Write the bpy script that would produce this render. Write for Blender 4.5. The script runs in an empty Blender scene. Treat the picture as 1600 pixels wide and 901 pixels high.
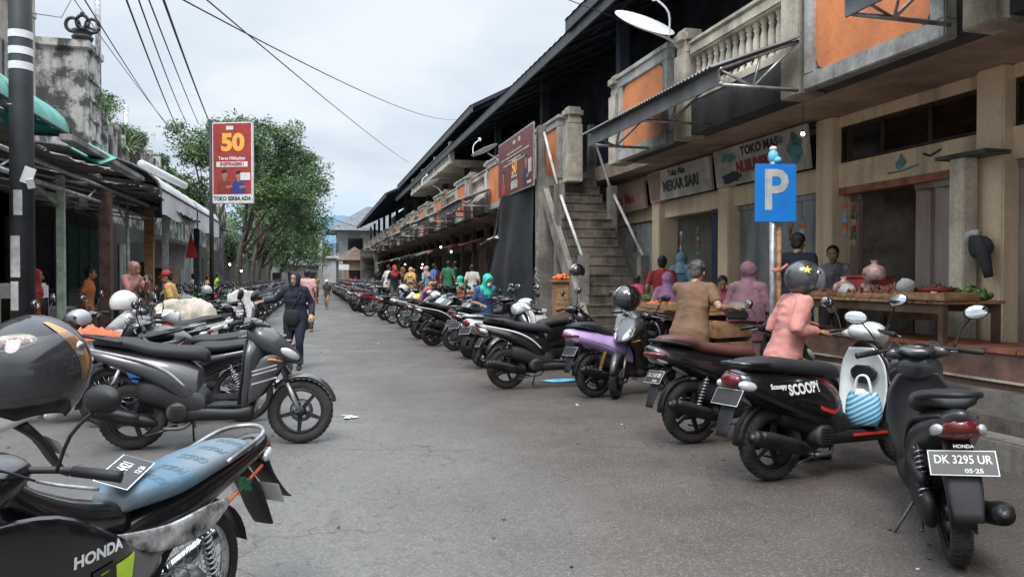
import bpy, bmesh, math, random
from math import sin, cos, pi, radians as RAD, sqrt, atan2
from mathutils import Vector as V, Matrix, Euler
SC = bpy.context.scene; COL = SC.collection
random.seed(7)
# ---------------- camera, sky, sun, exposure ----------------
YAW = RAD(15.1); FPX = 1150.0; HORZ = 433.0; CAMH = 1.45
cam = bpy.data.cameras.new('camera'); camo = bpy.data.objects.new('camera', cam); COL.objects.link(camo)
camo.location = (0, 0, CAMH); camo.rotation_euler = (RAD(90) - math.atan(17.5/FPX), 0, -YAW)
cam.sensor_width = 36; cam.lens = FPX/1600*36; cam.clip_start = 0.05; cam.clip_end = 6000
SC.camera = camo
w = bpy.data.worlds.new('World'); SC.world = w; w.use_nodes = True
nt = w.node_tree; N = nt.nodes; Lk = nt.links; bg = N['Background']
SUN_EL, SUN_AZ = RAD(58), RAD(205)
sky = N.new('ShaderNodeTexSky'); sky.sky_type = 'NISHITA'; sky.sun_disc = False
sky.sun_elevation = SUN_EL; sky.sun_rotation = SUN_AZ; sky.dust_density = 2
tc = N.new('ShaderNodeTexCoord'); sep = N.new('ShaderNodeSeparateXYZ'); Lk.new(tc.outputs['Generated'], sep.inputs[0])
def wmath(op, a, b=None):
    n = N.new('ShaderNodeMath'); n.operation = op
    for i, q in enumerate((a, b)):
        if q is None: continue
        if isinstance(q, (int, float)): n.inputs[i].default_value = q
        else: Lk.new(q, n.inputs[i])
    return n.outputs[0]
zc = wmath('MAXIMUM', sep.outputs[2], 0.0)
den = wmath('ADD', zc, 0.18)
cmb = N.new('ShaderNodeCombineXYZ')
Lk.new(wmath('DIVIDE', sep.outputs[0], den), cmb.inputs[0]); Lk.new(wmath('DIVIDE', sep.outputs[1], den), cmb.inputs[1])
nz = N.new('ShaderNodeTexNoise'); nz.inputs['Scale'].default_value = 0.75; nz.inputs['Detail'].default_value = 7; nz.inputs['Roughness'].default_value = .52
Lk.new(cmb.outputs[0], nz.inputs['Vector'])
rp = N.new('ShaderNodeValToRGB'); Lk.new(nz.outputs[0], rp.inputs[0])
rp.color_ramp.elements[0].position = .33; rp.color_ramp.elements[0].color = (2.9, 3.4, 4.0, 1)
rp.color_ramp.elements[1].position = .58; rp.color_ramp.elements[1].color = (4.6, 4.85, 5.15, 1)
gain = wmath('ADD', wmath('MULTIPLY', wmath('SUBTRACT', zc, 0.36), 6.0), 1.0)
gain = wmath('MAXIMUM', gain, 1.0)
vm = N.new('ShaderNodeVectorMath'); vm.operation = 'SCALE'; Lk.new(rp.outputs[0], vm.inputs[0]); Lk.new(gain, vm.inputs[3])
mxs = N.new('ShaderNodeMix'); mxs.data_type = 'RGBA'
# a gap of clear blue low over the far end of the street
nz2 = N.new('ShaderNodeTexNoise'); nz2.inputs['Scale'].default_value = 3.0; Lk.new(cmb.outputs[0], nz2.inputs['Vector'])
low = N.new('ShaderNodeMapRange'); low.inputs[1].default_value = .125; low.inputs[2].default_value = .055; low.inputs[3].default_value = 0.05; low.inputs[4].default_value = .8
Lk.new(wmath('ADD', sep.outputs[2], wmath('MULTIPLY', wmath('SUBTRACT', nz2.outputs[0], .5), .05)), low.inputs[0])
Lk.new(low.outputs[0], mxs.inputs[0]); Lk.new(vm.outputs[0], mxs.inputs[6])
skm = N.new('ShaderNodeMix'); skm.data_type = 'RGBA'; skm.inputs[0].default_value = .55
Lk.new(sky.outputs[0], skm.inputs[6]); skm.inputs[7].default_value = (1.9, 3.6, 5.5, 1)
Lk.new(skm.outputs[2], mxs.inputs[7])
Lk.new(mxs.outputs[2], bg.inputs['Color']); bg.inputs['Strength'].default_value = 0.105
sd = bpy.data.lights.new('sun', 'SUN'); so = bpy.data.objects.new('sun', sd); COL.objects.link(so)
sd.energy = 1.35; sd.angle = RAD(25); sd.color = (1, .97, .92)
so.rotation_euler = Euler((pi/2 - SUN_EL, 0, pi - SUN_AZ), 'XYZ')
SC.view_settings.view_transform = 'Standard'; SC.view_settings.look = 'None'
SC.view_settings.exposure = 0.93; SC.view_settings.gamma = 1; SC.view_settings.use_curve_mapping = False
SC.cycles.max_bounces = 8; SC.cycles.use_denoising = True

# ---------------- where things stand ----------------
def Wc(lat, dep, z=0.0):
    return V((lat*cos(YAW)+dep*sin(YAW), -lat*sin(YAW)+dep*cos(YAW), z))
def P(px, py, dep):
    return Wc((px-800)/FPX*dep, dep, CAMH+(HORZ-py)/FPX*dep)
def G(px, py, z=0.0):
    d = FPX*(CAMH-z)/(py-HORZ); return Wc((px-800)/FPX*d, d, z)

# ---------------- materials ----------------
_mc = {}
def mat(name, col, rough=.6, metal=0.0, var=.12, scale=6.0, bump=0.0, bscale=40.0, coat=0.0, col2=None, detail=5, trans=0, emit=0, alpha=1, ramp=(.35,.65), stretch=None, spec=None):
    if name in _mc: return _mc[name]
    m = bpy.data.materials.new(name); m.use_nodes = True; t = m.node_tree; n = t.nodes; l = t.links
    b = n['Principled BSDF']; b.inputs['Roughness'].default_value = rough; b.inputs['Metallic'].default_value = metal
    if coat: b.inputs['Coat Weight'].default_value = coat; b.inputs['Coat Roughness'].default_value = .06
    if trans: b.inputs['Transmission Weight'].default_value = trans
    if spec is not None: b.inputs['Specular IOR Level'].default_value = spec
    if alpha < 1: b.inputs['Alpha'].default_value = alpha
    col = tuple(col) if not isinstance(col, (int, float)) else (col,)*3
    if emit:
        b.inputs['Emission Color'].default_value = (*col, 1); b.inputs['Emission Strength'].default_value = emit
    tcn = n.new('ShaderNodeTexCoord'); vec = tcn.outputs['Object']
    if stretch:
        mp = n.new('ShaderNodeMapping'); mp.inputs['Scale'].default_value = stretch; l.new(vec, mp.inputs[0]); vec = mp.outputs[0]
    if var or col2:
        c2 = tuple(col2) if col2 else tuple(max(0, c*(1-var*2)) for c in col)
        c1 = col if col2 else tuple(min(1, c*(1+var)) for c in col)
        no = n.new('ShaderNodeTexNoise'); no.inputs['Scale'].default_value = scale; no.inputs['Detail'].default_value = detail; no.inputs['Roughness'].default_value = .62
        r = n.new('ShaderNodeValToRGB'); r.color_ramp.elements[0].position = ramp[0]; r.color_ramp.elements[1].position = ramp[1]
        r.color_ramp.elements[0].color = (*c2, 1); r.color_ramp.elements[1].color = (*c1, 1)
        l.new(vec, no.inputs['Vector']); l.new(no.outputs[0], r.inputs[0]); l.new(r.outputs[0], b.inputs['Base Color'])
        mr = n.new('ShaderNodeMapRange'); mr.inputs[3].default_value = max(0, rough-.08); mr.inputs[4].default_value = min(1, rough+.1)
        l.new(no.outputs[0], mr.inputs[0]); l.new(mr.outputs[0], b.inputs['Roughness'])
    else: b.inputs['Base Color'].default_value = (*col, 1)
    if bump:
        bn = n.new('ShaderNodeTexNoise'); bn.inputs['Scale'].default_value = bscale; bn.inputs['Detail'].default_value = 4
        bu = n.new('ShaderNodeBump'); bu.inputs['Strength'].default_value = bump; bu.inputs['Distance'].default_value = .02
        l.new(vec, bn.inputs['Vector']); l.new(bn.outputs[0], bu.inputs['Height']); l.new(bu.outputs[0], b.inputs['Normal'])
    _mc[name] = m; return m
def stained(name, col, col2, sc=1.2, rough=.85, streak=True, lo=.42, hi=.62, fine=.12):
    """old painted concrete: blotches, vertical run-off streaks and grain"""
    if name in _mc: return _mc[name]
    m = bpy.data.materials.new(name); m.use_nodes = True; t = m.node_tree; n = t.nodes; l = t.links
    b = n['Principled BSDF']; b.inputs['Roughness'].default_value = rough
    tcn = n.new('ShaderNodeTexCoord')
    def noise(s, st=(1, 1, 1), det=6, ro=.65):
        mp = n.new('ShaderNodeMapping'); mp.inputs['Scale'].default_value = st; l.new(tcn.outputs['Object'], mp.inputs[0])
        q = n.new('ShaderNodeTexNoise'); q.inputs['Scale'].default_value = s; q.inputs['Detail'].default_value = det; q.inputs['Roughness'].default_value = ro
        l.new(mp.outputs[0], q.inputs[0]); return q.outputs[0]
    def mix(kind, f, a, b2):
        q = n.new('ShaderNodeMix'); q.data_type = 'RGBA'; q.blend_type = kind
        if isinstance(f, float): q.inputs[0].default_value = f
        else: l.new(f, q.inputs[0])
        for i, s in ((6, a), (7, b2)):
            if isinstance(s, tuple): q.inputs[i].default_value = (*s, 1)
            else: l.new(s, q.inputs[i])
        return q.outputs[2]
    def ramp(s, a, c):
        r = n.new('ShaderNodeMapRange'); r.inputs[1].default_value = a; r.inputs[2].default_value = c; l.new(s, r.inputs[0]); return r.outputs[0]
    c = mix('MIX', ramp(noise(sc), lo, hi), tuple(col), tuple(col2))
    if streak: c = mix('MIX', ramp(noise(sc*2.2, (1, 1, .09)), .5, .78), c, tuple(x*.55 for x in col2))
    c = mix('MULTIPLY', ramp(noise(30, det=3), .2, .55), tuple([1-fine*2]*3), (1., 1., 1.)) if False else c
    g = n.new('ShaderNodeMix'); g.data_type = 'RGBA'; g.blend_type = 'MULTIPLY'; g.inputs[0].default_value = 1
    gr = n.new('ShaderNodeMapRange'); gr.inputs[1].default_value = .3; gr.inputs[2].default_value = .6; gr.inputs[3].default_value = 1-fine*2; gr.inputs[4].default_value = 1
    l.new(noise(26, det=4), gr.inputs[0]); l.new(c, g.inputs[6]); l.new(gr.outputs[0], g.inputs[7]); l.new(g.outputs[2], b.inputs['Base Color'])
    bu = n.new('ShaderNodeBump'); bu.inputs['Strength'].default_value = .35; bu.inputs['Distance'].default_value = .015
    l.new(noise(18, det=6), bu.inputs['Height']); l.new(bu.outputs[0], b.inputs['Normal'])
    _mc[name] = m; return m

# ---------------- mesh building ----------------
def cat(ps, k):
    """Catmull-Rom through tuples of numbers"""
    if k <= 1 or len(ps) < 3: return [tuple(p) for p in ps]
    out = []; n = len(ps)
    for i in range(n-1):
        a = ps[max(i-1, 0)]; b = ps[i]; c = ps[i+1]; d = ps[min(i+2, n-1)]
        for j in range(k):
            t = j/k
            out.append(tuple(.5*(2*q+(-p+r)*t+(2*p-5*q+4*r-s)*t*t+(-p+3*q-3*r+s)*t**3) for p, q, r, s in zip(a, b, c, d)))
    out.append(tuple(ps[-1])); return out
class M:
    def __init__(s, *mats): s.v = []; s.f = []; s.mi = []; s.sm = []; s.mats = list(mats); s.T = None; s.cur = 0
    def mt(s, m):
        if m not in s.mats: s.mats.append(m)
        s.cur = s.mats.index(m); return s
    def add(s, vs, fs, sm=False):
        o = len(s.v); s.v += [tuple(s.T @ V(p)) if s.T else tuple(p) for p in vs]
        for f in fs: s.f.append(tuple(i+o for i in f)); s.mi.append(s.cur); s.sm.append(sm)
        return s
    def box(s, x0, y0, z0, x1, y1, z1):
        vs = [(x, y, z) for x in (x0, x1) for y in (y0, y1) for z in (z0, z1)]
        return s.add(vs, [(0, 1, 3, 2), (4, 6, 7, 5), (0, 4, 5, 1), (2, 3, 7, 6), (0, 2, 6, 4), (1, 5, 7, 3)])
    def cb(s, c, d, R=None):
        """box by centre and size, optionally rotated"""
        o = s.T; X = Matrix.Translation(V(c)) @ (R.to_matrix().to_4x4() if isinstance(R, Euler) else (R or Matrix())); s.T = (o @ X) if o else X
        s.box(-d[0]/2, -d[1]/2, -d[2]/2, d[0]/2, d[1]/2, d[2]/2); s.T = o; return s
    def bb(s, x0, y0, z0, x1, y1, z1, r=.01):
        """bevelled box"""
        bm = bmesh.new(); bmesh.ops.create_cube(bm, size=1)
        for q in bm.verts: q.co = V(((x0+x1)/2+q.co.x*(x1-x0), (y0+y1)/2+q.co.y*(y1-y0), (z0+z1)/2+q.co.z*(z1-z0)))
        bmesh.ops.bevel(bm, geom=bm.edges[:], offset=min(r, abs(x1-x0)*.45, abs(y1-y0)*.45, abs(z1-z0)*.45), segments=2, affect='EDGES')
        bm.verts.index_update(); s.add([tuple(q.co) for q in bm.verts], [[q.index for q in f.verts] for f in bm.faces]); bm.free(); return s
    def ring(s, rings, closed=True, caps=True, sm=True):
        n = len(rings[0]); vs = [p for r in rings for p in r]; fs = []
        for i in range(len(rings)-1):
            for j in range(n if closed else n-1):
                a = i*n+j; b = i*n+(j+1) % n; fs.append((a, b, b+n, a+n))
        if caps and closed:
            fs.append(tuple(range(n))[::-1]); fs.append(tuple((len(rings)-1)*n+j for j in range(n)))
        return s.add(vs, fs, sm)
    def tube(s, pts, r=.01, n=8, k=1, caps=True, flat=1.0):
        rr = r if isinstance(r, (list, tuple)) else [r]*len(pts)
        q = cat([(*p, x) for p, x in zip(pts, rr)], k); rings = []; up = None
        for i, p in enumerate(q):
            a = V(q[max(i-1, 0)][:3]); b = V(q[min(i+1, len(q)-1)][:3]); t = (b-a)
            t = t.normalized() if t.length > 1e-9 else V((0, 0, 1))
            if up is None: up = V((0, 0, 1)) if abs(t.z) < .9 else V((1, 0, 0))
            u = (up - t*up.dot(t)); u = u.normalized() if u.length > 1e-6 else V((0, 1, 0)); up = u; w_ = t.cross(u)
            rings.append([tuple(V(p[:3])+(u*cos(2*pi*j/n)*flat+w_*sin(2*pi*j/n))*p[3]) for j in range(n)])
        return s.ring(rings, caps=caps)
    def loft(s, secs, n=16, k=4, p=2.4, caps=True):
        """sections (x,y,z, half width along y, half height, pitch deg, taper, bend)"""
        ss = cat([tuple(list(q)+[0]*(8-len(q))) for q in secs], k); rings = []
        for x, y, z, hw, hh, pt, tp, bd in ss:
            a = RAD(pt); ux, uz = -sin(a), cos(a); R = []
            for j in range(n):
                th = 2*pi*j/n; c, d = cos(th), sin(th)
                c = math.copysign(abs(c)**(2/p), c); d = math.copysign(abs(d)**(2/p), d)
                yy = hw*c*(1-tp*d); bx = -bd*c*c
                R.append((x+ux*hh*d+bx*abs(cos(a-pi/2)) if pt else x+bx, y+yy, z+uz*hh*d))
            rings.append(R)
        return s.ring(rings, caps=caps)
    def plate(s, pts, y, w, r=.01, k=3, smooth=True):
        """side outline (x,z) closed, thickness w about y, rounded rim"""
        q = cat(pts+[pts[0]], k)[:-1] if k > 1 else list(pts); n = len(q)
        ar = sum(q[i][0]*q[(i+1) % n][1]-q[(i+1) % n][0]*q[i][1] for i in range(n)); sg = 1 if ar > 0 else -1
        def off(d):
            o = []
            for i in range(n):
                a = V(q[i-1]); b = V(q[(i+1) % n]); t = (b-a).normalized() if (b-a).length > 1e-9 else V((1, 0)); o.append((q[i][0]-t[1]*d*sg, q[i][1]+t[0]*d*sg))
            return o
        L = []
        for d, yy in ((r, -w/2), (r*.3, -w/2+r*.35), (0, -w/2+r), (0, w/2-r), (r*.3, w/2-r*.35), (r, w/2)):
            L.append([(a, y+yy, b) for a, b in off(d)])
        return s.ring(L, sm=smooth)
    def lathe(s, prof, c=(0, 0, 0), ax='y', n=24, a0=0, a1=2*pi, caps=False):
        """prof: (radius, offset along the axis)"""
        full = abs(a1-a0-2*pi) < 1e-6; m = n if full else n+1; rings = []
        for r, h in prof:
            R = []
            for j in range(m):
                t = a0+(a1-a0)*j/n
                e = {'y': (r*cos(t), h, r*sin(t)), 'z': (r*cos(t), r*sin(t), h), 'x': (h, r*cos(t), r*sin(t))}[ax]
                R.append((c[0]+e[0], c[1]+e[1], c[2]+e[2]))
            rings.append(R)
        return s.ring(rings, closed=full, caps=caps)
    def ball(s, c, r, n=14, m=9, R=None):
        r = (r, r, r) if isinstance(r, (int, float)) else r; rings = []
        for i in range(1, m):
            a = pi*i/m; rings.append([V((r[0]*sin(a)*cos(2*pi*j/n), r[1]*sin(a)*sin(2*pi*j/n), r[2]*cos(a))) for j in range(n)])
        rings = [[(R @ p if R else p)+V(c) for p in q] for q in rings]
        return s.ring([[tuple(p) for p in q] for q in rings])
    def mesh(s, name):
        me = bpy.data.meshes.new(name); me.from_pydata(s.v, [], s.f)
        for m in s.mats: me.materials.append(m)
        me.polygons.foreach_set('material_index', s.mi); me.polygons.foreach_set('use_smooth', s.sm); me.update()
        return me
    def obj(s, name, parent=None, loc=None, fix=False):
        me = s.mesh(name)
        if fix:
            bm = bmesh.new(); bm.from_mesh(me); bmesh.ops.recalc_face_normals(bm, faces=bm.faces[:]); bm.to_mesh(me); bm.free()
        o = bpy.data.objects.new(name, me); COL.objects.link(o)
        if parent: o.parent = parent
        if loc: o.location = loc
        return o
def remesh(m, voxel=.012, smooth=3, name='tmp'):
    o = m.obj(name); md = o.modifiers.new('r', 'REMESH'); md.mode = 'VOXEL'; md.voxel_size = voxel; md.use_smooth_shade = True
    if smooth: sm = o.modifiers.new('s', 'SMOOTH'); sm.iterations = smooth; sm.factor = .6
    dg = bpy.context.evaluated_depsgraph_get(); me = bpy.data.meshes.new_from_object(o.evaluated_get(dg), depsgraph=dg)
    bpy.data.objects.remove(o); me.materials.clear()
    for q in m.mats: me.materials.append(q)
    me.polygons.foreach_set('use_smooth', [True]*len(me.polygons)); me.name = name; return me
def link(me, name, parent=None):
    o = bpy.data.objects.new(name, me); COL.objects.link(o)
    if parent: o.parent = parent
    return o
def root(name, label, cat_, loc=(0, 0, 0), rz=0, group=None):
    o = bpy.data.objects.new(name, None); COL.objects.link(o); o.location = loc; o.rotation_euler = (0, 0, rz)
    o['label'] = label; o['category'] = cat_
    if group: o['group'] = group
    return o
def tag(o, label=None, cat_=None, group=None, kind=None):
    if label: o['label'] = label
    if cat_: o['category'] = cat_
    if group: o['group'] = group
    if kind: o['kind'] = kind
    return o
def kids(o): return list(o.children)
def dup(o, loc=None, rz=None, label=None, group=None, swap=None, parent=None):
    c = o.copy(); COL.objects.link(c)
    if parent is not None: c.parent = parent
    if loc is not None: c.location = loc
    if rz is not None: c.rotation_euler = (c.rotation_euler[0] if o.type == 'EMPTY' else 0, 0, rz)
    if label: c['label'] = label
    if group: c['group'] = group
    if swap and c.type == 'MESH':
        for i, sl in enumerate(c.material_slots):
            if sl.material in swap: mm = swap[sl.material]; sl.link = 'OBJECT'; sl.material = mm
    for ch in kids(o): dup(ch, swap=swap, parent=c)
    return c
def merged(o, name):
    """one mesh of a thing and all its parts, for copies too small to show them"""
    vs, fs, mi, sm, mats = [], [], [], [], []
    def rec(q, T):
        if q.type == 'MESH':
            me = q.data; off = len(vs); mp = []
            for sl in me.materials:
                if sl not in mats: mats.append(sl)
                mp.append(mats.index(sl))
            vs.extend(tuple(T @ p.co) for p in me.vertices)
            for p in me.polygons: fs.append(tuple(i+off for i in p.vertices)); mi.append(mp[p.material_index] if mp else 0); sm.append(p.use_smooth)
        for ch in kids(q): rec(ch, T @ ch.matrix_basis)
    rec(o, Matrix()); me = bpy.data.meshes.new(name); me.from_pydata(vs, [], fs)
    for m in mats: me.materials.append(m)
    me.polygons.foreach_set('material_index', mi); me.polygons.foreach_set('use_smooth', sm); return me
def text(body, size, m, name, parent=None, T=None, ext=.0012, bold=0, align='CENTER', sx=1, off=0):
    cu = bpy.data.curves.new('t', 'FONT'); cu.body = body; cu.size = size; cu.align_x = align; cu.align_y = 'CENTER'; cu.extrude = ext; cu.offset = bold; cu.resolution_u = 3
    o = bpy.data.objects.new('t', cu); COL.objects.link(o); dg = bpy.context.evaluated_depsgraph_get(); dg.update()
    me = bpy.data.meshes.new_from_object(o.evaluated_get(dg), depsgraph=dg); bpy.data.objects.remove(o)
    me.materials.clear(); me.materials.append(m)
    if sx != 1: me.transform(Matrix.Diagonal((sx, 1, 1, 1)))
    if T: me.transform(T)
    me.name = name; return link(me, name, parent)
def face(o, x, z, up=(0, 0, 1)):
    """matrix: text x axis -> x, text normal -> z"""
    X = V(x).normalized(); Z = V(z).normalized(); Y = Z.cross(X).normalized(); X = Y.cross(Z)
    m = Matrix((X, Y, Z)).transposed().to_4x4(); m.translation = V(o); return m
# ---------------- materials of the place ----------------
def road_mat():
    m = bpy.data.materials.new('asphalt'); m.use_nodes = True; t = m.node_tree; n = t.nodes; l = t.links
    b = n['Principled BSDF']; tcn = n.new('ShaderNodeTexCoord'); o = tcn.outputs['Object']
    def noise(s, st=(1, 1, 1), det=6, ro=.6):
        mp = n.new('ShaderNodeMapping'); mp.inputs['Scale'].default_value = st; l.new(o, mp.inputs[0])
        q = n.new('ShaderNodeTexNoise'); q.inputs['Scale'].default_value = s; q.inputs['Detail'].default_value = det; q.inputs['Roughness'].default_value = ro
        l.new(mp.outputs[0], q.inputs[0]); return q.outputs[0]
    def mr(s, a, c, d=0, e=1):
        r = n.new('ShaderNodeMapRange'); r.inputs[1].default_value = a; r.inputs[2].default_value = c; r.inputs[3].default_value = d; r.inputs[4].default_value = e; l.new(s, r.inputs[0]); return r.outputs[0]
    def mt(op, a, c):
        q = n.new('ShaderNodeMath'); q.operation = op
        for i, s in ((0, a), (1, c)):
            if isinstance(s, (int, float)): q.inputs[i].default_value = s
            else: l.new(s, q.inputs[i])
        return q.outputs[0]
    def mix(f, a, c, kind='MIX'):
        q = n.new('ShaderNodeMix'); q.data_type = 'RGBA'; q.blend_type = kind
        if isinstance(f, float): q.inputs[0].default_value = f
        else: l.new(f, q.inputs[0])
        for i, s in ((6, a), (7, c)):
            if isinstance(s, tuple): q.inputs[i].default_value = (*s, 1)
            else: l.new(s, q.inputs[i])
        return q.outputs[2]
    sp = n.new('ShaderNodeSeparateXYZ'); l.new(o, sp.inputs[0])
    base = mix(mr(noise(.55, (1, .35, 1)), .35, .65), (.108, .105, .10), (.165, .16, .152))
    # red-brown soil trodden into the market side
    soil = mr(mt('ADD', sp.outputs[0], mt('MULTIPLY', noise(.6), 3.0)), 1.7, 3.9)
    c = mix(mt('MULTIPLY', soil, .9), base, mix(mr(noise(1.6), .35, .62), (.050, .037, .030), (.084, .065, .054)))
    lf = mr(mt('SUBTRACT', mt('MULTIPLY', noise(.7), 2.5), sp.outputs[0]), 2.6, 4.0)
    c = mix(mt('MULTIPLY', lf, .7), c, (.12, .105, .095))
    # small cracks, stones and dark spots
    vo = n.new('ShaderNodeTexVoronoi'); vo.inputs['Scale'].default_value = 38; l.new(o, vo.inputs[0])
    c = mix(mr(vo.outputs['Distance'], .0, .75, .45, 0), c, (.06, .058, .055))
    c = mix(mr(noise(80, det=3), .53, .70, 0, .45), c, (.33, .31, .29))
    c = mix(mr(noise(7, det=8, ro=.75), .56, .68, 0, .6), c, (.065, .058, .052))
    c = mix(mr(noise(1.3, (1, .25, 1), 8, .75), .52, .68, 0, .5), c, (.09, .085, .08))
    # cracks, wandering and broken up, and two polished wheel tracks
    wv = n.new('ShaderNodeVectorMath'); wv.operation = 'ADD'; nn = n.new('ShaderNodeTexNoise'); nn.inputs['Scale'].default_value = 1.7; nn.inputs['Detail'].default_value = 5; l.new(o, nn.inputs[0]); l.new(o, wv.inputs[0]); l.new(nn.outputs['Color'], wv.inputs[1])
    ve = n.new('ShaderNodeTexVoronoi'); ve.feature = 'DISTANCE_TO_EDGE'; ve.inputs['Scale'].default_value = .62; l.new(wv.outputs[0], ve.inputs[0])
    c = mix(mt('MULTIPLY', mr(ve.outputs['Distance'], .002, .010, .5, 0), mr(noise(.45), .42, .55)), c, (.03, .027, .025))
    vp = n.new('ShaderNodeTexVoronoi'); vp.inputs['Scale'].default_value = .33; vp.inputs['Randomness'].default_value = .9; l.new(wv.outputs[0], vp.inputs[0]); sv = n.new('ShaderNodeSeparateXYZ'); l.new(vp.outputs['Color'], sv.inputs[0])
    c = mix(mr(sv.outputs[0], .72, .74, 0, .22), c, (.06, .058, .056))
    c = mix(mr(noise(14, det=5), .60, .74, 0, .5), c, (.045, .04, .036))
    b.inputs['Specular IOR Level'].default_value = .3; l.new(c, b.inputs['Base Color'])
    l.new(mr(noise(1.1), .35, .65, .62, .9), b.inputs['Roughness'])
    bu = n.new('ShaderNodeBump'); bu.inputs['Strength'].default_value = .7; bu.inputs['Distance'].default_value = .012
    l.new(mt('ADD', noise(70, det=3), mt('MULTIPLY', noise(9), 1.5)), bu.inputs['Height']); l.new(bu.outputs[0], b.inputs['Normal'])
    return m
M_ROAD = road_mat()
M_EARTH = stained('packed_earth', (.16, .13, .11), (.09, .08, .07), .8, streak=False)
M_CONC = stained('old_concrete', (.27, .245, .21), (.12, .108, .092), 1.3)
M_CONCL = stained('pale_concrete', (.68, .61, .49), (.33, .29, .235), 1.2)
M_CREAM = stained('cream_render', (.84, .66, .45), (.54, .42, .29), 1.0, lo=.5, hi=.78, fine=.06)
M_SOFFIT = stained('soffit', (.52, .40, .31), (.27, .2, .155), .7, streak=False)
M_DARKC = stained('sooty_concrete', (.085, .085, .088), (.04, .04, .043), 1.2)
M_STEP = stained('worn_steps', (.19, .158, .128), (.065, .055, .045), 2.0)
M_ORANGE = stained('orange_paint', (.74, .25, .085), (.52, .18, .07), 1.5, rough=.7, streak=False, fine=.06)
M_PFRAME = stained('grey_frame', (.46, .46, .43), (.22, .215, .2), 1.5)
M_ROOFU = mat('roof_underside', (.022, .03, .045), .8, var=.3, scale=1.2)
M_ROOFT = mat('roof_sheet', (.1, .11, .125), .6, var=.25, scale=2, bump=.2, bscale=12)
M_UPWALL = mat('upper_wall', (.045, .055, .075), .85, var=.35, scale=1.0)  # shadow of the upper floor put into this dark blue colour
M_INSIDE = mat('shop_inside', (.48, .41, .35), .9, var=.35, scale=1.5)
M_INSL = mat('shop_inside_pale', (.62, .62, .54), .85, var=.2, scale=1.2)
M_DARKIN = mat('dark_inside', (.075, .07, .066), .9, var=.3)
M_SHUT = mat('grey_shutter', (.34, .36, .36), .5, .3, var=.25, scale=2.5, stretch=(1, 1, .25))
M_SHUTD = mat('rusty_shutter', (.34, .31, .28), .55, .3, var=.45, scale=2.5, stretch=(1, 1, .2), col2=(.2, .12, .085))
M_SHUTW = mat('white_shutter', (.5, .5, .48), .5, .1, var=.15)
M_NAVYD = mat('navy_door', (.025, .035, .07), .45, .2)
M_WIN = mat('brown_window', (.035, .018, .013), .45, var=.3)
M_GLASSD = mat('dark_glass', (.012, .012, .014), .12, var=.1, spec=.7)
M_TILE = mat('terracotta_tile', (.34, .13, .075), .55, var=.25, scale=5, bump=.1)
M_TILEW = mat('tile_riser', (.2, .115, .085), .6, var=.3, scale=3)
M_STEEL = mat('galvanised_steel', (.5, .51, .52), .4, .7, var=.2, scale=9)
M_STEELD = mat('dark_steel', (.09, .09, .1), .5, .5, var=.25)
M_SHEET = mat('sheet_grey', (.22, .235, .245), .5, .35, var=.3, scale=2, col2=(.12, .115, .11))
M_WHITE = mat('white_paint', (.72, .73, .74), .5, var=.06)
M_DIRTYW = stained('dirty_white', (.6, .6, .58), (.33, .32, .3), 2, fine=.05)
M_BLACKCLOTH = mat('black_net', (.012, .013, .014), .9, var=.3, scale=3, bump=.2, bscale=9)
M_RED = mat('sign_red', (.36, .045, .04), .5, var=.1); M_MAROON = mat('sign_maroon', (.16, .032, .03), .45, var=.15)
M_YEL = mat('sign_yellow', (.85, .45, .08), .5, var=.05); M_BLK = mat('black_paint', (.02, .02, .022), .5, var=.1)
M_SKIN = mat('skin', (.36, .19, .12), .5, var=.06, scale=12)
M_BLUE = mat('sign_blue', (.01, .20, .62), .35, var=.04); M_BULB = mat('lamp_bulb', (1, .93, .78), .4, var=0, emit=9)
M_LBLUE = mat('light_blue_plastic', (.12, .5, .75), .4, var=.3)
M_SIGNW = mat('shop_sign_face', (.5, .47, .42), .55, var=.2, scale=3); M_SIGNR = mat('sign_letter_red', (.3, .05, .04), .5, var=.2)
M_SIGNG = mat('sign_teal', (.1, .28, .27), .5, var=.3)
M_WOOD = mat('raw_wood', (.36, .2, .1), .65, var=.25, scale=3, stretch=(1, 6, 6)); M_WOODD = mat('dark_wood', (.12, .07, .045), .7, var=.3, scale=3)

# ---------------- ground ----------------
m = M(M_EARTH); m.box(-400, -60, -.5, 400, 900, -.012); tag(m.obj('ground'), kind='structure')
m = M(M_ROAD); m.add([(-3.9, -12, -.004), (5.0, -12, -.004), (5.0, 260, -.004), (-3.9, 260, -.004)], [(0, 1, 2, 3)]); tag(m.obj('road'), kind='structure')
m = M(M_CONC, M_STEP); m.bb(-4.25, -10, -.3, -3.9, 120, .12, .02); m.mt(M_CONC); m.box(-7.2, -10, -.3, -4.252, 120, .11); tag(m.obj('pavement'), kind='structure')
m = M(M_CONC); m.bb(5.0, -10, -.3, 5.25, 92, .22, .02); m.mt(M_STEP).box(5.252, -10, -.3, 12, 92, .34); tag(m.obj('pavement'), kind='structure')

# ---------------- the long market building ----------------
BY = lambda i: 5.96+5.02*i
bld = root('market_building', 'long two storey market hall with orange balcony panels and dark overhanging roof', 'building', (0, 0, 0))
FX = 5.25; SWX = 6.7
Y0, Y1 = -9.2, 79.0
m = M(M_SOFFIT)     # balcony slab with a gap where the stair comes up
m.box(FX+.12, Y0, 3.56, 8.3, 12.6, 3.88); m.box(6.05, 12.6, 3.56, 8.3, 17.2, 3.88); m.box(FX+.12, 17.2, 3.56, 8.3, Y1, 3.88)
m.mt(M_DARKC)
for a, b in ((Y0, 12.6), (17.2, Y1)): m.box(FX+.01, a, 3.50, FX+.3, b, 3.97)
m.obj('balcony_slab', bld)
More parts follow.
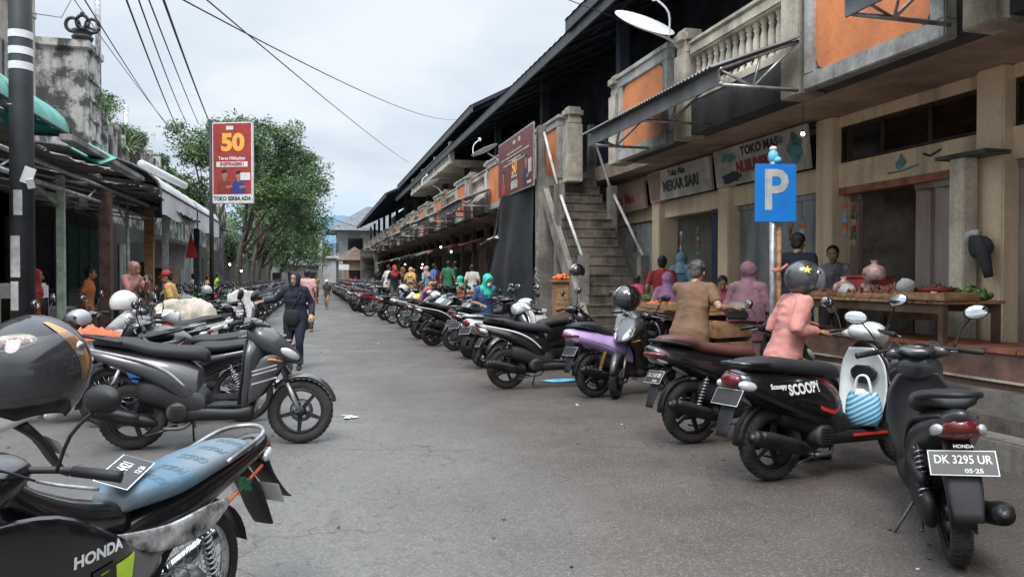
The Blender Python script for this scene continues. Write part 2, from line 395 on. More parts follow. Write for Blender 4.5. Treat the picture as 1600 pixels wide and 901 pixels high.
# shop front wall: pillars, lintel beam and upper strip
pil = [5.93+2.5*k for k in range(-6, 30)]
for y in pil: m = M(M_CREAM if y < 19 else M_CONC); m.bb(SWX-.12, y-.16, .3, SWX+.3, y+.16, 3.555, .015); m.obj('pillar', bld)
m = M(M_CREAM)
for a, b in zip(pil[:-1], pil[1:]):
    m.mt(M_CREAM if a < 19 else M_CONC); m.box(SWX, a+.162, 2.62, SWX+.22, b-.162, 2.94); m.box(SWX, a+.162, 3.42, SWX+.22, b-.162, 3.556)
m.mt(M_TILE)
for k, (a, b) in enumerate(zip(pil[:-1], pil[1:])):
    if k == 6: m.box(SWX-.01, a+.17, 2.53, SWX+.2, b-.17, 2.62)
m.obj('lintel', bld)
for k, (a, b) in enumerate(zip(pil[:-1], pil[1:])):
    m = M(M_WIN); a += .165; b -= .165
    n = 3
    for j in range(n+1):
        y = a+(b-a)*j/n; m.box(SWX+.03, y-.03, 2.941, SWX+.1, y+.03, 3.419)
    m.box(SWX+.035, a, 2.941, SWX+.09, b, 2.99); m.box(SWX+.035, a, 3.37, SWX+.09, b, 3.419)
    wn = m.obj('window', bld)
    if -1 < a < 30:
        m = M(M_WIN if k == 6 else M_GLASSD)
        for j in range(n):
            y0 = a+(b-a)*j/n+.03; y1 = a+(b-a)*(j+1)/n-.03
            if k == 6 and j < 2 or k in (4, 12, 15):
                for q in range(9): m.cb((SWX+.07, (y0+y1)/2, 3.01+q*.043), (.045, y1-y0, .012), Euler((0, .6, 0)))
            else: m.mt(M_GLASSD).box(SWX+.055, y0, 2.99, SWX+.065, y1, 3.37)
        m.obj('pane', wn)
    else:
        M(M_GLASSD).box(SWX+.055, a, 2.99, SWX+.065, b, 3.37).obj('pane', wn)
# shop interiors: side walls, back wall, floor, all real rooms
m = M(M_INSIDE)
for k, y in enumerate(pil): m.box(SWX+.302, y-.08, .34, 10.2, y+.08, 3.55)
m.box(10.2, Y0, .34, 10.35, Y1, 3.55)
m.mt(M_INSL)
for k in (8, 6): m.box(9.2 if k == 8 else 8.3, pil[k]+.085, .345, 9.3 if k == 8 else 8.4, pil[k+1]-.085, 3.54)
m.box(SWX+.32, pil[9]-.1, .345, 9.2, pil[9]-.082, 3.54)
m.obj('interior_wall', bld)
def folding(y0, y1, x, mm, name='folding_shutter', z1=2.6, pitch=.09, dep=.035, ang=0):
    m = M(mm); n = max(2, int((y1-y0)/pitch)); p = []
    for j in range(n+1): p.append((x+(dep if j % 2 else 0)+ang*(j/n), y0+(y1-y0)*j/n))
    vs = []; fs = []
    for q in p: vs += [(q[0], q[1], .35), (q[0], q[1], z1)]
    for j in range(n): fs.append((2*j, 2*j+2, 2*j+3, 2*j+1))
    m.add(vs, fs); m.box(x-.02, y0, z1-.06, x+.06, y1, z1+.02)
    return m.obj(name, bld)
def rolling(y0, y1, x, mm, z0=.35, z1=2.6):
    m = M(mm); n = int((z1-z0)/.075); vs = []; fs = []
    for j in range(n*2+1):
        z = z0+(z1-z0)*j/(2*n); dx = -.018 if j % 2 else 0
        vs += [(x+dx, y0, z), (x+dx, y1, z)]
    for j in range(2*n): fs.append((2*j, 2*j+1, 2*j+3, 2*j+2))
    m.add(vs, fs, True); m.box(x-.03, y0, z0, x+.02, y0+.05, z1); m.box(x-.03, y1-.05, z0, x+.02, y1, z1); return m.obj('rolling_shutter', bld)
rnd = random.Random(3)
for k, (a, b) in enumerate(zip(pil[:-1], pil[1:])):
    a += .165; b -= .165; x = SWX+.08
    if k == 6:   # open shop by the tile ledge: rusty folding door half way, pale frame
        folding(a+.12, a+.95, x-.02, M_SHUTD, z1=2.52, pitch=.12, dep=.07); folding(b-.22, b, x+.1, M_SHUTD, z1=2.52)
    elif k == 5: folding(a, b, x, M_SHUTD)
    elif k == 7: folding(a, b-.02, x, M_SHUT, pitch=.22, dep=.02)
    elif k == 8: folding(a, a+.35, x-.1, M_NAVYD, pitch=.07, dep=.09)
    elif k == 9: rolling(a+.3, b, x, M_SHUTW); folding(a, a+.3, x-.05, M_DARKC, pitch=.1, dep=.06)
    elif k == 10: folding(a, b, x, M_SHUT)
    else:
        r = rnd.random()
        if r < .16: rolling(a, b, x, M_SHUT)
        elif r < .28: folding(a, b, x, M_SHUTD)
        elif r < .7: folding(a, a+.3, x, M_SHUT, pitch=.06, dep=.08)
# steel door frame posts beside the open shop
m = M(M_CONCL); m.bb(SWX-.38, 5.98, .35, SWX-.2, 6.16, 2.66, .01); m.mt(M_STEELD); m.box(SWX-.42, 5.7, 2.662, SWX-.1, 6.3, 2.70)
m.obj('door_post', bld)
# balcony edge: orange panels in grey frames, pedestals, balustrades
def panel(yc, wd=1.85):
    m = M(M_PFRAME); y0, y1 = yc-wd/2, yc+wd/2; z0, z1 = 3.46, 4.88; t = .17; x0, x1 = FX-.14, FX-.0
    m.bb(x0, y0, z0, x1, y1, z0+t, .012); m.bb(x0, y0, z1-t, x1, y1, z1, .012)
    m.bb(x0+.002, y0+.003, z0+t-.01, x1, y0+t, z1-t+.01, .012); m.bb(x0+.002, y1-t, z0+t-.01, x1, y1-.003, z1-t+.01, .012)
    m.box(x1-.045, y0+t-.01, z0+t-.01, x1-.005, y1-t+.01, z1-t+.01)
    m.bb(x0-.03, y0-.05, z1-.02, x1+.05, y1+.05, z1+.07, .015)
    f = m.obj('panel_frame', bld)
    m = M(M_ORANGE); y0 += t; y1 -= t; z0 += t; z1 -= t; c = .13
    pts = [(y0+c, z0), (y1-c, z0), (y1-c*.4, z0+c*.25), (y1, z0+c), (y1, z1-c), (y1-c, z1), (y0+c, z1), (y0, z1-c), (y0, z0+c), (y0+c*.4, z0+c*.25)]
    X0 = x1-.11; n = len(pts)
    m.add([(X0, y, z) for y, z in pts]+[(x1-.04, y, z) for y, z in pts], [tuple(range(n))]+[(j, (j+1) % n, (j+1) % n+n, j+n) for j in range(n)])
    m.obj('orange_panel', f)
def balus(m, x, y, z0, z1, n=8):
    h = z1-z0
    m.lathe([(.05, z0), (.05, z0+.05), (.03, z0+.07), (.045, z0+.16), (.05, z0+h*.4), (.047, z0+h*.6), (.03, z0+h*.76), (.045, z0+h*.82), (.03, z0+h*.87), (.05, z0+h-.05), (.05, z1)], (x, y, 0), 'z', n)
ped = []
for i in range(-3, 15):
    yc = BY(i); panel(yc)
    for s in (-1, 1):
        yp = yc+s*1.22
        if i == 1 and s == 1: yp = 12.25
        m = M(M_CONCL); m.bb(FX-.1, yp-.17, 3.46, FX+.24, yp+.17, 4.68, .015); m.mt(M_CREAM if False else M_CONCL); m.bb(FX-.06, yp-.15, 4.69, FX+.22, yp+.15, 4.80, .01)
        m.bb(FX-.13, yp-.19, 4.80, FX+.27, yp+.19, 5.04, .07); m.obj('pedestal', bld)
    a, b = yc+1.41, BY(i+1)-1.41
    if i == 1: continue     # the stair comes up here
    if i == 2: a = 17.25
    m = M(M_CONCL); m.bb(FX-.04, a, 4.60, FX+.2, b, 4.78, .03); m.bb(FX-.07, a+.01, 4.74, FX+.23, b-.01, 4.83, .03); m.box(FX+.0, a, 3.972, FX+.16, b, 4.06)
    rail = m.obj('balustrade', bld)
    nb = max(6, int((b-a)/.155))
    if i in (0,):
        for j in range(nb):
            m = M(M_CONCL); balus(m, FX+.08, a+(j+.5)*(b-a)/nb, 4.058, 4.602, 12); m.obj('baluster', rail)
    else:
        m = M(M_CONCL)
        for j in range(nb): balus(m, FX+.08, a+(j+.5)*(b-a)/nb, 4.058, 4.602)
        m.obj('balusters', rail)
# corrugated awnings hung on steel trusses in front of the balcony edge
def awning(y0, y1, zw=4.05, zo=3.68, out=1.12, mm=M_SHEET):
    xo = FX-out; m = M(mm); n = int((y1-y0)/.04); vs = []; fs = []
    for j in range(n+1):
        y = y0+(y1-y0)*j/n; d = .012 if j % 2 else -.012
        vs += [(FX-.16, y, zw+d), (xo-.12, y, zo-.04+d), (FX-.16, y, zw+d+.008), (xo-.12, y, zo-.04+d+.008)]
    for j in range(n):
        o = 4*j; fs += [(o, o+4, o+5, o+1), (o+2, o+3, o+7, o+6), (o+1, o+5, o+7, o+3)]
    m.add(vs, fs, False); sh = m.obj('awning_sheet', bld)
    m = M(M_STEEL); T = lambda a, b, r=.022: m.tube([a, b], r, 4)
    nt = max(2, round((y1-y0)/2)+1)
    for j in range(nt):
        y = y0+.06+(y1-y0-.12)*j/(nt-1); a = (FX-.15, y, zw-.04); b = (xo, y, zo-.04); c = (FX-.15, y, zo-.2); d = (xo, y, zo-.2)
        mid = (FX-.15-.5*out, y, zo-.2); mt_ = (FX-.15-.42*out, y, (zw+zo)/2-.04)
        T(a, b); T(b, d); T(c, d); T(mid, mt_, .016); T(mid, b, .016); T(mid, a, .016)
    T((xo, y0, zo-.05), (xo, y1, zo-.05)); T((xo, y0, zo-.2), (xo, y1, zo-.2), .016)
    m.obj('awning_truss', sh)
    m = M(mm); m.box(xo-.03, y0+.02, zo-.22, xo-.018, y1-.02, zo-.05); m.obj('fascia', sh)
awning(BY(0)+.93, 10.7); awning(1.9, BY(0)-.93, 4.1, 3.74); awning(-3.6, BY(-1)-.95)
for i in range(3, 14):
    awning(BY(i)+.95-.6*(i % 2), BY(i+1)-.9+.5*(i % 3 == 0), 4.1+.04*(i % 3), 3.72+.05*(i % 2), 1.0+.12*(i % 3))
# upper floor wall, posts and roofs
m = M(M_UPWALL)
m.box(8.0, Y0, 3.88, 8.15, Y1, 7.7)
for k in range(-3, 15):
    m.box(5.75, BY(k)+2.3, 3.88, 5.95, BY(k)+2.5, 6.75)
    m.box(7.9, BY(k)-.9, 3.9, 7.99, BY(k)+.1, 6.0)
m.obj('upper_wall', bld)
m = M(M_CREAM)
m.box(7.86, 6.6, 4.9, 7.985, 7.4, 6.2); m.box(7.86, 9.1, 4.3, 7.985, 9.7, 6.4); m.obj('door', bld)
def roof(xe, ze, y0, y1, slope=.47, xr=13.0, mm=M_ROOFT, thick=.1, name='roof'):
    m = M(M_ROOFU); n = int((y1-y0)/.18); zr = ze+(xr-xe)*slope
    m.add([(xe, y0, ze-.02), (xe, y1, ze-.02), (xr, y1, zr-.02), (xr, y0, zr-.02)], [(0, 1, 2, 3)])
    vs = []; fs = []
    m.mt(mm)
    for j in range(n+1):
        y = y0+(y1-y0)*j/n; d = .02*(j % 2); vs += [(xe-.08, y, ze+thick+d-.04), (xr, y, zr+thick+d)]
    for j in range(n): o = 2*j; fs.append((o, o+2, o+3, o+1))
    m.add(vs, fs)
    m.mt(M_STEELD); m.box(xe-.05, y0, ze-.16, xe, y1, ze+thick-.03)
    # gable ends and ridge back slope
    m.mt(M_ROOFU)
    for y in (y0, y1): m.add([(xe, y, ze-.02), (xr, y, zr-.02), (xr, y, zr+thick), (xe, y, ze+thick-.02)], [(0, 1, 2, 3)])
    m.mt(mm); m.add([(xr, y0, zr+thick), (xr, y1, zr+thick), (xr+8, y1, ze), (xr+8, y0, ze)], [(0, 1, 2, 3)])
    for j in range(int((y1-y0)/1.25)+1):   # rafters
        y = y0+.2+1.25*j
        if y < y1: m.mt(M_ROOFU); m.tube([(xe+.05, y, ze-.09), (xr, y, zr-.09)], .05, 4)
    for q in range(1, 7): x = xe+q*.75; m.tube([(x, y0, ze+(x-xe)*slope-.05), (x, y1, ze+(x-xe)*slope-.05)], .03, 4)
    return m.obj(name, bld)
roof(5.0, 6.30, Y0, 46); roof(4.93, 6.50, Y0, 14.0, name='roof'); roof(4.92, 6.86, 23, 44.5, .52); roof(4.4, 6.6, 46.2, 78)
# small upper gallery under the raised roof
m = M(M_CONCL, M_DIRTYW); m.bb(4.98, 27.5, 5.72, 8.2, 39, 5.9, .02); m.mt(M_DIRTYW); m.bb(5.02, 27.6, 6.42, 5.14, 38.9, 6.52, .02)
for j in range(40): balus(m, 5.08, 27.8+j*.28, 5.9, 6.42, 6)
for j in range(4): m.bb(4.99, 27.6+j*3.65, 5.9, 5.2, 27.82+j*3.65, 6.6, .02)
m.obj('gallery', bld)
# ledge with terracotta tiles before the open shop
m = M(M_TILE, M_TILEW, M_CONCL)
m.mt(M_TILE)
for j in range(60):
    y = -9+j*.3
    if y < 8.0: m.bb(5.62, y, .80, 5.98, y+.292, .84, .006); m.bb(5.985, y, .802, 6.3, y+.292, .842, .006)
m.mt(M_TILEW).box(5.64, -9, .345, 6.29, 8.1, .80)
m.mt(M_CONCL).box(5.60, -9, .56, 5.638, 8.1, .575); m.mt(M_CONC).box(5.45, -9, .22, 5.60, 8.1, .50)
tag(m.obj('tile_ledge'), 'low wall topped with terracotta tiles in front of the open shop', 'low wall')

# ---------------- staircase up to the balcony ----------------
st = root('staircase', 'worn concrete staircase with tubular handrails rising to the balcony landing', 'staircase', (5.4, 12.3, 0))
def rel(m, r): m.T = Matrix.Translation(-V(r.location)); return m
SX0, SX1, SY0, SZ0, NS = 4.88, 5.98, 11.95, .0, 19
rise = 3.6/NS; run = 3.3/NS
m = rel(M(M_STEP), st)
for j in range(NS):
    y = SY0+j*run; z = (j+1)*rise
    m.box(SX0, y, max(0, z-.5), SX1, y+run*2.2, z-.03); m.bb(SX0-.01, y-.015, z-.035, SX1+.01, y+run+.02, z, .01)
m.box(SX0, SY0+.3, 0, SX1, SY0+1.2, .5)
m.obj('flight', st)
m = rel(M(M_CONC), st)
vs = [(x, y, z) for x in (4.74, SX0-.022) for y, z in ((SY0+.1, .0), (SY0+.1, .16), (15.25, 3.62), (15.25, 3.25), (SY0+.5, .0))]
m.add(vs, [(0, 1, 2, 3, 4), (9, 8, 7, 6, 5)]+[(j, (j+1) % 5+0, (j+1) % 5+5, j+5) for j in range(5)]); m.obj('stringer', st)
m = rel(M(M_CONC, M_DARKC), st); m.bb(4.72, 15.25, 3.38, 5.98, 18.3, 3.6, .02); m.obj('landing', st)
for (x, y, z0, z1) in ((4.86, 12.9, 0, 1.86), (6.0, 12.75, .3, 1.86), (4.86, 14.3, 1.2, 3.35), (6.02, 14.3, 1.6, 3.35), (4.82, 15.4, 3.6, 4.75), (6.04, 15.5, 3.5, 4.85), (4.80, 18.2, 0, 3.4)):
    m = rel(M(M_CONC), st); m.bb(x-.09, y-.09, z0, x+.09, y+.09, z1, .012); m.obj('newel_post', st)
for pts in ([(4.86, 15.35, 4.62), (4.86, 14.35, 3.25)], [(4.86, 14.2, 3.1), (4.86, 12.95, 1.82)], [(6.02, 15.4, 4.62), (6.02, 14.35, 3.25)], [(6.02, 14.2, 3.15), (6.02, 12.75, 1.82)], [(6.04, 15.6, 4.7), (6.04, 12.4, 4.5)]):
    m = rel(M(M_DIRTYW), st); m.tube(pts, .03, 8); m.obj('handrail', st)
m = rel(M(M_CONC, M_DARKC, M_DIRTYW), st); m.bb(4.66, 15.0, 0, 5.0, 15.35, 3.6, .015); m.mt(M_DIRTYW)
for z in (2.35, 2.2, 1.95): m.lathe([(.035, 0), (.06, 0)], (4.655, 15.18, z), 'x', 12, 0, 5)
rr = random.Random(5)
for q in range(9): y = 15.05+rr.random()*.25; z = 1.1+rr.random()*.5; m.tube([(4.656, y, z), (4.655, y+.03, z+.08), (4.655, y+.06, z-.02)], .007, 4)
m.obj('column', st)
m = rel(M(M_CONC), st)        # the second flight going down the other way
for j in range(14): y = 18.35+j*.19; z = 3.5-j*.23; m.box(5.0, y, max(0, z-.4), 5.95, y+.19, z)
m.obj('flight', st)
m = rel(M(M_STEELD), st); m.tube([(4.8, 18.2, 4.3), (4.8, 21.0, 1.0)], .03, 6); m.obj('handrail', st)
m = M(M_BLACKCLOTH)
def sheetgrid(m, A, B, C, D, nu, nv, amp, seed=1, ax=V((-1, 0, 0)), th=.012):
    r = random.Random(seed); ph = [r.random()*6 for _ in range(6)]; g = []
    for u in range(nu+1):
        for v in range(nv+1):
            a, b = u/nu, v/nv; p = V(A)*(1-a)*(1-b)+V(B)*a*(1-b)+V(C)*a*b+V(D)*(1-a)*b
            p += ax*amp*(sin(a*13+ph[0]+b*2)*.5+sin(a*7-b*4+ph[1])*.7+sin(b*9+ph[2]+a*3)*.3); g.append(tuple(p))
    n = len(g); fs = [(u*(nv+1)+v, (u+1)*(nv+1)+v, (u+1)*(nv+1)+v+1, u*(nv+1)+v+1) for u in range(nu) for v in range(nv)]
    m.add(g, fs, True); m.add([tuple(V(p)+ax*-th) for p in g], [f[::-1] for f in fs], True)
sheetgrid(m, (4.6, 15.37, .25), (4.6, 20.1, .25), (4.6, 18.2, 3.44), (4.6, 15.37, 3.42), 30, 20, .07, 4)
tag(m.obj('black_tarp'), 'large black cloth hanging below the maroon banner on the stair landing', 'tarpaulin')
# maroon banner on the landing
def person_poster(m, o, u, h, cloth, seed):
    """generic printed figure: head, shoulders, arms as thin flat inks on the board; o lower centre, u right, h height"""
    O, U, Z = V(o), V(u), V((0, 0, 1)); nrm = V(u).cross(Z).normalized()
    def poly(pts, mm, lift): m.mt(mm); m.add([tuple(O+U*a*h+Z*b*h+nrm*lift) for a, b in pts], [tuple(range(len(pts)))])
    poly([(-.3, 0), (.3, 0), (.3, .3), (.2, .5), (.07, .56), (-.07, .56), (-.2, .5), (-.32, .3)], cloth, .002)
    poly([(.115*cos(t*pi/6), .74+.16*sin(t*pi/6)) for t in range(12)], M_SKIN, .004)
    poly([(.125*cos(t*pi/6), .80+.13*sin(t*pi/6)) for t in range(0, 7)]+[(-.1, .78), (.1, .82)], M_BLK, .006)
    poly([(-.06, .5), (.06, .5), (.05, .62), (-.05, .62)], M_SKIN, .003)
    poly([(.05, .2), (.3, .25), (.32, .33), (.05, .3)], M_SKIN, .005)
bn = root('banner', 'maroon banner with yellow number 50 on the side of the stair landing', 'banner', (4.58, 16.75, 3.45))
m = rel(M(M_STEEL, M_MAROON), bn); m.box(4.58, 15.2, 3.43, 4.61, 18.3, 4.80); m.mt(M_MAROON); m.box(4.574, 15.235, 3.465, 4.58, 18.265, 4.765); m.obj('board', bn)
for zz, ww in ((4.42, 1.3), (4.33, 2.5), (4.24, 1.1), (4.17, 2.0), (3.72, .5)): m = rel(M(M_SIGNW), bn); m.box(4.568, 16.75-ww/2, zz-.015, 4.5735, 16.75+ww/2, zz+.015); m.obj('text_line', bn)
m = rel(M(M_SKIN), bn)
person_poster(m, (4.572, 17.75, 3.5), (0, -1, 0), .62, M_RED, 1); person_poster(m, (4.572, 15.75, 3.5), (0, -1, 0), .75, M_NAVYD, 2)
m.obj('print', bn)
for (yy, zz, ww, hh) in ((16.75, 3.62, .55, .16), (16.75, 3.83, .5, .06), (15.45, 3.9, .25, .3), (16.75, 4.62, .2, .08), (16.3, 4.63, .14, .1), (15.5, 3.55, .3, .06)): m = rel(M(M_SIGNW), bn); m.box(4.567, yy-ww/2, zz-hh/2, 4.5735, yy+ww/2, zz+hh/2); m.obj('print', bn)
def wall_text(s, size, mm, y, z, par, x=4.572, sx=1, bold=0, dirx=(0, -1, 0), nrm=(-1, 0, 0)):
    T = Matrix.Translation(-V(par.location)) @ face((x, y, z), dirx, nrm); return text(s, size, mm, 'lettering', par, T, .003, bold, sx=sx)
wall_text('50', .48, M_YEL, 16.75, 4.03, bn, bold=.014, sx=.9)
# ---------------- signs over the market shops ----------------
def shop_sign(y0, y1, z0, z1, x, tilt, label, face_m, edge_m=None):
    o = root('shop_sign', label, 'shop sign', (x, (y0+y1)/2, (z0+z1)/2)); h = z1-z0; wd = y1-y0
    m = M(face_m, M_STEEL); R = Euler((0, -tilt, 0)); m.cb((0, 0, 0), (.05, wd, h), R); m.mt(M_STEELD)
    m.cb((.12, wd/2-.03, h/2-.05), (.25, .03, .03)); m.cb((.12, -wd/2+.03, h/2-.05), (.25, .03, .03)); m.cb((.12, 0, -h/2+.05), (.2, .03, .03)); m.obj('board', o)
    def tx(s, size, mm, yy, zz, bold=0, sx=1, curve=0):
        T = R.to_matrix().to_4x4() @ face((-.027, yy, zz), (0, -1, 0), (-1, 0, 0)); return text(s, size, mm, 'lettering', o, T, .002, bold, sx=sx)
    def patch(pts, mm, name='emblem'):
        m = M(mm); m.T = R.to_matrix().to_4x4(); m.add([(-.0265, a, b) for a, b in pts]+[(-.03, a, b) for a, b in pts], [tuple(range(len(pts), 2*len(pts)))]+[(j, (j+1) % len(pts), (j+1) % len(pts)+len(pts), j+len(pts)) for j in range(len(pts))]); return m.obj(name, o)
    return o, tx, patch
blob = lambda cy, cz, a, b, n=14, w_=.2, s=1: [(cy+a*cos(2*pi*j/n)*(1+w_*sin(j*2.3+s)), cz+b*sin(2*pi*j/n)*(1+w_*cos(j*1.7+s))) for j in range(n)]
o, tx, patch = shop_sign(8.62, 11.0, 2.93, 3.53, 6.5, .12, 'pale gold shop sign with TOKO MAS lettering above the grey shutter', M_SIGNW)
tx('TOKO MAS', .19, M_BLK, -.08, .18, .006); tx('NUSUMEKAR', .23, M_SIGNR, 0, -.06, .016, .82); tx('*', .3, M_BLK, -.62, .12)
patch(blob(-.93, .02, .17, .2), M_SIGNG); patch(blob(.75, .14, .2, .07, s=3), M_SIGNG); patch(blob(.72, -.18, .28, .09, s=5), M_NAVYD)
o, tx, patch = shop_sign(11.15, 13.5, 2.93, 3.5, 6.5, .12, 'beige shop sign with Toko Mas in black over dark brown letters', M_SIGNW)
tx('Toko Mas', .16, M_BLK, 0, .18, .006); tx('MEKAR SARI', .26, M_DARKC, -.1, -.05, .014, .95); patch([(.75, -.26), (1.15, -.26), (1.15, .26), (.62, .26)], mat('sign_dull_pink', (.33, .2, .17), .6))
o, tx, patch = shop_sign(13.7, 15.8, 2.85, 3.42, 6.5, .12, 'small brown shop sign with red Suci Mas lettering by the stair rail', mat('sign_tan', (.36, .24, .18), .6))
tx('Suci Mas', .3, M_SIGNR, 0, -.02, .01)
# stucco reliefs on the lintel by the open shop
m = M(M_SIGNG); m.T = Matrix.Translation((6.688, 7.2, 2.80)); m.add([(0, a, b) for a, b in blob(0, 0, .065, .085, 12, .4)], [tuple(range(12))[::-1]]); m.tube([(0, .2, -.1), (0, 0, -.1), (0, -.25, -.06)], .01, 5); tag(m.obj('wall_emblem'), 'faded green painted relief on the beam above the open shop', 'relief')
m = M(M_BLK); m.T = Matrix.Translation((6.69, 6.75, 2.82)); m.tube([(0, .12, .03), (0, .03, -.01), (0, -.0, -.0), (0, -.12, .04)], .012, 5, 3); tag(m.obj('wall_emblem'), 'small black bird relief on the beam above the open shop', 'relief')

# ---------------- left side of the street ----------------
M_BEIGE = stained('beige_tower', (.45, .40, .34), (.2, .18, .16), .8)
M_MOULD = stained('mouldy_wall', (.50, .49, .46), (.075, .075, .07), 1.6, lo=.45, hi=.56)
M_GREENP = mat('pale_green_post', (.30, .36, .28), .6, var=.2, scale=8)
M_TARPG = mat('green_tarp', (.02, .25, .19), .4, var=.25, scale=1.5, bump=.4, bscale=3)
M_TARPW = mat('white_awning', (.56, .57, .57), .6, var=.2, scale=1.2, col2=(.36, .36, .36))
M_RUST = mat('rusted_sheet', (.3, .29, .28), .6, .3, var=.35, scale=2, col2=(.07, .055, .045))
M_TEAL = mat('teal_wall', (.03, .13, .13), .7, var=.3); M_REDB = mat('red_banner', (.32, .05, .055), .5, var=.3, scale=1.4)
M_BROWNP = mat('brown_post', (.10, .055, .042), .6, var=.3); M_POLE = mat('black_pole', (.02, .022, .026), .55, var=.3, scale=3)
LX = -6.5
tw = root('tower_building', 'tall beige building with dark windows rising behind the black banded pole', 'building', (LX-4, 16, 0))
m = rel(M(M_BEIGE), tw); m.box(LX-8, 12.5, 0, LX, 20.0, 14)
for z in (4.2, 7.6, 11): m.bb(LX-.02, 12.4, z, LX+.12, 20.1, z+.18, .02)
m.box(LX-.02, 19.6, 4.4, LX+.1, 20.05, 14); m.obj('wall', tw)
for z in (5.0, 8.6):
    for y in (13.4, 15.6, 17.8): m = rel(M(M_GLASSD, M_BEIGE), tw); m.box(LX, y, z, LX+.03, y+1.2, z+1.6); m.mt(M_BEIGE); m.box(LX+.03, y+.57, z, LX+.06, y+.63, z+1.6); m.obj('window', tw)
lb = root('old_shop_row', 'mould stained old shophouse row with planted parapet left of the street', 'building', (LX-3, 36, 0))
m = rel(M(M_MOULD), lb); m.box(LX-4.5, 24.6, 3.5, LX, 26.0, 8.25); m.bb(LX-4.6, 24.5, 8.25, LX+.1, 26.1, 8.5, .03); m.bb(LX-.5, 25.3, 8.5, LX-.2, 25.7, 8.75, .03)
for z in (5, 5.6, 6.2, 6.8, 7.4): m.bb(LX-.05, 24.75, z, LX+.06, 25.9, z+.1, .01)
m.obj('tower', lb)
m = rel(M(M_MOULD), lb); m.box(LX-8, 20.1, 3.3, LX-.2, 118, 5.5)
m.bb(LX-.22, 26.1, 5.3, LX, 62, 5.75, .03)
for j in range(60): y = 26.3+j*.58; m.bb(LX-.3-.1*(j % 2), y, 5.0, LX+.1, y+.22, 6.45+.25*((j*7) % 3 == 0), .02)
m.bb(LX-.3, 26.1, 6.15, LX-.05, 61, 6.35, .02); m.obj('parapet', lb)
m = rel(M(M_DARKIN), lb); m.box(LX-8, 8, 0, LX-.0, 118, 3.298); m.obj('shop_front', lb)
for (y0, y1, z0, z1, mm) in ((12.6, 14.6, .1, 2.9, M_INSIDE), (15.6, 17.2, .1, 2.6, M_SHUTD), (18.4, 20, .1, 2.8, M_DARKC), (21.4, 26.5, .1, 2.9, M_TEAL), (28, 31, .1, 2.6, M_SHUT), (34, 37, .1, 2.6, M_INSIDE), (40, 44, .1, 2.6, M_SHUT), (48, 55, .1, 2.6, M_DARKC)):
    m = rel(M(mm), lb); m.box(LX, y0, z0, LX+.06, y1, z1)
    for q in range(1, 5): y = y0+(y1-y0)*q/5; m.box(LX+.06, y-.02, z0, LX+.08, y+.02, z1)
    m.obj('door', lb)
def crown(p, s, label):
    m = M(M_BLK); m.T = Matrix.Translation(p) @ Matrix.Diagonal((s, s, s, 1)); m.lathe([(0, 0), (.22, 0), (.25, .08), (.18, .14), (.24, .2)], (0, 0, 0), 'z', 12)
    for a in (-.22, .0, .22): m.tube([(a+.15*cos(t*pi/6)*(1 if a else .9), 0, .38+.02*(a == 0)*4+.17*sin(t*pi/6)) for t in range(13)], .045, 6)
    m.tube([(-.3, .2, .3), (0, .25, .42), (.3, .2, .3)], .04, 5, 3); m.ball((0, 0, .66), .06, 8, 5)
    return tag(m.obj('crown_ornament'), label, 'roof ornament')
crown((LX-.35, 25.5, 8.74), 1.25, 'large black crown ornament topping the stained wall tower'); crown((LX-.1, 47, 6.2), 1.3, 'distant small black crown ornament on the parapet end')
m = M(M_STEEL); m.tube([(LX-.1, 26.2, 6), (LX-.1, 26.2, 13)], .09, 8); tag(m.obj('roof_mast'), 'thin grey mast rising beside the large crown ornament', 'mast')
m = M(M_STEEL); m.tube([(LX-.6, 32, 5.9), (LX-.6, 32, 8.2)], .09, 8); tag(m.obj('vent_pipe'), 'short grey pipe standing among the roof plants', 'pipe')
# utility pole with white bands
pl = root('utility_pole', 'thick black utility pole with white bands and pasted papers', 'pole', Wc((36-800)/FPX*9.0, 9.0))
m = M(M_POLE); m.lathe([(.135, 0), (.13, 3), (.11, 9)], (0, 0, 0), 'z', 18, caps=True); m.obj('shaft', pl)
for z in (3.96, 4.14, 4.34): m = M(M_WHITE); m.lathe([(.131, z), (.131, z+.09)], (0, 0, 0), 'z', 18); m.obj('white_band', pl)
m = M(M_DIRTYW)
for (z, h, a, w_) in ((1.45, .5, -1.9, .9), (2.2, .3, -1.6, .7), (1.05, .35, -2.0, .8)):
    m.lathe([(.139, z), (.138, z+h)], (0, 0, 0), 'z', 6, a-w_/2, a+w_/2)
m.obj('paper_notice', pl)
m = M(M_WHITE); m.cb((.1, -.11, 2.68), (.12, .02, .2), Euler((.1, .3, .5))); m.cb((.13, -.12, 2.58), (.08, .02, .12), Euler((.4, -.3, .5))); m.obj('torn_paper', pl)
# awning structures along the left pavement
def post(name, x, y, z, mm, label, r=.05, sq=False, brace=None):
    m = M(mm)
    if sq: m.bb(x-r, y-r, .1, x+r, y+r, z, .008)
    else: m.tube([(x, y, .1), (x, y, z)], r, 8)
    if brace: m.tube([(x, y, z-.5), (x+brace[0], y+brace[1], z-.02)], r*.7, 6)
    return tag(m.obj(name), label, 'post')
post('awning_post', -3.85, 13.1, 3.05, M_GREENP, 'pale green square post with a diagonal brace near the black pole', .055, True, (-.35, -.6))
post('awning_post', -3.75, 15.3, 3.05, M_BROWNP, 'thick dark brown post in front of the woman in pink', .1, True)
post('awning_post', -3.8, 17.2, 3.0, M_GREENP, 'thin pale green post just left of the pink woman', .035, False, (-.1, -.5))
post('awning_post', -3.85, 19.6, 3.1, M_WOOD, 'orange brown timber post right of the woman in pink', .1, True)
post('awning_post', -3.6, 20.2, 3.2, M_STEEL, 'grey steel post beside the orange timber post', .07, True)
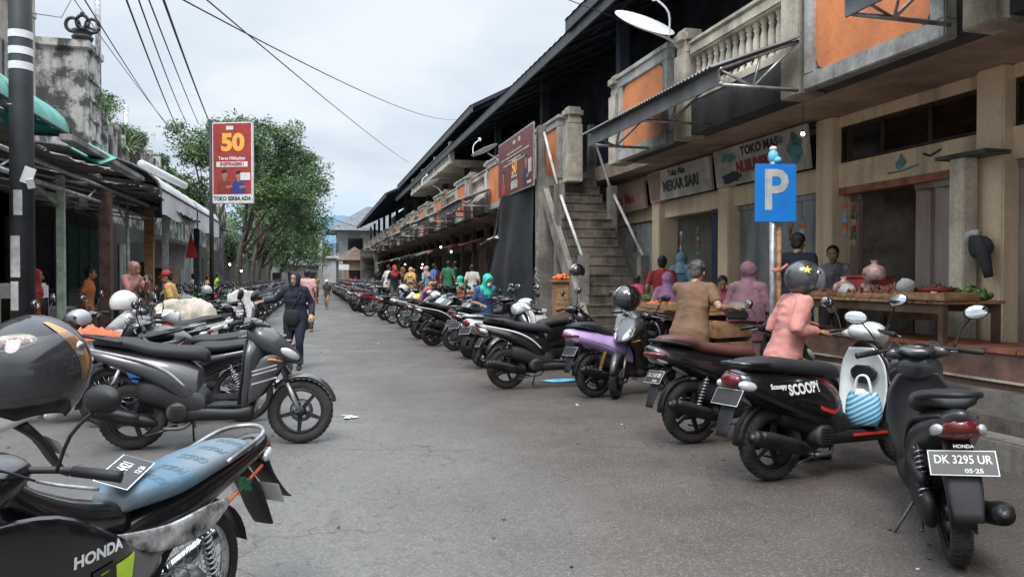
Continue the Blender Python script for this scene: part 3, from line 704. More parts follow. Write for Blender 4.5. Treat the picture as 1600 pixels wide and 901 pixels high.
post('awning_post', -3.6, 25.4, 3.1, M_STEELD, 'dark grey post left of the billboard pole', .08, True)
post('awning_post', -3.5, 31.0, 2.9, M_STEELD, 'slim dark post at the far end of the white awning', .07, True)
m = M(M_STEEL, M_GREENP)
for a, b in (((-3.85, 8.5, 3.1), (-3.75, 20.5, 3.15)), ((-3.85, 9, 2.82), (-3.8, 19.5, 2.86)), ((-6.4, 8.5, 3.6), (-6.4, 20.5, 3.6))): m.tube([a, b], .035, 6)
for j in range(7): y = 8.8+j*1.9; m.tube([(-3.85, y, 3.08), (-6.45, y, 3.62)], .03, 5); m.tube([(-3.85, y, 2.84), (-3.85, y+.6, 3.08)], .018, 5); m.tube([(-3.85, y, 2.84), (-6.4, y, 3.2)], .02, 5)
tag(m.obj('steel_trestle'), 'pale steel frame carrying the ragged sheet roof on the left', 'awning frame')
def corr(name, A, B, C, D, mm, amp=.012, pitch=.08, sag=.0, seed=0, label='', ragged=0, catn='sheet roof'):
    """corrugated sheet: A-B far to near along the eave, D-C on the wall side"""
    r = random.Random(seed); L = (V(B)-V(A)).length; n = int(L/pitch*2); k = 6; vs = []; fs = []
    for j in range(n+1):
        t = j/n; p = V(A).lerp(V(B), t); q = V(D).lerp(V(C), t); e = ragged*(sin(t*9+seed)+r.uniform(-.4, .4))
        for i in range(k+1):
            s = i/k*(1-e*.12)+e*.12; z = p.lerp(q, s); z.z += amp*(1 if j % 2 else -1)-sag*sin(pi*s)+ragged*.08*sin(t*7+s*4+seed); vs.append(tuple(z))
    for j in range(n):
        for i in range(k): o = j*(k+1)+i; fs.append((o, o+1, o+k+2, o+k+1))
    m = M(mm); m.add(vs, fs, True); c = len(vs); m.add([(a, b, z+.006) for a, b, z in vs], [f[::-1] for f in fs], True)
    return tag(m.obj(name), label, catn)
corr('sheet_roof', (-3.5, 15.3, 3.15), (-3.4, 9.0, 3.3), (-6.5, 9.0, 3.95), (-6.5, 15.3, 3.9), M_RUST, label='ragged rusty corrugated roof above the brown post', ragged=1, seed=1, sag=.05)
corr('sheet_roof', (-3.35, 20.8, 3.0), (-3.6, 15.0, 3.3), (-6.5, 15.0, 3.8), (-6.5, 20.8, 3.75), M_RUST, label='sagging dark corrugated roof above the woman in pink', ragged=1, seed=4, sag=.12)
corr('sheet_roof', (-3.0, 22.6, 2.95), (-3.15, 16.4, 3.1), (-4.7, 16.4, 3.5), (-4.7, 22.8, 3.4), M_SHEET, label='loose grey corrugated sheet with a pale serrated lower edge', ragged=.6, seed=8, amp=.018, pitch=.12)
def barrel(name, x0, z0, x1, z1, ya, yb, mm, label, bulge=.5, k=12, n=16, drop=0):
    g = []
    for j in range(n+1):
        y = ya+(yb-ya)*j/n
        for i in range(k+1):
            s = i/k; a = s*pi/2; x = x0+(x1-x0)*sin(a); z = z1+(z0-z1)*cos(a)**(1+0*bulge)-.05*abs(sin(j*pi/2.0))*s; g.append((x, y, z))
        if drop: g.append((x1, y, z1-drop+.03*sin(j*1.7)))
    c = k+1+(1 if drop else 0); fs = [(j*c+i, j*c+i+1, (j+1)*c+i+1, (j+1)*c+i) for j in range(n) for i in range(c-1)]
    m = M(mm); m.add(g, fs, True); o = root(name, label, 'awning', (0, 0, 0)); m.obj('canopy', o)
    m = M(M_STEELD)
    for y in (ya, (ya+yb)/2, yb): m.tube([(x0+(x1-x0)*sin(i/8*pi/2), y, z1+(z0-z1)*cos(i/8*pi/2)-.03) for i in range(9)]+[(x1, y, z1-drop)], .03, 6)
    m.tube([(x1, ya, z1), (x1, yb, z1)], .025, 6); m.obj('hoop', o); return o
barrel('tarp_awning', -6.5, 4.75, -3.75, 3.72, 8.6, 13.3, M_TARPG, 'green tarpaulin awning on curved hoops behind the black pole')
barrel('fabric_awning', -6.5, 4.3, -3.15, 3.35, 17.2, 27.4, M_TARPW, 'long grey white awning with curved front edge beside the billboard', drop=.55)
ep = [(-6.5+2.75*sin(i/10*pi/2), 3.72+1.03*cos(i/10*pi/2)) for i in range(11)]+[(-6.5, 3.72)]; m = M(M_TARPG); m.add([(x, 13.32+.05*sin(i), z) for i, (x, z) in enumerate(ep)]+[(x, 13.34+.05*sin(i), z) for i, (x, z) in enumerate(ep)], [tuple(range(12)), tuple(range(23, 11, -1))]); m.mt(M_STEELD); m.tube([(-6.5, 13.28, 3.72), (-3.75, 13.28, 3.72)], .025, 6); m.tube([(-5.4, 13.28, 3.72), (-4.9, 13.26, 4.5)], .018, 6); m.obj('end_panel', bpy.data.objects['tarp_awning'])
m = M(M_TARPG); m.cb((-3.6, 14.0, 3.55), (.5, .9, .03), Euler((.3, .5, .1))); tag(m.obj('loose_sheet'), 'loose green flap hanging at the tarp awning end', 'tarpaulin')
m = M(M_RUST); m.bb(-3.6, 12.2, 3.46, -3.42, 17.0, 3.56, .01); tag(m.obj('timber_beam'), 'grey weathered beam lying along the ragged sheet roofs', 'beam')
m = M(M_WHITE); m.tube([(-4.6, 22.5, 4.6), (-4.2, 27.0, 4.55)], .12, 8); tag(m.obj('gutter_pipe'), 'fat pale pipe lying along the stained parapet wall', 'pipe')
# banners, goods in the left shops
m = M(M_REDB, M_DIRTYW); sheetgrid(m, (-6.3, 11.0, 2.1), (-6.3, 13.2, 2.1), (-6.3, 13.2, 3.0), (-6.3, 11.0, 3.05), 10, 4, .03, 3, V((1, 0, 0))); m.mt(M_DIRTYW); sheetgrid(m, (-6.3, 13.25, 2.0), (-6.3, 14.6, 2.0), (-6.3, 14.6, 3.0), (-6.3, 13.25, 3.0), 8, 4, .03, 5, V((1, 0, 0))); tag(m.obj('banner'), 'faded red and white banner across the shop behind the green post', 'banner')
m = M(mat('cloth_pale_blue', (.3, .4, .45), .7, var=.5, scale=4, col2=(.4, .22, .15))); sheetgrid(m, (-4.6, 24.3, 1.75), (-4.0, 25.8, 1.7), (-4.0, 25.8, 2.5), (-4.6, 24.3, 2.6), 8, 4, .03, 5, V((1, 0, 0))); tag(m.obj('banner'), 'small printed banner in blue and brown under the white awning', 'banner')
m = M(M_WHITE); m.cb((-4.7, 22.7, 2.15), (.5, .04, .55)); tag(m.obj('shop_board'), 'plain pale board hanging left of the red flag', 'board')
m = M(mat('red_flag', (.75, .07, .05), .6, var=.1)); m.add([(-3.55, 22.9, 2.0), (-3.2, 22.8, 2.02), (-3.4, 22.85, 2.75), (-3.4, 22.9, 2.75), (-3.45, 22.95, 2.0)], [(0, 1, 2), (4, 3, 1), (0, 2, 4)]); tag(m.obj('flag'), 'small red triangular flag hanging from the awning edge', 'flag')
fr = root('drinks_fridge', 'white fridge with dark glass door standing behind the green post', 'fridge', (-4.75, 14.2, .1)); m = M(M_WHITE); m.bb(-.3, -.3, 0, .3, .3, .12, .02); m.bb(-.3, -.3, .12, .3, .3, 1.25, .04); m.obj('cabinet', fr); m = M(M_GLASSD); m.box(-.22, -.31, .2, .18, -.302, 1.0); m.box(.302, -.22, .2, .31, .22, 1.0); m.obj('door', fr)
for x, y, z, sx, sy, sz, mm, lb_, nm in ((-5.3, 11.9, .1, .7, .9, .85, mat('yellow_plastic', (.7, .5, .04), .5), 'yellow plastic crate of goods at the far left', 'crate'), (-5.2, 12.0, .96, .5, .5, .5, M_REDB, 'dull red box stacked on the yellow crate', 'box'), (-4.9, 16.3, .1, .6, .8, .45, M_WOODD, 'dark wooden box on the left pavement', 'box'), (-4.9, 16.8, .56, .5, .5, .3, M_DIRTYW, 'dirty white box on the dark wooden box', 'box'), (-5.0, 21.5, .1, .9, 1.6, .8, M_TEAL, 'teal shop counter under the white awning', 'counter'), (-4.9, 26.5, .1, .9, 1.6, 1.9, M_WOOD, 'tall brown wooden shelf under the white awning', 'shelf'), (-5.6, 18.4, .1, 1.0, 1.2, 1.1, M_DARKC, 'grey concrete counter behind the woman in pink', 'counter')):
    m = M(mm)
    t = .03; m.bb(x-sx/2, y-sy/2, z, x+sx/2, y+sy/2, z+sz-.06, .015); m.bb(x-sx/2-t, y-sy/2-t, z+sz-.06, x+sx/2+t, y+sy/2+t, z+sz, .01)
    for q in range(3): m.bb(x-sx/2-.012, y-sy/2-.012, z+.08+q*sz*.28, x+sx/2+.012, y+sy/2+.012, z+.1+q*sz*.28, .004)
    tag(m.obj(nm), lb_, nm)
# billboard
bb = root('billboard', 'tall red billboard with large yellow 50 on a dark pole', 'billboard', Wc((331-800)/FPX*20, 20))
bb.rotation_euler = (0, 0, -RAD(21)); HB = 5.62; WB = 1.13; x0 = .06
m = M(M_POLE); m.tube([(0, 0, .0), (0, 0, 5.7)], .055, 10); m.obj('pole', bb)
m = M(M_WHITE, M_STEELD); m.bb(x0, -.05, HB-2.18, x0+WB, .05, HB, .008); m.mt(M_STEELD); m.box(x0, .052, HB-2.18, x0+WB, .07, HB); m.obj('frame', bb)
m = M(M_RED); m.box(x0+.03, -.056, HB-1.93, x0+WB-.03, -.05, HB-.03); m.obj('face', bb)
m = M(M_SKIN); person_poster(m, (x0+.35, -.058, HB-1.92), (1, 0, 0), .7, mat('poster_red', (.25, .03, .03), .5), 1); person_poster(m, (x0+.74, -.058, HB-1.92), (1, 0, 0), .66, mat('poster_blue', (.04, .05, .22), .5), 1)
m.mt(M_WHITE); m.box(x0+.8, -.066, HB-1.56, x0+1.07, -.058, HB-1.36); m.box(x0+.12, -.06, HB-1.2, x0+1.0, -.0565, HB-1.06); m.box(x0+.4, -.06, HB-.2, x0+.6, -.0565, HB-.1)
m.obj('print', bb)
def bt(s, size, mm, xx, zz, bold=0, sx=1, yy=-.058): return text(s, size, mm, 'lettering', bb, face((xx, yy, zz), (1, 0, 0), (0, -1, 0)), .002, bold, sx=sx)
bt('50', .62, M_YEL, x0+.58, HB-.56, .03, 1.05); bt('Terus Hidupkan', .125, M_WHITE, x0+.56, HB-.97, .004, .93); bt('INSPIRASIMU', .13, M_RED, x0+.56, HB-1.13, .005, .9, -.062); bt('TOKO SERBA ADA', .15, M_BLK, x0+.56, HB-2.055, .006, .84, -.0505)
# parking sign
psn = root('parking_sign', 'blue square parking sign with white letter P on a steel pole', 'road sign', P(1207, 640, 7.4)*1.0); psn.location.z = 0; psn.rotation_euler = (0, 0, -RAD(12))
m = M(M_STEEL); m.tube([(0, 0, 0), (0, 0, 2.72)], .032, 10); m.obj('pole', psn)
m = M(M_BLUE, M_STEEL); m.bb(-.2, -.045, 2.0, .22, -.033, 2.58, .006); m.mt(M_STEEL).box(-.19, -.0325, 2.01, .21, -.027, 2.57); m.obj('plate', psn)
text('P', .56, M_DIRTYW, 'lettering', psn, face((.005, -.046, 2.30), (1, 0, 0), (0, -1, 0)), .002, .012, sx=.9)
m = M(M_LBLUE, M_WHITE); m.ball((0, 0, 2.66), (.055, .05, .07), 9, 6); m.ball((.03, -.02, 2.62), (.05, .045, .04), 8, 5); m.mt(M_WHITE).ball((-.0, 0, 2.735), (.04, .035, .03), 8, 5); tag(m.obj('plastic_bag'), 'blue plastic bag tied on top of the parking sign', 'bag').location = psn.location
m = M(M_WOOD); m.tube([(.075, .03, 0), (.07, .02, 1.96)], .028, 7); m.obj('wooden_stick', psn)
m = M(mat('pink_cord', (.6, .2, .16), .6)); m.lathe([(.05, 1.5), (.06, 1.52), (.05, 1.54)], (.03, 0, 0), 'z', 10); m.tube([(.06, -.05, 1.52), (.13, -.06, 1.58)], .015, 6); m.obj('cord', psn)
# satellite dishes
def dish(p, r, az, el, label, s=1, nrm=None):
    o = root('satellite_dish', label, 'satellite dish', p, az); m = M(M_WHITE); T = (V((1, 0, 0)).rotation_difference(V(nrm)).to_matrix() if nrm else Euler((0, -el, 0)).to_matrix()).to_4x4(); T.translation = V((.42, 0, .42)) if not nrm else V((-.58, .1, .42)); m.T = T
    m.lathe([(0, 0), (r*.5, .03*r), (r*.8, .09*r), (r, .16*r), (r*1.01, .17*r), (r*.99, .18*r), (r*.8, .11*r), (r*.5, .05*r), (0, .02)], (0, 0, 0), 'x', 28); m.obj('reflector', o)
    m = M(M_WHITE); sg_ = -1.5 if nrm else 1; m.tube([(0, 0, 0), (.08*sg_, 0, .22), (.36*sg_, .05, .38)], .022, 8, 3); m.obj('mount', o)
    m = M(M_WHITE); m.T = T; m.tube([(.0, 0, -r*.9), (r*.7, 0, -r*.6), (r*.95, 0, 0)], .014, 6, 4); m.ball((r*.95, 0, .0), (.05, .045, .045), 10, 6); m.obj('feed_arm', o); return o
nd = Wc(.30, -.55); dish(P(1064, 92, 10.9), .46, 0, 0, 'large white satellite dish on the nearest balcony pedestal', nrm=(nd.x, nd.y, .85))
dish(P(782, 262, 20.5), .40, RAD(170), RAD(66), 'white satellite dish just left of the maroon banner')
dish(P(690, 305, 29.5), .42, RAD(170), RAD(66), 'white satellite dish further along the balcony left of the others')
m = M(M_WHITE); m.T = Matrix.Translation(P(700, 262, 33)); m.lathe([(.03, .3), (.08, .25), (.12, 0), (.32, -.22)], (0, 0, 0), 'z', 14); tag(m.obj('loudspeaker'), 'white horn loudspeaker pointing down under the gallery', 'loudspeaker')
# bulbs
def bulb(p, up, label, r=.045, grp=None):
    r *= .45
    o = root('hanging_bulb', label, 'lamp', p, group=grp); m = M(M_BULB); m.ball((0, 0, 0), (r, r, r*1.1), 10, 7); m.obj('bulb', o)
    m = M(M_BLK); m.lathe([(r*.5, r*.8), (r*.5, r*1.8), (.006, r*2)], (0, 0, 0), 'z', 8); m.tube([(0, 0, r*2), (0, 0, up)], .005, 4); m.obj('cord', o); return o
bulb(P(1253, 210, 8.9), .42, 'lit bulb hanging before the TOKO MAS sign', .05)
bulb(P(705, 393, 31), 1.0, 'bright bulb hanging in the dark shops left of the tarp', .09); 
for px, py, d in ((633, 413, 38), (660, 413, 38), (659, 418, 36), (666, 420, 34), (640, 420, 37), (689, 386, 30)): bulb(P(px, py, d), .9, 'small bright bulb among the stalls deep under the balcony', .08, 'bulbs deep in the market')
for px, py, d in ((359, 413, 30), (377, 423, 33)): bulb(P(px, py, d), .9, 'small bright bulb under the trees on the left', .09, 'bulbs under the left trees')
# overhead cables
def cable(pts, r=.012, label='', n=12, sag=0):
    m = M(M_BLK)
    if len(pts) == 2: a, b = V(pts[0]), V(pts[1]); pts = [tuple(a.lerp(b, i/n)-V((0, 0, sag*4*(i/n)*(1-i/n)))) for i in range(n+1)]
    m.tube(pts, r*.62, 5); tag(m.obj('overhead_cable'), label, 'cable')
cable([P(155, -70, 5), P(735, 183, 40)], .012, 'long thin cable sagging across the whole sky to the market roof', 24, .55)
cable([P(240, -70, 5.5), P(640, 255, 34)], .012, 'straight thin cable falling steeply across the open sky', 16, .1)
cable([P(110, -40, 7), P(270, 205, 26)], .013, 'cable running from top left down to the roof plants', 12, .1)
cable([P(178, -60, 7), P(285, 215, 24)], .02, 'second cable from the left converging on the billboard', 12, .1)
cable([P(205, -40, 7), P(292, 190, 22)], .016, 'third cable from the left ending behind the treetop', 12, .1)
cable([P(216, -50, 7), P(312, 195, 22)], .016, 'fourth cable from the left ending at the treetop', 12, .05)
cable([P(240, -50, 7), P(328, 190, 20.5)], .026, 'thick bundled cable ending at the billboard pole', 12, .05)
cable([P(90, -40, 12), P(280, 215, 30)], .014, 'thin cable passing right of the crown ornament', 12, .1)
cable([P(45, 22, 11), P(100, 30, 14), P(128, -20, 15)], .012, 'looped cable behind the banded pole')
cable([P(478, 320, 60), P(590, 360, 70)], .04, 'distant twin cable over the end of the street', 10, .4)
cable([P(-900, -700, 9), P(985, 40, 12)], .012, 'short cable entering from the top to the near roof', 10, .03)
# a far building closing the right row, beyond it a low roof
fb = root('far_house', 'distant grey two storey house with hipped roof at the end of the market row', 'building', (3.2, 98, 0))
m = M(mat('far_wall', (.35, .36, .36), .8, var=.2, scale=.5)); m.box(-.2, -4, 0, 9, 5, 7.2); m.obj('wall', fb)
m = M(M_ROOFT); m.add([(-1.6, -6, 7.2), (10, -6, 7.2), (10, 6, 7.2), (-1.6, 6, 7.2), (3.5, -.5, 10.6), (6, -.5, 10.6)], [(0, 1, 5, 4), (1, 2, 5), (2, 3, 4, 5), (3, 0, 4), (3, 2, 1, 0)]); m.obj('roof', fb)
for z in (1, 4.6):
    for y in (-3, 0, 3): m = M(M_GLASSD); m.box(-.26, y-.9, z, -.2, y+.9, z+1.7); m.obj('window', fb)
    for x in (1, 4): m = M(M_GLASSD); m.box(x, -4.06, z, x+1.8, -4, z+1.7); m.obj('window', fb)
m = M(M_DIRTYW); m.bb(-2.6, -8, 3.7, -.2, 5, 3.95, .03); m.bb(-2.6, -8, 3.95, -2.45, 5, 4.9, .03); m.bb(-2.5, -7.9, 0, -2.2, -7.6, 7.1, .03); m.bb(-2.5, 1, 0, -2.2, 1.3, 7.1, .03); m.obj('balcony', fb)
ks = root('yellow_kiosk', 'pale yellow kiosk with dark awning at the end of the street', 'kiosk', (2.7, 70, 0))
m = M(M_CREAM); m.bb(0, -1.5, 0, 2.2, 2, 3.0, .03); m.obj('wall', ks); m = M(M_ROOFT, M_TILE); m.mt(M_WOODD).add([(-.8, -2.2, 3), (2.8, -2.2, 3), (2.8, 2.6, 3), (-.8, 2.6, 3), (1, 0, 4.3)], [(0, 1, 4), (1, 2, 4), (2, 3, 4), (3, 0, 4), (3, 2, 1, 0)]); m.obj('roof', ks)
m = M(M_GLASSD); m.box(.4, -1.56, 1, 1.8, -1.502, 2.1); m.obj('window', ks)
m = M(M_WHITE); m.box(-.5, -2.3, 2.1, .4, -2.2, 2.6); m.obj('sign_board', ks)
for i, (x, y, wd, ht, c, lbl) in enumerate(((-1.6, 120, 6, 4.5, (.16, .15, .15), 'low grey roofed house closing the far end of the street'), (-13, 70, 7, 5, (.3, .28, .25), 'pale house hidden behind the left street trees'), (-14, 100, 8, 6, (.25, .25, .26), 'grey house behind the farthest left trees'), (2.5, 135, 10, 6, (.3, .3, .3), 'pale house beyond the end of the right row'), (-8.5, 128, 11, 5.5, (.2, .2, .2), 'dark house behind the end of the left row'))):
    h = root('far_house', lbl, 'building', (x, y, 0)); m = M(mat('far_wall%d' % i, c, .8, var=.2, scale=.4)); m.box(-wd/2, -4, 0, wd/2, 4, ht-1.2); m.obj('wall', h)
    m = M(M_ROOFT); m.add([(-wd/2-.6, -4.6, ht-1.2), (wd/2+.6, -4.6, ht-1.2), (wd/2+.6, 4.6, ht-1.2), (-wd/2-.6, 4.6, ht-1.2), (-wd/4, 0, ht+.5), (wd/4, 0, ht+.5)], [(0, 1, 5, 4), (1, 2, 5), (2, 3, 4, 5), (3, 0, 4), (3, 2, 1, 0)]); m.obj('roof', h)
    m = M(M_GLASSD)
    for q in (-1, 1): m = M(M_GLASSD); m.box(q*wd/4-.6, -4.06, 1, q*wd/4+.6, -4, 2.2); m.obj('window', h)
# hills, the haze of distance put into their blue-grey colour
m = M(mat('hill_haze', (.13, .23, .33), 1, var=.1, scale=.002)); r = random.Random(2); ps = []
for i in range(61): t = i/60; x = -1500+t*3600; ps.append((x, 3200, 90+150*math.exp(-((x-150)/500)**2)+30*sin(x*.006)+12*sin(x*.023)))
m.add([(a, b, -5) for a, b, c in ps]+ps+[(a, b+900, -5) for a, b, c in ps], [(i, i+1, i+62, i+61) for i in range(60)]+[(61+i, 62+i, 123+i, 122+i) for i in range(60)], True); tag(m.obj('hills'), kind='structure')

# ---------------- trees and plants ----------------
LEAF = [mat('leaf_dark', (.035, .085, .03), .55, var=.3, scale=1.5), mat('leaf_mid', (.075, .155, .05), .5, var=.3, scale=1.5), mat('leaf_light', (.15, .24, .075), .5, var=.25, scale=1.5)]
M_BARK = mat('bark', (.11, .095, .075), .9, var=.35, scale=6, bump=.6, bscale=20)
def leaves(name, cl, n, size, seed, parent, flat=.7):
    """cl: clumps (centre, radius); n small leaf faces through their volume, in twig bunches"""
    r = random.Random(seed); m = M(*LEAF); vs = []; fs = []; mi = []
    tot = sum(c[1]**2.2 for c in cl)
    for c, R in cl:
        k = int(n*1.45*R**2.2/tot/7); tone = r.choice((0, 0, 1, 1, 2))
        for _ in range(k):
            u = r.random()**.45; a = r.uniform(0, 2*pi); b = math.acos(r.uniform(-1, 1)); d = V((sin(b)*cos(a), sin(b)*sin(a), cos(b)*.75))
            q = V(c)+d*R*u*(1+.25*sin(a*3+seed)); mid = max(0, min(2, tone+r.choice((-1, 0, 0, 1))))
            for _ in range(7):
                e = q+V((r.gauss(0, 1), r.gauss(0, 1), r.gauss(0, .7)))*size*1.3
                t = V((r.gauss(0, 1), r.gauss(0, 1), r.gauss(0, .6))).normalized(); s = t.cross(V((r.gauss(0, 1), r.gauss(0, 1), r.gauss(0, 1)))).normalized()
                L = size*.84*r.uniform(.5, 1.25); W_ = L*.38; o = len(vs); vs += [tuple(e-t*L), tuple(e+s*W_), tuple(e+t*L), tuple(e-s*W_)]; fs.append((o, o+1, o+2, o+3)); mi.append(mid)
    m.v = vs; m.f = fs; m.mi = mi; m.sm = [False]*len(fs); return m.obj(name, parent)
def tree(x, y, h, R, seed, label, n=9000, size=.09, base=.42, lean=(0, 0), grp='street trees along the left kerb', sq=1.0):
    r = random.Random(seed); o = root('street_tree', label, 'tree', (x, y, 0), group=grp); m = M(M_BARK); hb = h*base
    m.tube([(0, 0, 0), (.03, .02, hb*.4), (lean[0]*.12, lean[1]*.4, hb*.85), (lean[0]*.4, lean[1]*.7, hb*1.25)], [.2, .15, .12, .09], 9, 3)
    cl = []
    for i in range(9):
        a = i*2.4+r.random(); q = V((lean[0]+cos(a)*R*r.uniform(.3, .8), lean[1]+sin(a)*R*r.uniform(.3, .8)*sq, h*r.uniform(base+.1, .93)))
        s = V((lean[0]*.2, lean[1]*.5, hb*r.uniform(.75, 1.1))); mid = s.lerp(q, .5)+V((0, 0, .3))
        m.tube([tuple(s), tuple(mid), tuple(q)], [.07, .045, .015], 6, 3)
        cl.append((q, R*r.uniform(.36, .55)))
        for _ in range(3): cl.append((q+V((r.uniform(-1, 1), r.uniform(-1, 1)*sq, r.uniform(-.8, .8)))*R*.45, R*r.uniform(.14, .3)))
    m.obj('trunk', o); leaves('crown', cl, n, size, seed, o); return o
tree(-4.1, 32, 8.5, 1.75, 11, 'nearest street tree behind the red billboard with loose twiggy top', 15000, .085, .4, (.5, 0))
tree(-3.6, 38, 9.5, 2.3, 12, 'tall full street tree right of the red billboard', 20000, .09, .36, (1.7, 0))
tree(-3.6, 47, 9.8, 2.8, 13, 'third street tree whose crown reaches furthest over the road', 17000, .11, .34, (1.6, 0))
tree(-3.9, 57, 9.4, 3.2, 14, 'fourth street tree, bright green, behind the tallest crowns', 12000, .13, .3, (1.4, 0))
tree(-3.9, 70, 9.0, 3.4, 15, 'fifth street tree far down the left kerb', 9000, .15, .3, (.8, 0))
tree(-3.6, 86, 9.0, 3.8, 16, 'sixth street tree near the vanishing point of the road', 8000, .18, .3, (1.0, 0))
tree(-2.8, 106, 9.5, 4.2, 17, 'farthest street tree closing the left side of the road', 8000, .2, .25, (1.0, 0))
tree(-7.6, 62, 6.5, 2.6, 18, 'dark tree standing behind the left kerb row', 9000, .11, .3)
tree(-7.4, 84, 8.0, 3.2, 19, 'darker tree farther behind the left kerb row', 8000, .14, .3)
def bush(p, R, seed, label, n=2200, size=.07, spiky=0):
    o = root('roof_plant', label, 'plant', p); r = random.Random(seed); m = M(M_BARK)
    cl = [(V((r.uniform(-1, 1)*R*.8, r.uniform(-1, 1)*R*1.4, R*r.uniform(.3, 1.1))), R*r.uniform(.3, .55)) for _ in range(8)]
    for c, _ in cl: m.tube([(0, 0, -.5), tuple(c*.5), tuple(c)], [.05, .03, .01], 5)
    m.obj('stem', o)
    if spiky:
        m = M(LEAF[1], LEAF[2])
        for _ in range(spiky):
            a = r.uniform(0, 2*pi); e = r.uniform(.1, 1.3); L = R*r.uniform(.8, 1.3); d = V((cos(a)*cos(e), sin(a)*cos(e), sin(e))); s = d.cross(V((0, 0, 1))).normalized()*.035; mid = d*L*.55+V((0, 0, .05)); tip = d*L-V((0, 0, .25*L*cos(e)))
            m.mt(LEAF[r.randint(1, 2)]); m.add([(0, 0, 0), tuple(mid+s), tuple(tip), tuple(mid-s)], [(0, 1, 2, 3)])
        m.obj('blades', o)
    else: leaves('foliage', cl, n, size, seed, o)
    return o
bush((LX-.3, 27.6, 6.3), 1.1, 1, 'bushy green plant beside the stained wall tower'); bush((LX-.1, 29.3, 5.9), 1.0, 2, 'spiky palm-like plant hanging over the parapet near the tower', spiky=120)
bush((LX-.4, 31.5, 6.3), .75, 3, 'wide green bush in the middle of the planted parapet'); bush((LX-.3, 36, 6.2), .6, 4, 'pale flowering bush past the middle of the parapet')
bush((LX-.1, 39.5, 5.4), .9, 5, 'spiky plant trailing down the far parapet', spiky=120); bush((LX-.1, 44, 5.6), .6, 6, 'leafy plant on the parapet by the small crown')
bush((LX+.2, 34, 5.1), .7, 7, 'small dark bush hanging low on the parapet wall')
# ---------------- motorcycles ----------------
M_TYRE = mat('tyre_rubber', (.012, .0115, .011), .85, var=.35, scale=9, bump=.15, bscale=60, col2=(.034, .03, .026)); M_RIM = mat('black_rim', (.02, .02, .022), .4, .3, var=.3, scale=9)
M_CHROME = mat('chrome', (.62, .62, .63), .22, 1.0, var=.15, scale=8); M_ALU = mat('cast_alloy', (.33, .33, .33), .45, .7, var=.3, scale=9)
M_PLAST = mat('black_plastic', (.012, .012, .0135), .55, var=.25, scale=5, bump=.05, bscale=90); M_SEAT = mat('black_seat', (.018, .018, .02), .62, var=.2, scale=5, bump=.12, bscale=70)
M_ENG = mat('engine_metal', (.05, .049, .047), .55, .5, var=.4, scale=12); M_MUF = mat('muffler_black', (.014, .014, .015), .45, .4, var=.4, scale=7)
M_TAIL = mat('tail_lamp_red', (.13, .008, .011), .15, var=.1, coat=.6); M_LENS = mat('clear_lens', (.55, .56, .58), .12, .2, var=.12, coat=.8)
M_AMB = mat('amber_lens', (.65, .22, .03), .2, var=.05, coat=.5); M_MIRG = mat('mirror_glass', (.75, .78, .8), .03, 1.0, var=0)
M_PLATE = mat('plate_black', (.03, .03, .032), .45, var=.2); M_PLW = mat('plate_edge_white', (.6, .6, .58), .5, var=.1); M_SPR = mat('spring_steel', (.45, .45, .46), .35, .8, var=.1)
M_GOLD = mat('gold_spring', (.6, .3, .05), .4, .4, var=.1)
def paint(n, c, rough=.22, **k): return mat('paint_'+n, c, rough, var=.1, scale=4, coat=.7, **k)
PB = paint('black', (.006, .006, .0075)); PG = paint('graphite', (.034, .034, .037), .32); PW = paint('white', (.6, .6, .58)); PR = paint('red', (.3, .015, .02))
PBL = paint('blue', (.02, .1, .35)); PP = paint('lilac', (.46, .32, .6)); PS = paint('silver', (.3, .31, .33)); PC = paint('cream', (.72, .74, .72)); PGN = paint('dark_green', (.02, .12, .06)); PMT = mat('matt_black', (.014, .014, .016), .5, var=.15)
STR = mat('stripe_silver', (.42, .40, .42), .35, var=.15); STRR = mat('stripe_red', (.5, .03, .03), .35, var=.1)
from mathutils.bvhtree import BVHTree
def wrap(o, targets, d, off=.002, cuts=0):
    """lay a decal's vertices onto the parts below it along d"""
    vs, fs = [], []
    for t in targets: b0 = len(vs); vs += [v.co.copy() for v in t.data.vertices]; fs += [tuple(i+b0 for i in p.vertices) for p in t.data.polygons]
    bv = BVHTree.FromPolygons(vs, fs); d = V(d).normalized(); me = o.data
    if cuts:
        bm = bmesh.new(); bm.from_mesh(me); bmesh.ops.triangulate(bm, faces=bm.faces[:])
        for _ in range(cuts): bmesh.ops.subdivide_edges(bm, edges=bm.edges[:], cuts=1)
        bmesh.ops.triangulate(bm, faces=bm.faces[:]); bm.to_mesh(me); bm.free()
    hit = [bv.ray_cast(v.co-d*.3, d) for v in me.vertices]; ok = [h for h in hit if h[0] is not None]
    for v, h in zip(me.vertices, hit):
        if h[0] is None and ok: h = min(ok, key=lambda q: (q[0]-v.co-d*((q[0]-v.co).dot(d))).length); v.co = v.co+d*((h[0]-v.co).dot(d)-off)
        elif h[0] is not None: v.co = h[0]-d*off
    me.update()
def parts(o, *names): return [c for c in o.children if c.name.split('.')[0] in names]
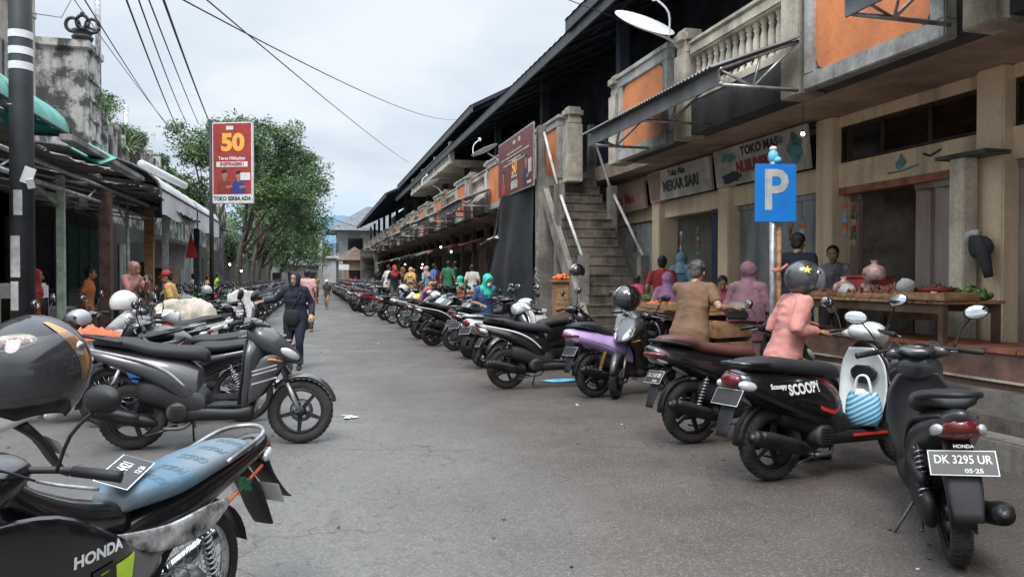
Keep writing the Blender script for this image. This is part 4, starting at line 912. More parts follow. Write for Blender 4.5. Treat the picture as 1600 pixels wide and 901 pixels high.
def cast_wheel(par, x, R, tw, steer=0, spokes=5, disc=True, z=None, rim=None, y=0, name='wheel'):
    z = R if z is None else z; rm = rim or M_RIM
    m = M(rm); rr = R-.075
    m.lathe([(rr-.022, -.03), (rr+.012, -.036), (rr+.012, -.028), (rr-.008, -.02), (rr-.012, 0), (rr-.008, .02), (rr+.012, .028), (rr+.012, .036), (rr-.022, .03)], (0, 0, 0), 'y', 40)
    m.lathe([(rr-.022, -.03), (rr-.022, .03)], (0, 0, 0), 'y', 40)
    m.lathe([(0, -.05), (.035, -.05), (.045, -.03), (.045, .03), (.035, .05), (0, .05)], (0, 0, 0), 'y', 16)
    for s in range(spokes):
        a = 2*pi*s/spokes; ca, sa = cos(a), sin(a)
        for e in (-1, 1) if spokes > 5 else (0,):
            A = a+e*.12; c0, s0 = cos(a+e*.25), sin(a+e*.25); p0 = V((.03*c0, 0, .03*s0)); p1 = V(((rr-.015)*cos(A), 0, (rr-.015)*sin(A))); t = (p1-p0).normalized(); w_ = V((-t.z, 0, t.x)); h0, h1 = (.019, .013) if spokes <= 5 else (.012, .009); b = .014
            m.add([tuple(p0+w_*h0+V((0, -b, 0))), tuple(p0-w_*h0+V((0, -b, 0))), tuple(p0-w_*h0+V((0, b, 0))), tuple(p0+w_*h0+V((0, b, 0))), tuple(p1+w_*h1+V((0, -b, 0))), tuple(p1-w_*h1+V((0, -b, 0))), tuple(p1-w_*h1+V((0, b, 0))), tuple(p1+w_*h1+V((0, b, 0)))],
                  [(0, 1, 2, 3), (4, 7, 6, 5), (0, 4, 5, 1), (1, 5, 6, 2), (2, 6, 7, 3), (3, 7, 4, 0)])
    if disc: m.mt(M_ALU); m.lathe([(.06, .052), (.095, .052), (.095, .056), (.06, .056), (.06, .052)], (0, 0, 0), 'y', 26)
    wh = m.obj(name, par, (x, y, z)); tyre(wh, R, tw); wh.rotation_euler = (0, .3*x, steer); return wh
def tyre(wh, R, tw):
    m = M(M_TYRE); q = [(R-.078, -tw*.36), (R-.05, -tw*.5), (R-.022, -tw*.46), (R-.006, -tw*.28), (R, -tw*.1), (R, tw*.1), (R-.006, tw*.28), (R-.022, tw*.46), (R-.05, tw*.5), (R-.078, tw*.36)]
    m.lathe(q, (0, 0, 0), 'y', 44)
    for j in range(36):
        a = 2*pi*j/36
        for s in (-1, 1):
            p = []
            for (r_, h, da) in ((R+.0015, .004, 0), (R-.004, tw*.3, .08), (R-.02, tw*.44, .12)): p.append((r_*cos(a+da), s*h, r_*sin(a+da)))
            m.tube(p, .0035, 3)
    return m.obj('tyre', wh)
def wire_wheel(par, x, R, tw, steer=0, z=None, name='wheel', rimm=None):
    z = R if z is None else z; rr = R-.05; m = M(rimm or M_CHROME)
    m.lathe([(rr-.006, -.02), (rr+.01, -.026), (rr+.012, -.02), (rr-.012, -.008), (rr-.012, .008), (rr+.012, .02), (rr+.01, .026), (rr-.006, .02)], (0, 0, 0), 'y', 44); m.lathe([(rr-.008, -.02), (rr-.014, 0), (rr-.008, .02)], (0, 0, 0), 'y', 44)
    m.mt(M_ALU).lathe([(0, -.055), (.06, -.05), (.062, .0), (.04, .05), (0, .055)], (0, 0, 0), 'y', 20)
    m.mt(M_CHROME)
    for j in range(28):
        a = 2*pi*j/28; s = 1 if j % 2 else -1; b = a+(.5 if (j//2) % 2 else -.5); m.tube([(.055*cos(b), s*.035, .055*sin(b)), ((rr-.01)*cos(a), 0, (rr-.01)*sin(a))], .0022, 4)
    wh = m.obj(name, par, (x, 0, z)); m = M(M_TYRE); m.lathe([(R-.055, -tw*.3), (R-.035, -tw*.5), (R-.01, -tw*.38), (R, -tw*.12), (R, tw*.12), (R-.01, tw*.38), (R-.035, tw*.5), (R-.055, tw*.3)], (0, 0, 0), 'y', 48)
    for j in range(48):
        a = 2*pi*j/48
        for s in (-1, 1): m.tube([((R+.001)*cos(a), s*.004, (R+.001)*sin(a)), ((R-.008)*cos(a+.05), s*tw*.36, (R-.008)*sin(a+.05))], .003, 3)
    m.obj('tyre', wh); wh.rotation_euler = (0, 0, steer); return wh
def mirror(par, s, base, top, glass=None, rad=(.062, .04)):
    m = M(M_PLAST); b = V(base); t = V(top); m.tube([tuple(b), tuple(b.lerp(t, .5)+V((.02, 0, .02))), tuple(t)], .0055, 6, 3)
    T = Matrix.Translation(t+V((0, s*.03, .035))) @ Euler((RAD(8)*s, RAD(8), RAD(-8)*s)).to_matrix().to_4x4(); m.T = T
    rg = []
    for sc, x in ((.35, .034), (.8, .025), (1, .008), (1, -.004), (.93, -.006)): rg.append([(x, rad[0]*1.15*sc*cos(2*pi*j/18), rad[1]*1.1*sc*sin(2*pi*j/18)) for j in range(18)])
    m.ring(rg); o = m.obj('mirror', par); m = M(M_MIRG); m.T = T; m.ring([[(-.0065, rad[0]*1.05*cos(2*pi*j/18), rad[1]*1.0*sin(2*pi*j/18)) for j in range(18)], [(-.008, rad[0]*.98*cos(2*pi*j/18), rad[1]*.93*sin(2*pi*j/18)) for j in range(18)]]); m.obj('mirror_glass', o)
def handlebar(par, x, z, wd=.33, back=.09, steer=0, bare=False):
    R_ = Matrix.Translation((x, 0, z)) @ Matrix.Rotation(steer, 4, 'Z')
    m = M(M_PLAST if not bare else M_STEELD); m.T = R_
    for s in (-1, 1): m.tube([(0, 0, 0), (0, s*wd*.35, .02), (-back*.6, s*wd*.68, .015), (-back, s*wd, 0)], .011, 8, 3)
    h = m.obj('handlebar', par)
    for s in (-1, 1):
        m = M(M_PLAST); m.T = R_; m.tube([(-back*.55, s*wd*.66, .015), (-back, s*wd, .0), (-back*1.08, s*wd*1.05, -.002)], [.017, .018, .02], 10); m.obj('grip', h)
        m = M(M_ALU); m.T = R_; m.tube([(.03, s*wd*.5, .0), (.03, s*wd*.72, -.005), (-.01, s*wd*1.0, -.02)], .006, 6, 3); m.obj('brake_lever', h)
    m = M(M_BLK); m.T = R_
    for s, q in ((-1, .03), (-1, .05), (1, .03), (1, .055)): m.tube([(.03, s*wd*.48, .0), (.09+q, s*wd*.34, .035+q*.5), (.11, s*wd*.12, .0), (.06, 0, -.12)], .004, 5, 4)
    m.obj('cable', h)
    return R_
def plate_(par, T, body=None, sub=None, name='license_plate', bent=0):
    m = M(M_PLATE, M_PLW); m.T = T; m.mt(M_PLW).bb(-.14, -.06, -.002, .14, .06, 0, .001); m.mt(M_PLATE).bb(-.135, -.055, 0, .135, .055, .0015, .0007)
    o = m.obj(name, par)
    if body: text(body, .056, M_PLW, 'lettering', o, T @ Matrix.Translation((0, .014, .002)), .0004, .0010, sx=.80)
    if sub: text(sub, .028, M_PLW, 'lettering', o, T @ Matrix.Translation((.04, -.038, .002)), .0004, .0006, sx=1.2)
    return o
def shock(par, p0, p1, y, mm=None, r=.022, n=9):
    a, b = V((p0[0], y, p0[1])), V((p1[0], y, p1[1])); m = M(mm or M_SPR); t = (b-a).normalized(); u = V((0, 1, 0)); w_ = t.cross(u); pts = []
    for j in range(n*8+1): q = j/(n*8); th = 2*pi*j/8; pts.append(tuple(a.lerp(b, .12+.72*q)+(u*cos(th)+w_*sin(th))*r))
    m.tube(pts, .0055, 5); m.mt(M_STEELD).tube([tuple(a), tuple(b)], .009, 6); return m.obj('shock_absorber', par)
def scooter(name='scooter', st='sport', P1=PB, P2=None, seat=None, label='', L=1.27, R=.255, tw=.09, wd=1.0, rim=None, shk=None, steer=.0, plates=(None, None), fork_front_plate=False, hb=None, floorbag=False, det=True):
    P2 = P2 or P1; o = root(name, label, 'motorcycle'); seat = seat or M_SEAT; retro = st == 'retro'; maxi = st == 'maxi'
    k = wd; dz = .03 if maxi else 0
    cast_wheel(o, 0, R, tw*(1.3 if maxi else 1.1), disc=False, rim=rim, spokes=5); cast_wheel(o, L, R, tw, steer, rim=rim, spokes=5, disc=True)
    # tail body
    m = M(P1)
    if retro: secs = [(-.33, 0, .70, .05, .03, 0, 0), (-.3, 0, .69, .12, .08, 0, .1), (-.18, 0, .66, .165, .12, 0, .15), (.02, 0, .61, .185, .16, 0, .2), (.25, 0, .56, .18, .19, 0, .2), (.42, 0, .50, .165, .2, 0, .15), (.52, 0, .46, .14, .17, 0, .1)]
    elif maxi: secs = [(-.42, 0, .83, .03, .02, 0, 0), (-.36, 0, .80, .11, .07, 0, .2), (-.18, 0, .76, .16, .10, 0, .3), (.05, 0, .70, .18, .13, 0, .3), (.3, 0, .63, .185, .17, 0, .2), (.5, 0, .55, .18, .2, 0, .1), (.62, 0, .50, .16, .19, 0, .1)]
    else: secs = [(-.40, 0, .82, .02, .015, 0, 0), (-.33, 0, .79, .075, .045, 0, .3), (-.18, 0, .745, .115, .075, 0, .35), (.02, 0, .69, .14, .10, 0, .3), (.22, 0, .62, .15, .14, 0, .25), (.4, 0, .53, .15, .18, 0, .2), (.52, 0, .46, .13, .18, 0, .1)]
    secs = [(a, b, c+dz*0, d*k, e, f, g, 0) for a, b, c, d, e, f, g in secs]; m.loft(secs, 20, 4, 2.3); tb = m.obj('tail_body', o)
    if not retro:
        for s in (-1, 1):   # panel gap along the flank
            m = M(M_BLK); q = cat([(-.36, .775), (-.1, .70), (.15, .62), (.34, .5), (.5, .34)], 6); m.ring([[(x, s*.3, z+.0035), (x, s*.3, z-.0035)] for x, z in q], closed=False, caps=False); g_ = m.obj('panel_gap', o); wrap(g_, [tb], (0, -s, 0), .0012)
    # under cover below the seat and engine bay filler
    m = M(M_PLAST); m.loft([(.05, 0, .46, .09, .09), (.3, 0, .42, .12, .14), (.5, 0, .36, .15, .14), (.58, 0, .33, .15, .1)], 14, 3, 3); m.obj('under_cover', o)
    # seat
    m = M(seat)
    if retro: sc = [(-.27, 0, .79, .07, .02), (-.2, 0, .80, .13, .045), (.0, 0, .79, .145, .06), (.18, 0, .765, .14, .06), (.38, 0, .745, .125, .06), (.52, 0, .725, .1, .055), (.57, 0, .70, .07, .04)]
    elif maxi: sc = [(-.3, 0, .905, .07, .02), (-.22, 0, .91, .12, .04), (-.02, 0, .885, .15, .06), (.1, 0, .83, .155, .06), (.35, 0, .79, .15, .06), (.55, 0, .765, .12, .06), (.64, 0, .73, .08, .05)]
    else: sc = [(-.29, 0, .85, .05, .02), (-.22, 0, .858, .1, .035), (-.02, 0, .84, .135, .05), (.15, 0, .79, .14, .055), (.34, 0, .765, .13, .06), (.5, 0, .75, .105, .06), (.57, 0, .72, .07, .05)]
    m.loft([(a, b, c-.0, d*k, e) for a, b, c, d, e in sc], 18, 5, 2.6); m.obj('seat', o)
    # stripes on the flanks
    if not retro:
        for s in (-1, 1):
            m = M(STR if P1 in (PB, PG, PMT) else M_PLAST); q = cat([(-.32, .80), (-.1, .755), (.12, .70), (.3, .61), (.42, .5)], 4); rg = []
            hw = [(.07, .115)]*1
            for x, z in q:
                yb = .078+.075*min(1, (x+.32)/.42) if x < .1 else .153; yb *= k; yb += .004
                rg.append([(x, s*yb, z+.012), (x, s*(yb-.002), z-.012+.01*0), (x, s*(yb-.03), z-.004)])
            m.ring(rg, closed=True); m.obj('side_stripe', o)
    # floor and centre underside
    m = M(M_PLAST); m.loft([(.38, 0, .28, .12, .07), (.55, 0, .28, .155, .065), (.8, 0, .27, .16, .055), (.93, 0, .29, .15, .07)], 16, 3, 3.5); m.bb(.55, -.15*k, .325, .93, .15*k, .345, .01); m.obj('floorboard', o)
    # leg shield and nose
    m = M(P1)
    if retro: sh = [(.90, 0, .27, .12, .05, 90, 0, .02), (.93, 0, .40, .205, .045, 90, 0, .07), (.97, 0, .58, .235, .045, 90, 0, .08), (.965, 0, .76, .21, .05, 90, 0, .06), (.93, 0, .88, .12, .06, 90, 0, .03), (.92, 0, .93, .07, .05, 90, 0, .0)]
    elif maxi: sh = [(.92, 0, .26, .13, .05, 90, 0, .02), (.98, 0, .42, .20, .07, 90, 0, .09), (1.04, 0, .62, .235, .09, 90, 0, .13), (1.05, 0, .8, .22, .1, 90, 0, .12), (1.0, 0, .93, .14, .09, 90, 0, .08), (.96, 0, .99, .07, .05, 90, 0, .0)]
    else: sh = [(.88, 0, .26, .12, .05, 90, 0, .02), (.93, 0, .40, .165, .045, 90, 0, .07), (.975, 0, .58, .19, .05, 90, 0, .09), (.985, 0, .74, .18, .06, 90, 0, .09), (.965, 0, .86, .11, .06, 90, 0, .05), (.94, 0, .93, .06, .045, 90, 0, 0)]
    m.loft([(a, b, c, d*k, e, f, g, h) for a, b, c, d, e, f, g, h in sh], 22, 4, 2.6); ls = m.obj('leg_shield', o)
    m = M(P2 if retro else M_PLAST); a_ = .0  # inner panel towards the rider
    m.loft([(q[0]-.052-.0, 0, q[2], q[3]*k*.93, .012, 90, 0, q[7]*.85) for q in sh[:5]], 18, 4, 3); m.obj('inner_panel', o)
    if retro: m = M(M_PLAST); m.loft([(.862, 0, .62, .05, .012, 90), (.868, 0, .66, .11, .014, 90), (.868, 0, .71, .12, .014, 90), (.86, 0, .75, .06, .012, 90)], 16, 3, 2.6); m.obj('glove_box', o)
    if not retro:   # pointed nose cowl with side flares
        m = M(P2); m.loft([(1.02, 0, .52, .02, .02), (1.09, 0, .60, .09, .07), (1.06, 0, .70, .13, .11), (1.0, 0, .8, .12, .1), (.94, 0, .88, .08, .06)] if 0 else [(.88, 0, .90, .11*k, .07), (.98, 0, .865, .155*k, .115), (1.08, 0, .81, .15*k, .125), (1.18, 0, .75, .12*k, .095), (1.26, 0, .705, .075*k, .055), (1.305, 0, .68, .02, .015)], 20, 4, 2.2); m.obj('nose_cowl', o)
        for s in (-1, 1):
            m = M(M_LENS); m.T = Matrix.Translation((1.20, s*.078*k, .742)) @ Euler((s*RAD(12), RAD(28), -s*RAD(24))).to_matrix().to_4x4(); m.ball((0, 0, 0), (.105, .042, .04), 16, 9); m.obj('headlight', o)
            m = M(P1); m.T = Matrix.Diagonal((1, s, 1, 1)); m.loft([(.9, .155*k, .44, .012, .10), (1.0, .165*k, .56, .018, .15), (1.09, .14*k, .64, .018, .10), (1.17, .11*k, .675, .010, .03)], 12, 3, 2.2); m.obj('side_flare', o)
            if det: m = M(M_AMB if s < 0 else M_AMB); m.T = Matrix.Diagonal((1, s, 1, 1)); m.loft([(1.05, .165*k, .70, .004, .006), (1.10, .145*k, .695, .008, .014), (1.16, .12*k, .68, .005, .006)], 10, 2); m.obj('indicator', o)
    else:
        m = M(P1); m.loft([(.98, 0, .40, .03, .02, 90), (1.02, 0, .5, .10, .03, 90), (1.04, 0, .62, .12, .03, 90), (1.03, 0, .74, .08, .03, 90)], 16, 3); m.obj('nose_cowl', o)
        for s in (-1, 1): m = M(M_LENS); m.ball((1.05, s*.13, .62), (.03, .045, .06), 12, 8); m.obj('indicator', o)
    # handlebar head with headlight
    T = Matrix.Translation((.93, 0, 0)) @ Matrix.Rotation(steer*.9, 4, 'Z') @ Matrix.Translation((-.93, 0, 0))
    m = M(P2 if not maxi else M_PLAST); m.T = T
    if retro: m.loft([(.80, 0, 1.0, .06, .03), (.86, 0, 1.0, .13, .06), (.94, 0, .985, .135, .085), (1.02, 0, .965, .10, .08), (1.05, 0, .96, .07, .06)], 20, 3, 2.2)
    elif maxi: m.loft([(.80, 0, 1.0, .06, .03), (.88, 0, 1.01, .11, .05), (.97, 0, 1.0, .11, .06), (1.05, 0, .97, .07, .04)], 18, 3, 2.2)
    else: m.loft([(.80, 0, .985, .05, .02), (.85, 0, 1.0, .10, .035), (.92, 0, .995, .105, .045), (1.0, 0, .97, .08, .035), (1.05, 0, .95, .03, .015)], 20, 3, 2.2)
    for s in (-1, 1): m.loft([(.88, s*.1, .985, .03, .045), (.87, s*.17, .985, .03, .03), (.86, s*.2, .985, .01, .02)], 10, 2) if 0 else m.tube([(.9, s*.09, .985), (.87, s*.18, .985)], [.045, .026], 10)
    hd = m.obj('handlebar_cover', o)
    if retro: m = M(M_LENS); m.T = T; m.ball((1.035, 0, .965), (.045, .075, .07), 18, 10); m.obj('headlight', o)
    else: m = M(M_GLASSD); m.T = T; m.ball((.86, 0, 1.02), (.04, .075, .022), 14, 7); m.obj('speedometer', o)
    R_ = handlebar(o, .88, .985, .33, .08, steer)
    for s in (-1, 1):
        b = R_ @ V((-.01, s*.2, .02)); t = R_ @ V((-.02, s*.30, .20)); mirror(o, s, b, t)
    # fork and front fender
    m = M(M_STEELD, M_ALU); T2 = Matrix.Translation((L, 0, R)) @ Matrix.Rotation(steer, 4, 'Z'); m.T = T2
    for s in (-1, 1): m.mt(M_ALU).tube([(0, s*.068, 0), (-.10, s*.068, .24)], .018, 8); m.mt(M_STEELD).tube([(-.095, s*.068, .23), (-.17, s*.066, .42)], .014, 8)
    m.mt(M_STEELD).tube([(-.03, -.075, 0), (.02, 0.075, 0)], .012, 8); m.obj('fork', o)
    m = M(P2 if not retro else P1); m.T = T2; rg = []
    for j in range(15):
        a = RAD(15+j*8.6); r0 = R+.028+.012*sin(j/14*pi); hw = .062-.03*abs(j/14-.55)**1.5*2.2
        rg.append([((r0-.02)*cos(a), -hw, (r0-.03)*sin(a)), (r0*cos(a), -hw*.85, r0*sin(a)), ((r0+.012)*cos(a), 0, (r0+.012)*sin(a)), (r0*cos(a), hw*.85, r0*sin(a)), ((r0-.02)*cos(a), hw, (r0-.03)*sin(a)), ((r0+.004)*cos(a), 0, (r0+.004)*sin(a))])
    m.ring(rg); m.obj('front_fender', o)
    # engine, gearbox case, muffler, shock, stand
    m = M(M_ENG, M_PLAST, M_ALU); m.mt(M_PLAST); m.loft([(-.09, .11, .27, .03, .07), (.0, .115, .28, .035, .095), (.2, .115, .28, .035, .085), (.38, .11, .27, .035, .095), (.45, .1, .26, .02, .06)], 14, 3, 2.6)
    m.mt(M_ENG).lathe([(0, -.15), (.07, -.15), (.085, -.13), (.09, -.06)], (.36, 0, .29), 'y', 20); m.mt(M_PLAST)
    for q in range(6): m.cb((.36, -.152, .24+q*.02), (.12-abs(q-2.5)*.012, .006, .007))
    m.mt(M_ENG).bb(.28, -.08, .22, .52, .08, .36, .02)
    for q in range(6): m.bb(.46+q*.016, -.07, .24, .468+q*.016, .07, .36, .002)
    m.obj('engine', o)
    m = M(M_PLAST); m.loft([(-.02, .13, .42, .02, .03), (.1, .13, .43, .035, .05), (.26, .12, .43, .03, .045), (.32, .12, .42, .02, .02)], 12, 3, 3); m.obj('air_filter', o)
    m = M(M_MUF, M_PLAST, M_STEELD); m.mt(M_STEELD).tube([(.46, -.08, .22), (.4, -.13, .17), (.26, -.14, .17)], .016, 8, 3)
    a, b = ((-.28, -.165, .335), (.22, -.14, .21)) if not maxi else ((-.3, -.18, .37), (.22, -.15, .22))
    av, bv = V(a), V(b)
    pts = [tuple(av), tuple(av.lerp(bv, .04)), tuple(av.lerp(bv, .5)), tuple(av.lerp(bv, .85)), tuple(bv)]
    m.mt(M_MUF).tube(pts, [.036, .052, .056, .048, .02], 16, 3); m.mt(M_PLAST)
    up = V((0, -.028, .022)); m.tube([tuple(av.lerp(bv, .1)+up), tuple(av.lerp(bv, .3)+up), tuple(av.lerp(bv, .75)+up)], [.03, .038, .028], 12, 3); m.mt(M_STEELD).tube([tuple(av-(bv-av)*.02), tuple(av.lerp(bv, .02))], .018, 10); m.obj('muffler', o)
    shock(o, (-.03, .30), (.1, .62), .125, shk or M_SPR)
    if maxi: shock(o, (-.03, .30), (.1, .62), -.15, shk or M_SPR)
    m = M(M_STEELD); m.tube([(.42, .12, .2), (.40, .24, .01), (.43, .26, .0)], .009, 6); m.obj('side_stand', o); m = M(M_STEELD); m.tube([(.3, .1, .16), (.12, .13, .12), (.05, .14, .14)], .01, 6); m.tube([(.3, -.1, .16), (.12, -.12, .12)], .01, 6); m.tube([(.3, -.1, .16), (.3, .1, .16)], .01, 6); m.obj('centre_stand', o)
    # tail lamp, grab rail, rear fender with plate
    m = M(M_TAIL)
    if retro: m.ball((-.31, 0, .70), (.05, .10, .055), 16, 10); 
    elif maxi: m.loft([(-.43, 0, .79, .04, .015), (-.38, 0, .785, .115, .03), (-.3, 0, .77, .15, .03)], 14, 3)
    else: m.loft([(-.385, 0, .765, .045, .03), (-.34, 0, .74, .085, .045), (-.28, 0, .72, .10, .04)], 14, 3)
    m.obj('tail_lamp', o)
    for s in (-1, 1):
        m = M(M_LENS)
        if retro: m.ball((-.275, s*.125, .665), (.07, .035, .035), 12, 8, Euler((0, .2, s*.2)).to_matrix())
        else: m.ball((-.31, s*.095*k, .735), (.06, .02, .028), 12, 8, Euler((0, .35, s*.3)).to_matrix())
        m.obj('indicator', o)
    m = M(M_PLAST if not retro else PB)
    if retro: m.tube([(-.1, .15, .80), (-.28, .12, .81), (-.35, 0, .82), (-.28, -.12, .81), (-.1, -.15, .80)], .014, 8, 4)
    else: m.tube([(-.05, .13, .85), (-.25, .11, .89), (-.36, .04, .905), (-.36, -.04, .905), (-.25, -.11, .89), (-.05, -.13, .85)], .014, 8, 4)
    m.obj('grab_rail', o)
    m = M(M_PLAST); m.loft([(-.20, 0, .66, .06, .03, 40), (-.29, 0, .60, .07, .018, 55), (-.36, 0, .47, .075, .012, 60), (-.41, 0, .33, .06, .008, 62)], 14, 3, 3)
    rg = []
    for j in range(9): a = RAD(75+j*13); r0 = R+.03; rg.append([(r0*cos(a), -.055, r0*sin(a)+R), ((r0+.014)*cos(a), 0, (r0+.014)*sin(a)+R), (r0*cos(a), .055, r0*sin(a)+R), ((r0+.006)*cos(a), 0, (r0+.006)*sin(a)+R)])
    m.ring(rg); m.obj('rear_fender', o)
    T = face((-.375 if not maxi else -.40, 0, .535), (0, -1, 0), (-.86, 0, .5)); T = face((-.352, 0, .59), (0, -1, 0), (-.86, 0, .5)); plate_(o, T, *plates)
    return o
def underbone(name='motorcycle', P1=PB, P2=None, label='', L=1.24, R=.285, tw=.075, seat=None, steer=0, wire=True, front_plate=None, sport=False, decal=None, up=0, lsk=1.0):
    P2 = P2 or P1; o = root(name, label, 'motorcycle'); seat = seat or M_SEAT
    W1 = (lambda *a, **k: wire_wheel(o, *a, **k)) if wire else (lambda x, r, t, s=0: cast_wheel(o, x, r, t, s))
    W1(0, R, tw*1.1, 0); W1(L, R, tw, steer)
    m = M(seat); m.loft([(-.30, 0, .80, .05, .02), (-.22, 0, .805, .1, .035), (.0, 0, .79, .125, .045), (.2, 0, .765, .125, .05), (.38, 0, .765, .11, .05), (.46, 0, .75, .07, .04)], 18, 4, 2.6); m.obj('seat', o)
    m = M(P1); m.loft([(-.47, 0, .80, .03, .02), (-.40, 0, .78, .08, .045), (-.22, 0, .74, .105, .06), (.0, 0, .69, .12, .08), (.2, 0, .63, .12, .11), (.38, 0, .57, .10, .14), (.5, 0, .54, .07, .12)], 18, 4, 2.3); m.obj('tail_body', o)
    m = M(P1); m.loft([(.42, 0, .62+up*.5, .07, .07), (.6, 0, .60+up, .085, .08), (.8, 0, .68+up, .10, .10), (.93, 0, .78+up, .09, .10)] if not sport else [(.42, 0, .72, .07, .05), (.52, 0, .76, .13, .1), (.7, 0, .80, .15, .13), (.88, 0, .8, .1, .11)], 16, 3, 2.4); m.obj('centre_body' if not sport else 'fuel_tank', o)
    for s in (-1, 1):
        m = M(P2); m.T = Matrix.Diagonal((1, s, 1, 1)); ww = .19
        m.loft([(.45-up, .115, .40+up, .006, .03), (.58-up, .15, .40+up, .012, .09*lsk), (.75-up, ww, .47+up, .014, .17*lsk), (.92-up*.6, ww-.01, .58+up, .014, .2*lsk), (1.05, .13, .68+up*.8, .012, .12*lsk), (1.1, .09, .72+up*.6, .006, .04)], 12, 4, 2.3); m.obj('leg_shield' if not sport else 'side_cowl', o)
    m = M(P1); T = Matrix.Translation((.93, 0, 0)) @ Matrix.Rotation(steer, 4, 'Z') @ Matrix.Translation((-.93, 0, 0)); m.T = T
    m.loft([(.84, 0, .985, .06, .03), (.9, 0, .985, .13, .055), (1.0, 0, .95, .135, .085), (1.08, 0, .89, .09, .07), (1.12, 0, .85, .04, .03)], 18, 4, 2.2); m.obj('headlight_cowl', o)
    for s in (-1, 1): m = M(M_LENS); m.T = T; m.ball((1.06, s*.035, .91), (.055, .05, .04), 12, 8, Euler((0, .6, -s*.4)).to_matrix()); m.obj('headlight', o)
    R_ = handlebar(o, .90, .975, .34, .08, steer)
    for s in (-1, 1): mirror(o, s, R_ @ V((-.01, s*.2, .02)), R_ @ V((-.02, s*.31, .21)))
    T2 = Matrix.Translation((L, 0, R)) @ Matrix.Rotation(steer, 4, 'Z'); m = M(M_STEELD, M_ALU); m.T = T2
    for s in (-1, 1): m.mt(M_ALU).tube([(0, s*.068, 0), (-.12, s*.068, .28)], .019, 8); m.mt(M_CHROME).tube([(-.115, s*.068, .27), (-.24, s*.066, .58)], .014, 8)
    m.obj('fork', o)
    m = M(P1); m.T = T2; rg = []
    for j in range(15):
        a = RAD(20+j*8.6); r0 = R+.03; hw = .058
        rg.append([((r0-.02)*cos(a), -hw, (r0-.03)*sin(a)), (r0*cos(a), -hw*.8, r0*sin(a)), ((r0+.012)*cos(a), 0, (r0+.012)*sin(a)), (r0*cos(a), hw*.8, r0*sin(a)), ((r0-.02)*cos(a), hw, (r0-.03)*sin(a)), ((r0+.004)*cos(a), 0, (r0+.004)*sin(a))])
    m.ring(rg); m.obj('front_fender', o)
    m = M(M_ENG, M_ALU); m.bb(.38, -.1, .22, .62, .1, .36, .03); m.loft([(.56, 0, .33, .05, .045), (.7, 0, .38, .06, .055), (.78, 0, .41, .05, .045)], 12, 2, 3)
    for q in range(8): m.bb(.60+q*.02, -.065, .30+q*.008, .606+q*.02, .065, .42+q*.008, .002)
    for s in (-1, 1): m.mt(M_ALU).lathe([(0, s*.125), (.075, s*.12), (.085, s*.1), (.085, s*.05)], (.46, 0, .29), 'y', 18)
    m.obj('engine', o)
    m = M(M_STEELD, M_CHROME, M_MUF); m.mt(M_STEELD).tube([(.72, 0, .33), (.7, -.09, .22), (.5, -.13, .19), (.2, -.14, .22)], .015, 8, 3); m.mt(M_CHROME if wire else M_MUF)
    m.tube([(-.34, -.15, .34), (-.33, -.15, .337), (.1, -.145, .25), (.22, -.14, .22)], [.03, .042, .042, .02], 14, 2); m.obj('muffler', o)
    for s in (-1, 1): shock(o, (-.0, .30), (.1, .60), s*.12)
    m = M(M_STEELD); m.bb(-.05, .08, .25, .42, .1, .31, .01); m.bb(-.05, -.1, .26, .42, -.085, .3, .01); m.tube([(.44, .1, .2), (.42, .23, .01)], .009, 6); m.obj('swing_arm', o)
    m = M(M_TAIL); m.loft([(-.50, 0, .765, .03, .02), (-.45, 0, .755, .07, .035), (-.38, 0, .735, .09, .035)], 14, 3); m.obj('tail_lamp', o)
    for s in (-1, 1): m = M(M_LENS); m.ball((-.40, s*.085, .74), (.055, .02, .028), 10, 7, Euler((0, .2, s*.3)).to_matrix()); m.obj('indicator', o)
    m = M(M_ALU); m.tube([(-.05, .12, .79), (-.3, .11, .845), (-.40, .04, .86), (-.40, -.04, .86), (-.3, -.11, .845), (-.05, -.12, .79)], .011, 8, 4); m.obj('grab_rail', o)
    m = M(M_PLAST); m.loft([(-.28, 0, .69, .06, .03, 40), (-.38, 0, .59, .065, .018, 55), (-.46, 0, .46, .065, .012, 55), (-.52, 0, .37, .055, .008, 50)], 14, 3, 3)
    rg = []
    for j in range(10): a = RAD(60+j*12); r0 = R+.035; rg.append([(r0*cos(a), -.05, r0*sin(a)+R), ((r0+.014)*cos(a), 0, (r0+.014)*sin(a)+R), (r0*cos(a), .05, r0*sin(a)+R), ((r0+.006)*cos(a), 0, (r0+.006)*sin(a)+R)])
    m.ring(rg); m.obj('rear_fender', o); plate_(o, face((-.445, 0, .55), (0, -1, 0), (-.86, 0, .5)))
    return o
def put(o, rear, head, lean=4, s=1.0, side=1):
    """rear: ground point of the rear wheel; head: heading vector or other ground point"""
    h = V(head[:2]) if not isinstance(head, (int, float)) else V((cos(RAD(head)), sin(RAD(head))))
    o.location = (rear[0], rear[1], 0); o.rotation_euler = (-RAD(lean)*side, 0, atan2(h[1], h[0])); o.scale = (s, s, s); return o
def C2(lat, dep):   # camera-space heading to world heading
    return V((lat*cos(YAW)+dep*sin(YAW), -lat*sin(YAW)+dep*cos(YAW)))
